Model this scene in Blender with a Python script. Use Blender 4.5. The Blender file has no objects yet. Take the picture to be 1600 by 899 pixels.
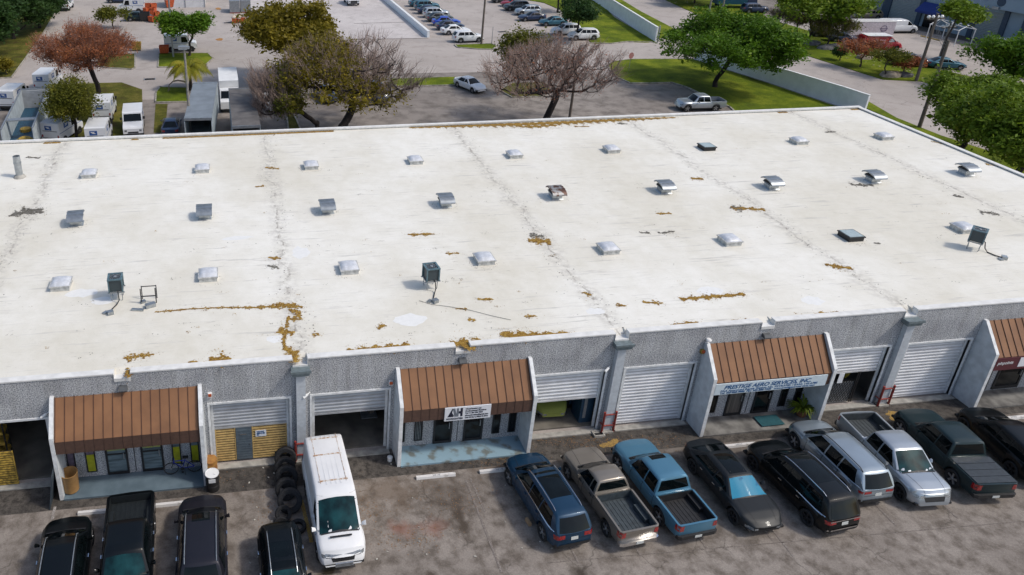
import bpy, bmesh, math, random
import numpy as np
from mathutils import Vector, Matrix
from mathutils.bvhtree import BVHTree
R = math.radians
scene = bpy.context.scene
col = scene.collection
# ------------------------------------------------------------------ camera
CAM = Vector((-2.436, -28.046, 26.641)); YAW, PIT, ROLL = 0.14122, 0.42587, 0.00683
F, PX, PY = 1201.77, 524.36, 300.0
fwd = Vector((math.sin(YAW)*math.cos(PIT), math.cos(YAW)*math.cos(PIT), -math.sin(PIT)))
rgt = Vector((math.cos(YAW), -math.sin(YAW), 0)); upv = rgt.cross(fwd)
r2 = math.cos(ROLL)*rgt + math.sin(ROLL)*upv; u2 = -math.sin(ROLL)*rgt + math.cos(ROLL)*upv
cd = bpy.data.cameras.new('camera'); cam = bpy.data.objects.new('camera', cd); col.objects.link(cam)
cam.matrix_world = Matrix(((r2.x, u2.x, -fwd.x, CAM.x), (r2.y, u2.y, -fwd.y, CAM.y), (r2.z, u2.z, -fwd.z, CAM.z), (0, 0, 0, 1)))
cd.sensor_width = 36; cd.lens = F*36/1600; cd.shift_x = (800-PX)/1600; cd.shift_y = (PY-449.5)/1600
cd.clip_end = 2000; cd.clip_start = .5
scene.camera = cam
# ------------------------------------------------------------------ sky, sun, exposure
SUN_EL, SUN_AZ = 51, -24          # azimuth measured from +x towards +y
w = bpy.data.worlds.new('World'); scene.world = w; w.use_nodes = True
nt = w.node_tree; bg = nt.nodes['Background']
sk = nt.nodes.new('ShaderNodeTexSky'); sk.sky_type = 'NISHITA'; sk.sun_disc = False
sk.sun_elevation = R(SUN_EL); sk.sun_rotation = R(90-SUN_AZ); sk.air_density = 1.1; sk.dust_density = 2.5; sk.ozone_density = 1.0
nt.links.new(sk.outputs[0], bg.inputs[0]); bg.inputs[1].default_value = .15
sd = bpy.data.lights.new('sun', 'SUN'); sd.energy = 2.05; sd.angle = R(6); sd.color = (1, .95, .87)
so = bpy.data.objects.new('sun', sd); col.objects.link(so); so.location = (60, 0, 80)
dv = Vector((math.cos(R(SUN_EL))*math.cos(R(SUN_AZ)), math.cos(R(SUN_EL))*math.sin(R(SUN_AZ)), math.sin(R(SUN_EL))))
so.rotation_euler = dv.to_track_quat('Z', 'Y').to_euler()
vs = scene.view_settings; vs.view_transform = 'Standard'; vs.look = 'None'; vs.gamma = 1; vs.exposure = 0.05; vs.use_curve_mapping = False
# ------------------------------------------------------------------ helpers
def ray(u, v):
    return fwd + (u-PX)/F*r2 - (v-PY)/F*u2
def G(u, v, z=0.0):
    d = ray(u, v); t = (z-CAM.z)/d.z; p = CAM + d*t; return Vector((p.x, p.y, z))
def FY(u, v, y=0.0):
    d = ray(u, v); t = (y-CAM.y)/d.y; return CAM + d*t
def PJ(p):
    q = Vector(p)-CAM; z = q.dot(fwd); return (PX+F*q.dot(r2)/z, PY-F*q.dot(u2)/z)
def HZ(b, v):
    lo, hi = 0., 60.
    for _ in range(40):
        m = (lo+hi)/2
        if PJ((b[0], b[1], m))[1] > v: lo = m
        else: hi = m
    return lo
def tag(o, label=None, cat=None, group=None, kind=None):
    if label: o['label'] = label
    if cat: o['category'] = cat
    if group: o['group'] = group
    if kind: o['kind'] = kind
    return o
def thing(name, label, cat, loc=(0, 0, 0), rz=0, group=None):
    o = bpy.data.objects.new(name, None); col.objects.link(o); o.location = loc; o.rotation_euler = (0, 0, rz)
    o.empty_display_size = .3
    return tag(o, label, cat, group)
def copy_tree(o, parent=None):
    c = o.copy(); col.objects.link(c); c.parent = parent
    for ch in list(o.children): copy_tree(ch, c)
    return c
class MB:
    def __init__(s): s.v = []; s.f = []; s.m = []
    def add(s, vs, fs, m=0):
        n = len(s.v); s.v += [tuple(a) for a in vs]; s.f += [tuple(i+n for i in f) for f in fs]; s.m += [m]*len(fs); return s
    def box(s, x0, x1, y0, y1, z0, z1, m=0):
        v = [(x0, y0, z0), (x1, y0, z0), (x1, y1, z0), (x0, y1, z0), (x0, y0, z1), (x1, y0, z1), (x1, y1, z1), (x0, y1, z1)]
        return s.add(v, [(0, 3, 2, 1), (4, 5, 6, 7), (0, 1, 5, 4), (1, 2, 6, 5), (2, 3, 7, 6), (3, 0, 4, 7)], m)
    def cbox(s, c, d, rz=0, m=0, rx=0, ry=0):
        M = Matrix.Translation(c) @ Matrix.Rotation(rz, 4, 'Z') @ Matrix.Rotation(ry, 4, 'Y') @ Matrix.Rotation(rx, 4, 'X')
        v = [M @ Vector((a*d[0]/2, b*d[1]/2, e*d[2]/2)) for a, b, e in [(-1, -1, -1), (1, -1, -1), (1, 1, -1), (-1, 1, -1), (-1, -1, 1), (1, -1, 1), (1, 1, 1), (-1, 1, 1)]]
        return s.add(v, [(0, 3, 2, 1), (4, 5, 6, 7), (0, 1, 5, 4), (1, 2, 6, 5), (2, 3, 7, 6), (3, 0, 4, 7)], m)
    def tube(s, pts, r, n=8, m=0, cap=True):
        pts = [Vector(p) for p in pts]; rs = r if isinstance(r, (list, tuple)) else [r]*len(pts)
        base = len(s.v); fs = []; vs = []
        for i, p in enumerate(pts):
            d = (pts[min(i+1, len(pts)-1)]-pts[max(i-1, 0)])
            d = d.normalized() if d.length > 1e-9 else Vector((0, 0, 1))
            a = d.orthogonal().normalized() if i == 0 else (pa - d*pa.dot(d)).normalized()
            pa = a; b = d.cross(a)
            for k in range(n):
                t = 2*math.pi*k/n; vs.append(p + (a*math.cos(t)+b*math.sin(t))*rs[i])
        for i in range(len(pts)-1):
            for k in range(n):
                fs.append((i*n+k, i*n+(k+1) % n, (i+1)*n+(k+1) % n, (i+1)*n+k))
        if cap: fs.append(tuple(range(n-1, -1, -1))); fs.append(tuple((len(pts)-1)*n+k for k in range(n)))
        return s.add(vs, fs, m)
    def lathe(s, prof, n=20, c=(0, 0, 0), axis='Z', m=0, close=False, caps=(1, 1)):
        vs = []; fs = []; c = Vector(c)
        for r, h in prof:
            for k in range(n):
                t = 2*math.pi*k/n; a, b = r*math.cos(t), r*math.sin(t)
                vs.append(c + (Vector((a, b, h)) if axis == 'Z' else Vector((a, h, b)) if axis == 'Y' else Vector((h, a, b))))
        P = len(prof)
        for i in range(P if close else P-1):
            j = (i+1) % P
            for k in range(n):
                fs.append((i*n+k, i*n+(k+1) % n, j*n+(k+1) % n, j*n+k))
        if not close:
            if caps[0]: fs.append(tuple(range(n-1, -1, -1)))
            if caps[1]: fs.append(tuple((P-1)*n+k for k in range(n)))
        return s.add(vs, fs, m)
    def prism(s, poly, a0, a1, axis='X', m=0):
        def P(p, a): return (a, p[0], p[1]) if axis == 'X' else (p[0], a, p[1]) if axis == 'Y' else (p[0], p[1], a)
        n = len(poly); vs = [P(p, a0) for p in poly]+[P(p, a1) for p in poly]
        fs = [tuple(range(n)), tuple(range(2*n-1, n-1, -1))]+[(i, i+n, (i+1) % n+n, (i+1) % n) for i in range(n)]
        return s.add(vs, fs, m)
    def build(s, name, mats, parent=None, smooth=None, loc=None, rz=0):
        me = bpy.data.meshes.new(name); me.from_pydata(s.v, [], s.f)
        mats = mats if isinstance(mats, (list, tuple)) else [mats]
        for m in mats: me.materials.append(m)
        if len(mats) > 1: me.polygons.foreach_set('material_index', s.m)
        bm = bmesh.new(); bm.from_mesh(me); bmesh.ops.recalc_face_normals(bm, faces=bm.faces); bm.to_mesh(me); bm.free()
        if smooth is not None:
            me.shade_smooth()
            if smooth < 179: me.set_sharp_from_angle(angle=R(smooth))
        o = bpy.data.objects.new(name, me); col.objects.link(o); o.parent = parent
        if loc is not None: o.location = loc
        o.rotation_euler = (0, 0, rz)
        return o
def sheet(name, poly, z, m, kind='structure', label=None, cat=None, th=None, parent=None):
    b = MB(); n = len(poly)
    if th: b.prism([(p[0], p[1]) for p in poly], z, z+th, 'Z')
    else: b.add([(p[0], p[1], z) for p in poly], [tuple(range(n))])
    o = b.build(name, m, parent)
    if kind: o['kind'] = kind
    return tag(o, label, cat)
# ------------------------------------------------------------------ materials
MATS = {}
def nodes(name):
    m = bpy.data.materials.new(name); m.use_nodes = True; t = m.node_tree
    return m, t, t.nodes['Principled BSDF'], (lambda k: t.nodes.new('ShaderNode'+k)), t.links.new
def pm(name, c, rough=.6, metal=0, var=.12, scale=6, coat=0, bump=0, bscale=40, c2=None, spec=.5, stretch=None, coord='Object', detail=5, lo=.35, hi=.65):
    """principled material with noise between two tones of its own colour"""
    m, t, B, N, L = nodes(name)
    c = tuple(c)
    c2 = c2 or tuple(min(1, x*(1-2*var)) for x in c); c1 = tuple(min(1, x*(1+var)) for x in c) if c2 is None else c
    tc = N('TexCoord'); no = N('TexNoise'); no.inputs['Scale'].default_value = scale; no.inputs['Detail'].default_value = detail
    src = tc.outputs[coord]
    if stretch:
        mp = N('Mapping'); mp.inputs['Scale'].default_value = stretch; L(src, mp.inputs[0]); src = mp.outputs[0]
    L(src, no.inputs['Vector'])
    cr = N('ValToRGB'); cr.color_ramp.elements[0].position = lo; cr.color_ramp.elements[1].position = hi
    cr.color_ramp.elements[0].color = (*c2, 1); cr.color_ramp.elements[1].color = (*c1, 1)
    L(no.outputs['Fac'], cr.inputs[0]); L(cr.outputs[0], B.inputs['Base Color'])
    B.inputs['Roughness'].default_value = rough; B.inputs['Metallic'].default_value = metal
    B.inputs['Coat Weight'].default_value = coat; B.inputs['Coat Roughness'].default_value = .04
    B.inputs['Specular IOR Level'].default_value = spec
    if bump:
        n2 = N('TexNoise'); n2.inputs['Scale'].default_value = bscale; n2.inputs['Detail'].default_value = 4; L(src, n2.inputs['Vector'])
        bp = N('Bump'); bp.inputs['Strength'].default_value = bump; bp.inputs['Distance'].default_value = .02
        L(n2.outputs['Fac'], bp.inputs['Height']); L(bp.outputs[0], B.inputs['Normal'])
    MATS[name] = m; return m
def paint(name, c, metal=.0, rough=.38, coat=.45):
    m = pm(name, c, rough=rough, metal=metal, var=.04, scale=1.5, coat=coat, spec=.3); return m
M = {}
M['glass'] = pm('car_glass', (.004, .007, .008), rough=.03, var=.3, scale=1.2, spec=.28)
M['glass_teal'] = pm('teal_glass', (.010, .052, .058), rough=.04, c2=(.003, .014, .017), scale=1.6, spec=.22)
M['winglass'] = pm('window_glass', (.010, .012, .014), rough=.05, var=.4, scale=1.5, spec=.35)
M['rubber'] = pm('rubber', (.022, .022, .024), rough=.8, var=.3, scale=9)
M['black'] = pm('black_plastic', (.02, .02, .022), rough=.55, var=.2)
M['chrome'] = pm('chrome', (.75, .76, .78), rough=.18, metal=1, var=.05)
M['rim'] = pm('alloy', (.5, .51, .53), rough=.35, metal=.8)
M['rimdark'] = pm('dark_alloy', (.06, .06, .065), rough=.35, metal=.7)
M['lampw'] = pm('headlamp_lens', (.30, .32, .34), rough=.15, metal=.3, coat=.3, var=.25, scale=12)
M['lampr'] = pm('tail_lamp_lens', (.38, .012, .015), rough=.15, coat=1, var=.3, scale=14)
M['seam'] = pm('seam_shadow_gap', (.012, .012, .013), rough=.9)
M['plate'] = pm('number_plate', (.6, .62, .6), rough=.5, scale=30)
M['white'] = pm('white_paint', (.78, .78, .77), rough=.45, var=.05, scale=2)
M['conc'] = pm('concrete', (.42, .40, .36), rough=.9, var=.18, scale=3, bump=.2)
M['kerb'] = pm('kerb_concrete', (.40, .37, .31), rough=.9, var=.25, scale=2.5)
M['metalg'] = pm('grey_steel', (.36, .38, .40), rough=.45, metal=.6, var=.12)
M['galv'] = pm('galvanised', (.45, .48, .50), rough=.4, metal=.75, var=.15, scale=4)
M['wood'] = pm('pole_wood', (.17, .14, .115), rough=.9, var=.25, scale=5, stretch=(3, 3, .3))
M['polec'] = pm('concrete_pole', (.30, .28, .25), rough=.9, var=.15)
M['red'] = pm('red_steel', (.33, .045, .035), rough=.6, var=.3, scale=8)
M['yellow'] = pm('yellow_paint', (.55, .36, .06), rough=.7, var=.35, scale=7)
M['orange'] = pm('orange_plastic', (.55, .10, .025), rough=.55, var=.2)
M['bluepanel'] = pm('blue_plastic', (.02, .09, .16), rough=.45, var=.35, scale=6)
_st = lambda u, v, rx, ry, c, s: (G(u, v).x, G(u, v).y, rx, ry, c, s)
DK = (.075, .058, .045); RD = (.23, .10, .07); BR = (.13, .09, .06)
STAINS = [_st(720, 812, .30, 1.2, (.06, .045, .033), .9), _st(905, 895, .35, .55, (.05, .04, .03), .9), _st(672, 898, .3, .22, DK, .9), _st(514, 893, .45, .2, (.06, .045, .02), .9), _st(628, 827, .6, .4, RD, .6), _st(676, 824, .55, .5, RD, .6),
  _st(560, 722, 1.9, 1.1, DK, .6), _st(695, 775, 1.5, 1.5, DK, .6), _st(1010, 700, 3.2, 1.2, DK, .42), _st(870, 690, 2.2, .9, DK, .6), _st(610, 770, 1.6, 1.0, BR, .5), _st(40, 765, 2.0, 1.4, DK, .42), _st(380, 745, 2.5, 1.0, BR, .35), _st(990, 690, 1.0, .5, (.30, .16, .04), .5), _st(930, 705, .8, .4, RD, .5), _st(1130, 800, 1.2, 1.8, DK, .35), _st(490, 800, .8, 1.8, DK, .35), _st(790, 720, 2.0, .8, BR, .5)]
# ------------------------------------------------------------------ ground materials
def asphalt(name, c1, c2, c3, crack=.6, scale=.12, blotch=.35, stains=()):
    m, t, B, N, L = nodes(name)
    tc = N('TexCoord')
    def noise(s, d=6, r=.55, vec=None):
        n = N('TexNoise'); n.inputs['Scale'].default_value = s; n.inputs['Detail'].default_value = d; n.inputs['Roughness'].default_value = r
        L(vec or tc.outputs['Object'], n.inputs['Vector']); return n.outputs['Fac']
    def ramp(f, a, b, ca, cb):
        r = N('ValToRGB'); r.color_ramp.elements[0].position = a; r.color_ramp.elements[1].position = b
        r.color_ramp.elements[0].color = (*ca, 1); r.color_ramp.elements[1].color = (*cb, 1); L(f, r.inputs[0]); return r.outputs[0]
    def mix(f, a, b, mode='MIX'):
        x = N('Mix'); x.data_type = 'RGBA'; x.blend_type = mode
        if isinstance(f, float): x.inputs[0].default_value = f
        else: L(f, x.inputs[0])
        L(a, x.inputs[6]); L(b, x.inputs[7]); return x.outputs[2]
    base = ramp(noise(scale, 8, .62), .36, .64, c1, c2)
    spots = ramp(noise(scale*7, 6, .6), blotch, blotch+.22, (0, 0, 0), (1, 1, 1))
    dark = N('RGB'); dark.outputs[0].default_value = (*c3, 1)
    col1 = mix(spots, dark.outputs[0], base)
    fine = ramp(noise(14, 3, .7), .25, .75, (.72, .72, .72), (1.12, 1.12, 1.12))
    col2 = mix(1.0, col1, fine, 'MULTIPLY')
    grit = ramp(noise(60, 2, .7), .3, .7, (.8, .8, .8), (1.15, 1.15, 1.15))
    col2 = mix(1.0, col2, grit, 'MULTIPLY')
    if crack:
        vo = N('TexVoronoi'); vo.feature = 'DISTANCE_TO_EDGE'; vo.inputs['Scale'].default_value = .45
        wn = N('TexNoise'); wn.inputs['Scale'].default_value = 1.4; wn.inputs['Detail'].default_value = 5; L(tc.outputs['Object'], wn.inputs['Vector'])
        va = N('VectorMath'); va.operation = 'ADD'; L(tc.outputs['Object'], va.inputs[0]); L(wn.outputs['Color'], va.inputs[1]); L(va.outputs[0], vo.inputs['Vector'])
        cm = ramp(vo.outputs['Distance'], .004, .016, (1, 1, 1), (0, 0, 0))
        msk = ramp(noise(.25, 3), .5, .58, (0, 0, 0), (crack,)*3)
        mm = mix(1.0, cm, msk, 'MULTIPLY')
        dk = N('RGB'); dk.outputs[0].default_value = (.035, .03, .025, 1)
        col2 = mix(mm, col2, dk.outputs[0])
    if stains:
        sn = noise(1.1, 7, .65)
        for (x, y, rx, ry, cc, st) in stains:
            mp = N('Mapping'); mp.vector_type = 'POINT'; mp.inputs['Location'].default_value = (-x/rx, -y/ry, 0); mp.inputs['Scale'].default_value = (1/rx, 1/ry, 0); L(tc.outputs['Object'], mp.inputs[0])
            ln = N('VectorMath'); ln.operation = 'LENGTH'; L(mp.outputs[0], ln.inputs[0])
            ad = N('Math'); ad.operation = 'MULTIPLY_ADD'; ad.inputs[1].default_value = 3.2; L(sn, ad.inputs[0]); L(ln.outputs['Value'], ad.inputs[2])
            f = ramp(ad.outputs[0], 2.05/1, 2.75/1, (st,)*3, (0, 0, 0)) if False else None
            mr = N('MapRange'); mr.inputs['From Min'].default_value = 1.9; mr.inputs['From Max'].default_value = 2.9; mr.inputs['To Min'].default_value = st; mr.inputs['To Max'].default_value = 0; L(ad.outputs[0], mr.inputs['Value'])
            c_ = N('RGB'); c_.outputs[0].default_value = (*cc, 1); mx = mix(1.0, c_.outputs[0], grit, 'MULTIPLY'); col2 = mix(mr.outputs[0], col2, mx)
    L(col2, B.inputs['Base Color']); B.inputs['Roughness'].default_value = .92; B.inputs['Specular IOR Level'].default_value = .25
    bp = N('Bump'); bp.inputs['Strength'].default_value = .35; bp.inputs['Distance'].default_value = .01
    L(noise(45, 3, .7), bp.inputs['Height']); L(bp.outputs[0], B.inputs['Normal'])
    return m
M['lot'] = asphalt('front_lot_asphalt', (.225, .195, .170), (.315, .277, .243), (.140, .117, .098), .45, .22, .35, STAINS)
M['band'] = asphalt('dark_asphalt_and_shade', (.075, .067, .06), (.13, .115, .10), (.045, .04, .036), .3, .5)
M['road'] = asphalt('worn_road_asphalt', (.39, .345, .312), (.48, .43, .395), (.35, .31, .28), .35, .07, .28)
M['lot2'] = asphalt('back_lot_asphalt', (.23, .20, .178), (.32, .285, .255), (.17, .148, .13), .5, .09, .34)
M['dock'] = asphalt('loading_concrete', (.52, .475, .455), (.62, .575, .55), (.45, .41, .39), .3, .09, .28)
M['stain'] = asphalt('oil_stain', (.06, .045, .035), (.10, .08, .06), (.04, .03, .025), 0, 1.0)
M['redstain'] = asphalt('red_dust_stain', (.22, .12, .09), (.24, .15, .12), (.17, .11, .09), 0, 1.0)
def grassmat(name, c1, c2, c3, s=.25):
    m, t, B, N, L = nodes(name); tc = N('TexCoord')
    n1 = N('TexNoise'); n1.inputs['Scale'].default_value = s; n1.inputs['Detail'].default_value = 8; n1.inputs['Roughness'].default_value = .65; L(tc.outputs['Object'], n1.inputs['Vector'])
    r = N('ValToRGB'); e = r.color_ramp.elements; e[0].position = .32; e[0].color = (*c3, 1); e[1].position = .62; e[1].color = (*c2, 1)
    k = e.new(.48); k.color = (*c1, 1); L(n1.outputs['Fac'], r.inputs[0])
    n2 = N('TexNoise'); n2.inputs['Scale'].default_value = 9; n2.inputs['Detail'].default_value = 5; L(tc.outputs['Object'], n2.inputs['Vector'])
    r2_ = N('ValToRGB'); r2_.color_ramp.elements[0].position = .3; r2_.color_ramp.elements[0].color = (.6, .6, .6, 1); r2_.color_ramp.elements[1].position = .7; r2_.color_ramp.elements[1].color = (1.25, 1.25, 1.25, 1)
    L(n2.outputs['Fac'], r2_.inputs[0])
    x = N('Mix'); x.data_type = 'RGBA'; x.blend_type = 'MULTIPLY'; x.inputs[0].default_value = 1; L(r.outputs[0], x.inputs[6]); L(r2_.outputs[0], x.inputs[7])
    L(x.outputs[2], B.inputs['Base Color']); B.inputs['Roughness'].default_value = .95; B.inputs['Specular IOR Level'].default_value = .1
    bp = N('Bump'); bp.inputs['Strength'].default_value = .8; bp.inputs['Distance'].default_value = .06; L(n2.outputs['Fac'], bp.inputs['Height']); L(bp.outputs[0], B.inputs['Normal'])
    return m
M['grass'] = grassmat('lawn_grass', (.105, .145, .010), (.19, .22, .018), (.065, .085, .012))
M['grassb'] = grassmat('dry_grass', (.085, .09, .015), (.15, .13, .03), (.07, .05, .02), .5)
# ------------------------------------------------------------------ ground
g = MB(); g.add([(-500, -300, 0), (700, -300, 0), (700, 900, 0), (-500, 900, 0)], [(0, 1, 2, 3)]); g.build('ground', M['road'])['kind'] = 'structure'
sheet('front_parking_lot', [(-60, -40), (90, -40), (90, 0), (-60, 0)], .004, M['lot'])
gp = lambda pts, z=0: [G(u, v, z) for u, v in pts]
sheet('back_parking_lot', [(-40, 28), (61, 28), (63, 43), (60, 52), (56, 58), (50, 59), (44, 62), (40, 64), (14, 65.5), (4, 60), (-8, 57.5), (-40, 60)], .004, M['lot2'])
sheet('loading_area', gp([(380, 0), (600, 0), (669, 60), (545, 62), (470, 70), (400, 40)]), .006, M['dock'])
sheet('loading_area', [G(u, v) for u, v in [(330, -40), (585, -40), (600, 0), (380, 0)]], .006, M['dock'])
for (a, b_) in [((553, 37), (632, 35)), ((545, 62), (669, 60))]:
    p, q = G(*a), G(*b_); mb = MB(); mb.cbox(((p+q)/2)+Vector((0, 0, .012)), ((p-q).length, .18, .006), math.atan2((q-p).y, (q-p).x)); mb.build('joint_line', M['stain'])['kind'] = 'structure'
sheet('side_lot', gp([(1340, 30), (1600, 95), (1700, 118), (1700, -60), (1150, -60), (1040, 0), (1120, 0), (1200, 30)]), .006, M['lot2'])
def lawn(px, m='grass', name='lawn', kerb=True, world=False, h=.09):
    pts = [Vector((p[0], p[1], 0)) for p in px] if world else gp(px)
    sheet(name, pts, 0, M[m], th=h)
    if kerb:
        k = MB(); n = len(pts)
        c = sum(pts, Vector())/n
        for i in range(n):
            a, b = pts[i], pts[(i+1) % n]; d = b-a
            if d.length < .05: continue
            k.cbox((a+b)/2+Vector((0, 0, .065)), (d.length+.14, .16, .13), math.atan2(d.y, d.x))
        k.build('kerb', M['kerb'])['kind'] = 'structure'
lawn([(-40, -20), (92, -20), (84, 25), (66, 55), (40, 92), (18, 122), (-60, 128)], 'grassb')
lawn([(152, 85), (211, 85), (211, 107), (205, 109), (170, 107), (152, 104)], 'grassb')
lawn([(248, 84), (325, 84), (333, 92), (322, 102), (300, 105), (247, 106)])
lawn([(244, 145), (250, 137), (292, 138), (296, 160), (243, 161)])
sheet('dirt_strip', gp([(243, 163), (262, 163), (258, 208), (240, 208)]), .02, M['grassb'])
lawn([(78, 133), (190, 130), (222, 141), (224, 215), (60, 215)], 'grassb', kerb=False)
lawn([(447, 172), (456, 172), (475, 215), (452, 215)], 'grassb')
lawn([(611, 124), (712, 121), (712, 134), (625, 136), (607, 133)])
lawn([(800, 131), (848, 129), (860, 136), (859, 145), (845, 152), (800, 153), (780, 142)], 'grassb')
lawn([(710, 71), (768, 69), (776, 73), (770, 78), (748, 77.5), (715, 75)])
lawn([(780, -60), (905, -60), (922, -12), (960, 28), (1024, 66), (1010, 67), (980, 66), (955, 68), (930, 69), (922, 66), (900, 45), (885, 20), (850, 5), (820, 0)], kerb=False)
kb = MB()
for a, b in [((922, 68), (955, 69)), ((955, 69), (980, 66)), ((980, 66), (1020, 66.5))]:
    p, q = G(*a), G(*b); kb.cbox((p+q)/2+Vector((0, 0, .07)), ((q-p).length, .18, .14), math.atan2((q-p).y, (q-p).x))
kb.build('kerb', M['kerb'])['kind'] = 'structure'
lawn([(950, 103), (958, 97), (985, 93.5), (1080, 93), (1200, 131), (1320, 172), (1330, 200), (1190, 215), (1140, 168), (1100, 150), (1075, 138), (1050, 130), (1015, 131), (985, 131), (965, 122), (953, 111)])
lawn([(928, -12), (958, -8), (1000, 18), (1052, 45), (1030, 62), (1000, 44)], kerb=False)
lawn([(1096, 86), (1170, 103), (1215, 112), (1260, 126), (1268, 133), (1240, 133), (1180, 115)], kerb=False)
lawn([(1272, 141), (1300, 139), (1340, 150), (1400, 185), (1470, 213), (1600, 255), (1640, 310), (1560, 270), (1440, 210), (1345, 166), (1310, 163)], kerb=False)
lawn([(1020, -30), (1130, -30), (1200, 30), (1300, 60), (1345, 74), (1420, 98), (1460, 108), (1600, 140), (1700, 165), (1700, 190), (1600, 175), (1440, 128), (1380, 125), (1300, 100), (1240, 81), (1140, 45), (1060, 10), (1022, -8)], 'grass', kerb=False)
# leaves and pale flowers dotted along the verges
fl = MB(); rnd = random.Random(5)
for _ in range(150):
    t = rnd.random(); s = rnd.random()
    a = Vector((1040, 4)).lerp(Vector((1430, 128)), t); q = G(a.x+rnd.uniform(-6, 14), a.y-3-rnd.random()*9)
    fl.cbox((q.x, q.y, .12), (rnd.uniform(.1, .3), rnd.uniform(.1, .2), .05), rnd.random()*3)
fl.build('fallen_blossom', pm('blossom', (.55, .52, .25), var=.3))['kind'] = 'stuff'
# front strip details
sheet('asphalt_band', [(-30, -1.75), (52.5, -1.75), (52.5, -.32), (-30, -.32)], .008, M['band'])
def blob(cx, cy, rx, ry, z, m, name, seed=0, n=26, j=.35):
    r_ = random.Random(seed); pts = []
    ph = [r_.uniform(0, 6.28) for _ in range(4)]
    for k in range(n):
        t = 2*math.pi*k/n; q = 1+j*(.5*math.sin(2*t+ph[0])+.35*math.sin(3*t+ph[1])+.3*math.sin(5*t+ph[2])+r_.uniform(-.2, .2))
        pts.append((cx+rx*q*math.cos(t), cy+ry*q*math.sin(t)))
    return sheet(name, pts, z, m)
# painted lines
M['faded'] = asphalt('faded_white_line', (.38, .35, .32), (.62, .60, .57), (.25, .22, .2), 0, 2.5, .45)
M['fyellow'] = asphalt('faded_yellow_line', (.45, .27, .05), (.52, .34, .08), (.25, .17, .08), 0, 3, .42)
def line(a, b, wd, m, z=.014, name='painted_line'):
    p, q = G(*a), G(*b); d = q-p; mb = MB(); mb.cbox((p+q)/2+Vector((0, 0, z)), (d.length, wd, .003), math.atan2(d.y, d.x)); o = mb.build(name, m); o['kind'] = 'structure'; return o
line((86, 792), (82, 812), .12, M['faded'])
line((471, 782), (487, 848), .16, M['fyellow'], name='painted_yellow_line')
M['lotd'] = asphalt('old_joint', (.17, .15, .13), (.24, .21, .19), (.13, .11, .1), 0, 2.)
M['vfaded'] = asphalt('worn_line', (.30, .27, .24), (.42, .39, .36), (.2, .17, .15), 0, 2.5, .5)
for a, b in [((735, 748), (758, 800)), ((1197, 815), (1240, 870)), ((855, 880), (1600, 815))]: line(a, b, .1 if a[0] != 855 else .03, M['vfaded'] if a[0] != 855 else M['lotd'], .013)
# paint splashes and leaf-yellow spill by the downspouts
for px, s_ in [((955, 694), 21), ((1396, 649), 22), ((1470, 668), 23)]:
    c = G(*px); blob(c.x, c.y, .4, .28, .017, M['fyellow'], 'yellow_spill', s_, 24, .7)
# ------------------------------------------------------------------ warehouse
T = 15.24; H = 5.72; RZ = 5.60; XL, XR_, YB = -36.0, 52.5, 30.0
def stucco():
    m, t, B, N, L = nodes('pebble_dash_wall'); tc = N('TexCoord')
    n = N('TexNoise'); n.inputs['Scale'].default_value = 19; n.inputs['Detail'].default_value = 3; n.inputs['Roughness'].default_value = .8; L(tc.outputs['Object'], n.inputs['Vector'])
    r = N('ValToRGB'); e = r.color_ramp.elements; e[0].position = .36; e[0].color = (.06, .07, .08, 1); e[1].position = .64; e[1].color = (.66, .66, .65, 1); k = e.new(.48); k.color = (.33, .335, .345, 1)
    L(n.outputs['Fac'], r.inputs[0])
    n2 = N('TexNoise'); n2.inputs['Scale'].default_value = .8; n2.inputs['Detail'].default_value = 5; L(tc.outputs['Object'], n2.inputs['Vector'])
    r_ = N('ValToRGB'); r_.color_ramp.elements[0].color = (.80, .80, .82, 1); r_.color_ramp.elements[0].position = .3; r_.color_ramp.elements[1].color = (1.1, 1.1, 1.1, 1); r_.color_ramp.elements[1].position = .6; L(n2.outputs['Fac'], r_.inputs[0])
    x = N('Mix'); x.data_type = 'RGBA'; x.blend_type = 'MULTIPLY'; x.inputs[0].default_value = 1; L(r.outputs[0], x.inputs[6]); L(r_.outputs[0], x.inputs[7])
    mp = N('Mapping'); mp.inputs['Scale'].default_value = (2.2, 2.2, .16); L(tc.outputs['Object'], mp.inputs[0]); n3 = N('TexNoise'); n3.inputs['Scale'].default_value = 1.6; n3.inputs['Detail'].default_value = 7; n3.inputs['Roughness'].default_value = .7; L(mp.outputs[0], n3.inputs['Vector'])
    r3 = N('ValToRGB'); r3.color_ramp.elements[0].position = .36; r3.color_ramp.elements[0].color = (.86, .855, .84, 1); r3.color_ramp.elements[1].position = .56; r3.color_ramp.elements[1].color = (1.04, 1.04, 1.05, 1); L(n3.outputs['Fac'], r3.inputs[0])
    x2 = N('Mix'); x2.data_type = 'RGBA'; x2.blend_type = 'MULTIPLY'; x2.inputs[0].default_value = 1; L(x.outputs[2], x2.inputs[6]); L(r3.outputs[0], x2.inputs[7])
    L(x2.outputs[2], B.inputs['Base Color']); B.inputs['Roughness'].default_value = .9
    bp = N('Bump'); bp.inputs['Strength'].default_value = .5; bp.inputs['Distance'].default_value = .03; L(n.outputs['Fac'], bp.inputs['Height']); L(bp.outputs[0], B.inputs['Normal'])
    return m
M['stucco'] = stucco()
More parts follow.
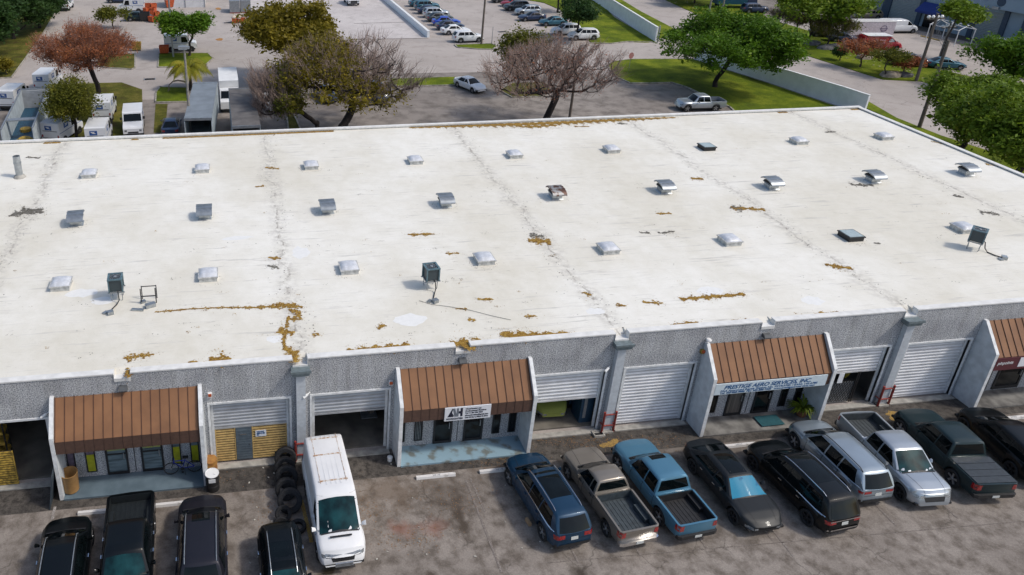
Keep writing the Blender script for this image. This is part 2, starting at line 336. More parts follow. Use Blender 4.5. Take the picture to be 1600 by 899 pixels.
def roofmat():
    m, t, B, N, L = nodes('white_membrane'); tc = N('TexCoord'); OB = tc.outputs['Object']
    def noise(s, d=5, r=.55, st=None):
        n = N('TexNoise'); n.inputs['Scale'].default_value = s; n.inputs['Detail'].default_value = d; n.inputs['Roughness'].default_value = r
        if st: mp = N('Mapping'); mp.inputs['Scale'].default_value = st; L(OB, mp.inputs[0]); L(mp.outputs[0], n.inputs['Vector'])
        else: L(OB, n.inputs['Vector'])
        return n.outputs['Fac']
    def ramp(f, a, b, ca, cb):
        r = N('ValToRGB'); r.color_ramp.elements[0].position = a; r.color_ramp.elements[1].position = b
        r.color_ramp.elements[0].color = (*ca, 1); r.color_ramp.elements[1].color = (*cb, 1); L(f, r.inputs[0]); return r.outputs[0]
    def mix(f, a, b, mode='MIX'):
        x = N('Mix'); x.data_type = 'RGBA'; x.blend_type = mode
        if isinstance(f, float): x.inputs[0].default_value = f
        else: L(f, x.inputs[0])
        for i, q in ((6, a), (7, b)):
            if isinstance(q, tuple): x.inputs[i].default_value = (*q, 1)
            else: L(q, x.inputs[i])
        return x.outputs[2]
    def math_(op, a, b=None, c=None):
        x = N('Math'); x.operation = op
        for i, q in enumerate((a, b, c)):
            if q is None: continue
            if isinstance(q, (int, float)): x.inputs[i].default_value = q
            else: L(q, x.inputs[i])
        return x.outputs[0]
    base = ramp(noise(.12, 7, .6), .38, .62, (.665, .63, .545), (.765, .742, .68))
    speck = ramp(noise(22, 2, .7), .28, .36, (.78, .76, .72), (1, 1, 1)); base = mix(1.0, base, speck, 'MULTIPLY')
    mott = ramp(noise(1.3, 7, .7), .3, .62, (.93, .925, .90), (1.02, 1.02, 1.02)); base = mix(1.0, base, mott, 'MULTIPLY')
    # faint lap streaks that run along the building
    st = ramp(noise(1.0, 6, .65, (.35, 5.5, 1)), .57, .66, (0, 0, 0), (1, 1, 1)); msk = ramp(noise(.35, 4), .42, .58, (0, 0, 0), (.6, .6, .6))
    base = mix(mix(1.0, st, msk, 'MULTIPLY'), base, (.42, .40, .37))
    st2 = ramp(noise(1.0, 7, .7, (1.3, 11, 1)), .62, .68, (0, 0, 0), (1, 1, 1)); msk2 = ramp(noise(.9, 3), .48, .58, (0, 0, 0), (.85, .85, .85))
    base = mix(mix(1.0, st2, msk2, 'MULTIPLY'), base, (.30, .27, .23))
    # sheet laps every ~1 m
    sx = N('SeparateXYZ'); L(OB, sx.inputs[0]); X, Y = sx.outputs[0], sx.outputs[1]
    wob = noise(.6, 4)
    fr = math_('FRACT', math_('MULTIPLY', math_('ADD', Y, math_('MULTIPLY', wob, .25)), 1.06))
    lap = math_('LESS_THAN', fr, .035); lm = ramp(noise(.5, 4), .5, .66, (0, 0, 0), (.45, .45, .45))
    lapm = mix(1.0, lap, lm, 'MULTIPLY') if False else math_('MULTIPLY', lap, lm)
    base = mix(lapm, base, (.50, .48, .44))
    # cross seams above the party walls (every bay) with dirt
    wb = math_('MULTIPLY', math_('SUBTRACT', noise(.35, 6, .6), .5), 1.7)
    xx = math_('ADD', X, wb); f2 = math_('ABSOLUTE', math_('SUBTRACT', math_('FRACT', math_('ADD', math_('DIVIDE', xx, T), .5)), .5))
    d = math_('MULTIPLY', f2, T)
    wide = ramp(d, .05, .75, (.45, .45, .45), (0, 0, 0)); wide = mix(1.0, wide, ramp(noise(3, 6, .7), .42, .62, (0, 0, 0), (1.4, 1.4, 1.4)), 'MULTIPLY')
    base = mix(wide, base, (.38, .35, .31))
    thin = ramp(d, .02, .07, (1, 1, 1), (0, 0, 0)); thin = mix(1.0, thin, ramp(noise(1.5, 5, .7), .45, .6, (0, 0, 0), (.75, .75, .75)), 'MULTIPLY')
    base = mix(thin, base, (.30, .27, .23))
    L(base, B.inputs['Base Color']); B.inputs['Roughness'].default_value = .75
    bp = N('Bump'); bp.inputs['Strength'].default_value = .25; bp.inputs['Distance'].default_value = .03; L(noise(2.5, 6, .7, (.6, 2, 1)), bp.inputs['Height']); L(bp.outputs[0], B.inputs['Normal'])
    return m
M['roof'] = roofmat()
M['parapet'] = pm('white_parapet', (.74, .73, .70), rough=.7, var=.08, scale=3)
M['wallw'] = pm('pale_blue_white_wall', (.62, .66, .69), rough=.8, var=.10, scale=2.5, bump=.3, bscale=30)
M['trim'] = pm('white_trim', (.76, .77, .77), rough=.6, var=.12, scale=4)
M['spout'] = pm('pale_grey_spout', (.52, .55, .58), rough=.55, var=.08)
M['spouthead'] = pm('grey_green_gutter', (.17, .21, .22), rough=.5, var=.15)
M['awn'] = pm('brown_metal_sheet', (.245, .115, .050), rough=.65, scale=.9, c2=(.18, .082, .036))
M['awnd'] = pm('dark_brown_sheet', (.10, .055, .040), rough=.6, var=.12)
M['rolls'] = pm('roll_shutter', (.70, .70, .71), rough=.5, metal=.25, var=.08, scale=2)
M['rollg'] = pm('grey_roll_shutter', (.46, .47, .485), rough=.5, metal=.25, var=.1, scale=2)
M['slab'] = pm('blue_grey_slab', (.13, .18, .215), rough=.6, var=.15, scale=1.5, c2=(.09, .13, .16))
M['slabb'] = pm('pale_blue_slab', (.24, .36, .43), rough=.7, scale=1.8, c2=(.15, .17, .16), lo=.36, hi=.50)
M['slabc'] = pm('grey_slab', (.25, .24, .22), rough=.9, scale=1.1, c2=(.09, .085, .08), lo=.38, hi=.6)
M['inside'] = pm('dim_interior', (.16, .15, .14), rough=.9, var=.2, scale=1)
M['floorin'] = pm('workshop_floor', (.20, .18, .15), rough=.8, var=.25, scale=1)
WH = thing('warehouse', 'long low warehouse with white flat roof, pebble-dash front and rows of roller doors', 'warehouse', (0, 0, 0))
DZ, D1, D2, WX, WY, ZE, ZT = 3.60, .52, 4.11, 4.466, -1.21, 3.48, 4.78
wall = MB()
spans = []
for i in range(-3, 4): spans += [(i*T-D2, i*T-D1), (i*T+D1, i*T+D2)]
spans = [s for s in spans if s[0] > XL and s[1] < XR_]; x = XL
for a, b in spans:
    wall.box(x, a, 0, .25, 0, DZ); x = b
wall.box(x, XR_, 0, .25, 0, DZ)
notches = [i*T for i in range(-2, 4)]; mids = [(i-.5)*T-.12 for i in range(-1, 4)]
cuts = sorted([(n-.34, n+.34, 5.40) for n in notches]+[(n-.35, n+.35, 5.47) for n in mids]); x = XL
for a, b, zc in cuts:
    wall.box(x, a, 0, .25, DZ, H-.05); wall.box(a, b, 0, .25, DZ, zc-.06); x = b
wall.box(x, XR_, 0, .25, DZ, H-.05)
wall.box(XR_-.25, XR_, .25, YB-.25, 0, H-.05); wall.box(XL, XL+.25, .25, YB-.25, 0, H-.05); wall.box(XL, XR_, YB-.25, YB, 0, H-.05)
wall.build('wall', M['stucco'], WH)
# roof sheet and parapet caps
rf = MB(); rf.box(XL+.25, XR_-.25, .62, YB-.25, RZ-.2, RZ); x = XL+.25
for a, b, zc in cuts:
    rf.box(x, a, .25, .62, RZ-.2, RZ); v = [(a, .25, zc-.10), (b, .25, zc-.10), (b, .25, zc), (a, .25, zc), (a, .62, RZ-.12), (b, .62, RZ-.12), (b, .62, RZ), (a, .62, RZ)]
    rf.add(v, [(0, 1, 2, 3), (4, 7, 6, 5), (3, 2, 6, 7), (0, 4, 5, 1), (0, 3, 7, 4), (1, 5, 6, 2)]); x = b
rf.box(x, XR_-.25, .25, .62, RZ-.2, RZ); rf.build('roof', M['roof'], WH)
cp = MB(); x = XL-.03
for a, b, zc in cuts:
    cp.box(x, a, -.03, .32, H-.05, H+.015); cp.box(a, b, -.04, .249, zc-.06, zc+.0)
    cp.box(a+.001, a+.012, -.035, .245, zc+.001, H-.052); cp.box(b-.012, b-.001, -.035, .245, zc+.001, H-.052); x = b
    cp.box(a, b, -.055, -.041, zc-.16, zc+.0)
    rfz = MB()
cp.box(x, XR_+.03, -.03, .32, H-.05, H+.015)
cp.box(XR_-.32, XR_+.03, .32, YB-.3, H-.05, H+.02); cp.box(XL-.03, XL+.3, .32, YB-.3, H-.05, H+.02)
cp.box(XL-.03, XR_+.03, YB-.3, YB+.04, H-.05, H+.06)
cp.build('parapet_cap', M['parapet'], WH)
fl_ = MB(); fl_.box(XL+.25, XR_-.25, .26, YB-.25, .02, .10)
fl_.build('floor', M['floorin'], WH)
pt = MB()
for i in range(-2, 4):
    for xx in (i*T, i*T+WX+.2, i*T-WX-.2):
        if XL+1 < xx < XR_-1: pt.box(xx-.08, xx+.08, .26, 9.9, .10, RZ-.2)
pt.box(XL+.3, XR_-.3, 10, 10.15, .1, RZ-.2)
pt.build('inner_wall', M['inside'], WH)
for a, b in spans: th = MB(); th.box(a-.1, b+.1, -.32, .0, 0, .07); th.build('door_threshold', M['conc'], WH)
# roller doors
def roller(i, side, zb, m, h=None):
    a, b = (i*T+D1, i*T+D2) if side > 0 else (i*T-D2, i*T-D1)
    if b > XR_ or a < XL: return
    fr = MB()
    fr.box(a-.10, a, -.045, .10, .07, DZ+.10); fr.box(b, b+.10, -.045, .10, .07, DZ+.10); fr.box(a, b, -.045, .10, DZ, DZ+.10)
    fr.box(a, a+.13, .11, .17, .10, DZ); fr.box(b-.13, b, .11, .17, .10, DZ)
    f = fr.build('door_frame', M['trim'] , WH)
    if zb < DZ:
        d = MB(); z = zb; p = .19; rows = []; n = max(1, round((DZ-.02-zb)/p)); p = (DZ-.02-zb)/n
        for k in range(n):
            z0 = zb+k*p
            rows += [(z0, .19), (z0+p*.18, .145), (z0+p*.62, .135), (z0+p*.93, .175)]
        rows.append((DZ-.02, .19)); vs_ = []; fs = []
        for z, y in rows: vs_ += [(a+.01, y, z), (b-.01, y, z)]
        for k in range(len(rows)-1): fs.append((2*k, 2*k+1, 2*k+3, 2*k+2))
        d.add(vs_, fs); d.box(a+.01, b-.01, .12, .2, zb-.08 if zb > .2 else .10, zb)
        d.build('roller_door', m, WH)
roller(-1, 1, DZ+1, M['rolls'])
roller(0, -1, 2.12, M['rollg']); roller(0, 1, 2.42, M['rollg']); roller(1, -1, 1.98, M['rolls']); roller(1, 1, .14, M['rolls'])
roller(2, -1, 2.10, M['rolls']); roller(2, 1, .14, M['rolls']); roller(3, -1, .14, M['rolls']); roller(-1, -1, .14, M['rolls']); roller(3, 1, .14, M['rolls'])
roller(-2, 1, .14, M['rolls']); roller(-2, -1, .14, M['rolls'])
# downspouts
for i in range(-1, 4):
    s = MB(); xx = i*T
    s.box(xx-.21, xx+.21, -.26, -.002, .12, 4.93); s.build('downspout', M['spout'], WH)
    h = MB(); v = []
    for z, e, y in ((4.93, .21, -.26), (5.04, .38, -.40), (5.32, .42, -.44)): v += [(xx-e, y, z), (xx+e, y, z), (xx+e, -.003, z), (xx-e, -.003, z)]
    h.add(v, [(0, 3, 2, 1), (8, 9, 10, 11)]+[(4*q+k, 4*q+(k+1) % 4, 4*q+4+(k+1) % 4, 4*q+4+k) for q in (0, 1) for k in range(4)])
    h.box(xx-.46, xx+.46, -.48, -.40, 5.24, 5.36)
    h.build('gutter_head', M['spouthead'], WH)
    sh = MB(); sh.box(xx-.28, xx+.28, -.40, -.27, .0, .10); sh.box(xx-.26, xx+.26, -.3, -.0, .0, .12); sh.build('spout_shoe', M['conc'], WH)
for i, l in ((0, 'red steel pipe guard on the downspout behind the white van'), (1, 'red pipe guard left of the closed roller door behind the light blue pickup'), (2, 'red steel pipe guard on the downspout beside the gated doorway')):
    t_ = thing('pipe_guard', l, 'pipe guard', (i*T, -.30, 0), 0, 'red pipe guards on the downspouts')
    g_ = MB()
    for sx in (-.30, .30): g_.tube([(sx, 0, .02), (sx, 0, 1.28)], .055, 8); g_.tube([(sx, 0, .45), (sx, .28, .45)], .03, 6)
    g_.build('upright', M['red'], t_)
    for z in (.45, 1.12):
        q = MB(); q.tube([(-.30, -.0, z), (.30, -.0, z)], .04, 8); q.build('crossbar', M['red'], t_)
M['lampg'] = pm('dark_grey_lamp', (.10, .105, .11), rough=.5)
# office bays: side fins, awning, fascia, windows
def fin(xc):
    f = MB(); f.prism([(-.002, 0), (WY, 0), (WY, ZE), (-.14, ZT), (-.002, ZT)], xc-.08, xc+.08, 'X'); f.build('side_fin', M['wallw'], WH)
    c_ = MB(); n = 6
    c_.prism([(WY-.025, .02), (WY-.0005, .02), (WY-.0005, ZE), (-.14, ZT+.001), (-.003, ZT+.001), (-.003, ZT+.03), (-.15, ZT+.03), (WY-.025, ZE+.02)], xc-.085, xc+.085, 'X'); c_.build('fin_edge', M['trim'], WH)
def glazing(x0, x1, z0, z1, frame=.07, door=False, glass='winglass', extra=None):
    f = MB()
    for a, b, c_, d in ((x0, x0+frame, z0, z1), (x1-frame, x1, z0, z1), (x0+frame, x1-frame, z1-frame, z1), (x0+frame, x1-frame, z0, z0+frame*(1.6 if door else 1))): f.box(a, b, -.05, -.001, c_, d)
    fo = f.build('door' if door else 'window', M['black'], WH)
    p = MB(); p.box(x0+frame, x1-frame, -.025, -.002, z0+frame, z1-frame); p.build('pane', M[glass], fo)
    if extra:
        for (a, b, c_, d, mm) in extra:
            e = MB(); W_ = x1-x0-2*frame; H_ = z1-z0-2*frame
            e.box(x0+frame+a*W_+.004, x0+frame+b*W_-.004, -.031, -.027, z0+frame+c_*H_, z0+frame+d*H_); e.build('film', mm, fo)
    if door:
        hh = MB(); hh.box(x1-frame-.10, x1-frame-.06, -.10, -.05, 1.0, 1.35); hh.build('handle', M['metalg'], fo)
    return fo
M['filmy'] = pm('yellow_green_film', (.36, .38, .05), rough=.25, c2=(.20, .27, .16), scale=1.6, coat=.6)
M['filmb'] = pm('blue_grey_film', (.16, .22, .25), rough=.2, var=.3, coat=.6, stretch=(.4, 1, 3), scale=2)
M['filmp'] = pm('mauve_film', (.17, .14, .19), rough=.25, var=.2, coat=.6)
M['filmyy'] = pm('bright_yellow_film', (.42, .42, .015), rough=.3)
M['blinds'] = pm('hanging_blinds', (.16, .14, .12), rough=.6, c2=(.05, .045, .04), stretch=(9, 1, .2), scale=1.5)
EL_ = 3.24; M['awnseam'] = pm('dark_seam', (.09, .035, .02), rough=.6)
def office(i, style):
    x0, x1 = i*T+WX, (i+1)*T-WX
    if x1 > XR_: x1 = XR_-.3
    fin(x0); fin(x1)
    a, b = x0+.085, x1-.085
    # awning sheet with standing seams, then fascia below
    aw = MB(); aw.add([(a, -.02, ZT-.08), (b, -.02, ZT-.08), (b, WY+.04, EL_), (a, WY+.04, EL_), (a, -.02, ZT-.14), (b, -.02, ZT-.14), (b, WY+.08, EL_-.06), (a, WY+.08, EL_-.06)],
                      [(0, 1, 2, 3), (7, 6, 5, 4), (3, 2, 6, 7), (0, 3, 7, 4), (1, 5, 6, 2)])
    n = 15
    for k in range(n+1):
        xx = a+.04+(b-a-.08)*k/n
        aw.prism([(-.02, ZT-.08), (-.02, ZT-.03), (WY+.03, EL_+.04), (WY+.03, EL_)], xx-.011, xx+.011, 'X', 1)
    aw.build('awning', [M['awn'], M['awnseam']], WH)
    fb = 2.57
    fs_ = MB(); fs_.box(a, b, WY+.04, WY+.07, fb, EL_-.001)
    for k in range(n+1): xx = a+.04+(b-a-.08)*k/n; fs_.box(xx-.011, xx+.011, WY+.025, WY+.04, fb, EL_-.001)
    fs_.box(a, b, WY+.071, -.003, 2.86, 2.89)
    fs_.build('awning_fascia', M['awnd'], WH)
    sl = MB(); sl.box(a, b, WY-.06, -.003, 0, .09); sl.build('walkway_slab', {0: M['slab'], 1: M['slabb']}.get(style, M['slabc']), WH)
    Wd = b-a
    ex = lambda k: None
    if style == 0:
        W_ = [(.01, .07, .36), (.143, .215, .36), (.77, .835, .36), (.905, .97, .36)]
        for k, (p, q, z) in enumerate(W_):
            glazing(a+p*Wd, a+q*Wd, z, 2.75, .05, False, 'filmp' if k < 2 else 'filmb', [(0, 1, 0, .42, M['filmyy'])] if k != 0 else None)
        for p, q in ((.287, .447), (.543, .705)):
            glazing(a+p*Wd, a+q*Wd, .10, 2.75, .09, True, 'filmb', [(0, 1, .52, 1, M['filmy']), (0, 1, .42, .46, M['black'])])
    elif style == 3:
        glazing(a+.03*Wd, a+.28*Wd, .16, 2.7, .12, True, 'winglass'); glazing(a+.34*Wd, a+.60*Wd, .16, 2.7, .12, True, 'winglass'); glazing(a+.7*Wd, a+.95*Wd, .9, 2.7, .08)
    else:
        for p, q in ((.01, .07), (.145, .21), (.777, .84), (.909, .97)):
            glazing(a+p*Wd, a+q*Wd, .38, 2.75, .05, False, 'winglass', [(k/4+.03, k/4+.12, 0, 1, M['metalg']) for k in range(4)] if style == 1 and p == .145 else None)
        for p, q in ((.298, .449), (.543, .70)):
            glazing(a+p*Wd, a+q*Wd, .10, 2.75, .09, True, 'winglass' if (p > .3 or style == 1) else 'blinds')
    pl = MB(); pl.box(a+.492*Wd, a+.492*Wd+.03, -.012, -.001, .16, 2.9)
    pl.build('wall_joint', M['seam'], WH)
    lm = MB(); xm = (x0+x1)/2-.12; lm.prism([(-.003, 4.86), (-.24, 4.88), (-.26, 4.93), (-.18, 5.04), (-.003, 5.08)], xm-.18, xm+.18, 'X'); lo_ = lm.build('wall_light', M['lampg'], WH)
    l2 = MB(); l2.box(xm-.15, xm+.15, -.22, -.04, 4.85, 4.858); l2.build('lens', M['lampw'], lo_)
for i, s in ((-2, 2), (-1, 0), (0, 1), (1, 2), (2, 3)): office(i, s)
# small wall fixtures
for px, n_ in (((484, 617), 0), ((944, 577), 1)):
    pass
def fixture(u, v, l, m1, m2):
    p = FY(u, v, -.05); f = MB(); f.box(p.x-.09, p.x+.09, -.14, -.002, p.z-.1, p.z+.1)
    f.box(p.x-.07, p.x+.07, -.19, -.141, p.z-.02, p.z+.12, 1)
    o = f.build('alarm_box', [m1, m2]); return tag(o, l, 'alarm box', 'alarm boxes on the front wall')
fixture(328, 617, 'small white and orange alarm box right of the brown awning nearest the bicycle', M['white'], M['orange'])
fixture(610.5, 598, 'small white and orange alarm box left of the fin behind the white van', M['white'], M['orange'])
fixture(1097, 549, 'small rusty alarm box left of the blue-white signed office fin', M['yellow'], M['orange'])
def camera_(u, v, y, l):
    p = FY(u, v, y); f = MB(); f.tube([(p.x, p.y, p.z), (p.x-.22, p.y-.12, p.z-.1)], .06, 8); f.tube([(p.x, p.y, p.z), (p.x+.1, p.y+.1, p.z+.02)], .025, 6)
    return tag(f.build('security_camera', M['white']), l, 'security camera', 'security cameras')
camera_(72, 647, -.1, 'white security camera beside the open dark doorway at far left')
camera_(951, 575, -.15, 'white security camera above the half-open door with the green car')
camera_(481, 616, -.15, 'white security camera above the garage behind the van')
p = FY(1107, 533, -.1); f = MB(); f.lathe([(.02, 0), (.12, .01), (.14, .06), (.1, .12), (.02, .14)], 14, (p.x, p.y, p.z)); tag(f.build('dish_lamp', M['white'], smooth=40), 'round white lamp on top of the fin left of the signed office', 'lamp')
# infill wall of yellow slats and a grey door under the shutter (bay 0 left)
a, b = -D2+.13, -D1-.13
yl = MB()
M['yslat'] = pm('yellow_slat', (.62, .42, .16), rough=.7, var=.15, scale=5); M['ydark'] = pm('brown_backing', (.06, .045, .03), rough=.9)
def slats(x0, x1, z0, z1, y, nm, par, p=.145, m=None):
    s = MB(); z = z0
    while z < z1-.02: s.box(x0, x1, y-.03, y, z, min(z+p*.56, z1), 0); z += p
    s.box(x0, x1, y+.001, y+.03, z0, z1, 1)
    s.box(x0-.04, x0, y-.04, y+.03, z0, z1); s.box(x1, x1+.04, y-.04, y+.03, z0, z1)
    return s.build(nm, [m or M['yslat'], M['ydark']], par)
slats(a+.05, a+.90, .12, 2.03, .16, 'slatted_panel', WH); slats(a+1.74, b-.05, .12, 2.03, .16, 'slatted_panel', WH)
dd = MB(); M['gdoor'] = pm('blue_grey_door', (.10, .13, .155), rough=.55, var=.12)
dd.box(a+.95, a+1.69, .12, .16, .12, 2.03)
for k in range(12): dd.box(a+.96, a+1.68, .10, .12, .16+k*.148, .26+k*.148)
do = dd.build('door', M['gdoor'], WH); hh = MB(); hh.tube([(a+1.6, .05, 1.05), (a+1.6, .1, 1.05)], .035, 8); hh.box(a+1.15, a+1.45, .085, .099, 1.62, 1.66); hh.build('handle', M['chrome'], do)
# ------------------------------------------------------------------ signs and lettering
def text(body, size, loc, m, parent, width=None, ital=0, rot=(R(90), 0, 0), ext=.006, name='lettering', bold=0, align='LEFT'):
    cu = bpy.data.curves.new('t', 'FONT'); cu.body = body; cu.size = size; cu.extrude = ext; cu.shear = ital; cu.offset = bold; cu.align_x = align
    o = bpy.data.objects.new('t', cu); col.objects.link(o); bpy.context.view_layer.update()
    dg = bpy.context.evaluated_depsgraph_get(); me = bpy.data.meshes.new_from_object(o.evaluated_get(dg)); col.objects.unlink(o); bpy.data.objects.remove(o)
    w0 = max(v.co.x for v in me.vertices)-min(v.co.x for v in me.vertices)
    me.materials.clear(); me.materials.append(m); q = bpy.data.objects.new(name, me); col.objects.link(q); q.parent = parent; q.location = loc; q.rotation_euler = rot
    if width: q.scale = (width/w0, 1, 1)
    return q
M['ink'] = pm('sign_ink', (.012, .015, .035), rough=.5); M['inkb'] = pm('blue_ink', (.02, .10, .26), rough=.5); M['inkg'] = pm('grey_ink', (.16, .18, .21), rough=.5)
M['signw'] = pm('sign_white', (.74, .75, .78), rough=.4, var=.03); M['maroon'] = pm('maroon_board', (.10, .018, .028), rough=.45); M['inkw'] = pm('white_ink', (.7, .7, .7), rough=.5)
yS = WY-.005
def sign(u0, u1, v0t, v0b, l, m, y=yS):
    a = FY(u0, v0t, y); b = FY(u0, v0b, y); c_ = FY(u1, v0t, y)
    s = thing('shop_sign', l, 'sign', (a.x, y, b.z)); W_, H_ = c_.x-a.x, a.z-b.z
    q = MB(); q.box(0, W_, -.03, .02, 0, H_); q.build('board', m, s)
    return s, W_, H_
s, W_, H_ = sign(695.5, 767, 638, 658, 'white woodworking shop sign with dark initials on the brown awning', M['signw'])
f = MB(); y_ = -.034
f.add([(.06*W_, y_, .30*H_), (.155*W_, y_, .93*H_), (.175*W_, y_, .93*H_), (.155*W_, y_, .62*H_), (.20*W_, y_, .38*H_), (.19*W_, y_, .30*H_)], [(0, 1, 2, 3, 4, 5)])
f.add([(.28*W_+.02, y_, .30*H_), (.38*W_, y_, .30*H_), (.38*W_, y_, .93*H_), (.34*W_, y_, .93*H_), (.34*W_, y_, .70*H_), (.305*W_, y_, .70*H_), (.305*W_, y_, .5*H_), (.335*W_, y_, .5*H_), (.335*W_, y_, .30*H_)], [(0, 1, 2, 3, 4, 5, 6, 7, 8)]) if False else None
f.box(.335*W_, .385*W_, y_-.001, y_+.004, .30*H_, .93*H_); f.box(.30*W_, .335*W_, y_-.001, y_+.004, .52*H_, .70*H_)
f.build('emblem', M['ink'], s)
f = MB(); f.add([(.165*W_, y_, .93*H_), (.215*W_, y_, .93*H_), (.275*W_, y_, .30*H_), (.21*W_, y_, .30*H_)], [(0, 1, 2, 3)]); f.box(.255*W_, .30*W_, y_-.001, y_+.004, .30*H_, .93*H_); f.build('emblem', M['inkg'], s)
text('WOODCRAFTERS', .13, (.035*W_, y_, .09*H_), M['ink'], s, .36*W_, .1, bold=.004)
for k, (tx, wd) in enumerate([('Wood Furniture and', .34), ('Professional Finishes', .45), ('Tel +1 786 704 7504', .38), ('ahwoodcrafters@gmail.com', .50), ('Unit 105 Bay C, Miami, FL 33166', .50)]):
    text(tx, .105, (.445*W_, y_, (.78-.165*k)*H_), M['ink'], s, wd*W_, 0, bold=.004)
a, b = 2*T-WX-.09-(T-2*WX-.18), 2*T-WX-.10
s = thing('shop_sign', 'long white sign board with slanted blue lettering below the brown awning, beside the potted plant', 'sign', (a, WY-.005, 2.58))
W_, H_ = b-a-.25, EL_-2.58-.03
q = MB(); q.box(0, W_, -.03, .015, 0, H_); q.build('board', pm('pale_sign', (.60, .68, .72), rough=.45, var=.04), s)
text('PRESTIGE AERO SERVICES, INC.', .30, (.075*W_, -.034, .50*H_), M['inkb'], s, .78*W_, .3, bold=.006)
text('FAA Approved Repair Station No. P2YR370K / EASA 145.6785', .15, (.05*W_, -.034, .26*H_), M['inkb'], s, .87*W_, .1, bold=.002)
text('Tel: 305-888-9888  Fax: 305-888-7500   www.prestigeaeroservices.com', .14, (.05*W_, -.034, .07*H_), M['inkb'], s, .85*W_, .1, bold=.002)
a = 2*T+WX+.09+0; a = 2*T+T-WX if False else 2*T+WX+.085
s = thing('shop_sign', 'dark maroon sign band with a white panel at the right end of the front', 'sign', (a, WY-.005, 2.50))
q = MB(); q.box(0, 6.1, -.03, .015, 0, .73); q.build('board', M['maroon'], s); q = MB(); q.box(1.35, 1.95, -.045, -.031, .14, .70); q.build('panel', M['signw'], s)
text('pinpoints', .26, (.12, -.034, .36), M['inkw'], s, .9, .2, bold=.004); text('DATA', .30, (2.1, -.034, .30), M['inkw'], s, 1.1, 0, bold=.006)
for k, tx in enumerate(['SERVICE CENTER', 'Mon-Fri 9 to 5', 'By appointment']): text(tx, .12, (a+.42, -.06, 2.3-.28*k), M['inkg'], WH, .8, 0)
s = thing('notice', 'small white and blue notice on the yellow slatted panel', 'sign', (-D2+.13+1.86, .115, 1.42)); q = MB(); q.box(0, .5, -.012, .0, 0, .36); q.build('board', M['signw'], s)
for k, (tx, wd) in enumerate([('WELDING', .34), ('SERVICES', .38), ('786', .12)]): text(tx, .10, (.06, -.014, .25-.1*k), M['inkb'], s, wd, 0, bold=.004)
# ------------------------------------------------------------------ roof equipment
M['dome'] = pm('milky_dome', (.60, .62, .66), rough=.5, var=.10, coat=.1); M['curb'] = pm('skylight_curb', (.60, .60, .58), rough=.6, metal=.1, var=.2)
def skylight(u, v, kind=0):
    p = G(u, v, RZ+.35); a = .47
    c_ = MB(); c_.box(-a, a, -a, a, 0, .24); c_.box(-a-.05, a+.05, -a-.05, a+.05, .241, .30)
    co = c_.build('skylight', M['curb'] if kind == 0 else M['black'], WH, loc=(p.x, p.y, RZ+.002))
    if kind == 0:
        n = 8; vs_ = []; fs = []
        for i in range(n+1):
            for j in range(n+1):
                x, y = -a+2*a*i/n, -a+2*a*j/n; e = (1-(x/a)**4)*(1-(y/a)**4)
                vs_.append((x, y, .302+.16*max(0, e)**.6))
        for i in range(n):
            for j in range(n): k = i*(n+1)+j; fs.append((k, k+n+1, k+n+2, k+1))
        d = MB(); d.add(vs_, fs); d.build('dome', M['dome'], co, smooth=60)
    else:
        d = MB(); d.box(-a+.03, a-.03, -a+.03, a-.03, .301, .325); d.build('pane', M['skg'], co)
        c2 = MB(); c2.box(-a+.01, a-.01, -a+.01, a-.01, .0, .238); c2.build('curb', M['curb'], co, loc=None); 
M['skg'] = pm('pale_green_glass', (.40, .47, .45), rough=.15, var=.12, coat=.8)
for u, v in [(139, 268), (316, 260), (486, 255), (649, 247), (804, 238), (956, 230), (1249, 217), (1382, 210), (95, 439), (325, 425), (545, 414), (757, 400), (951, 384), (1141, 371), (1507, 352)]: skylight(u, v)
skylight(1105, 226, 1); skylight(1331, 364, 1)
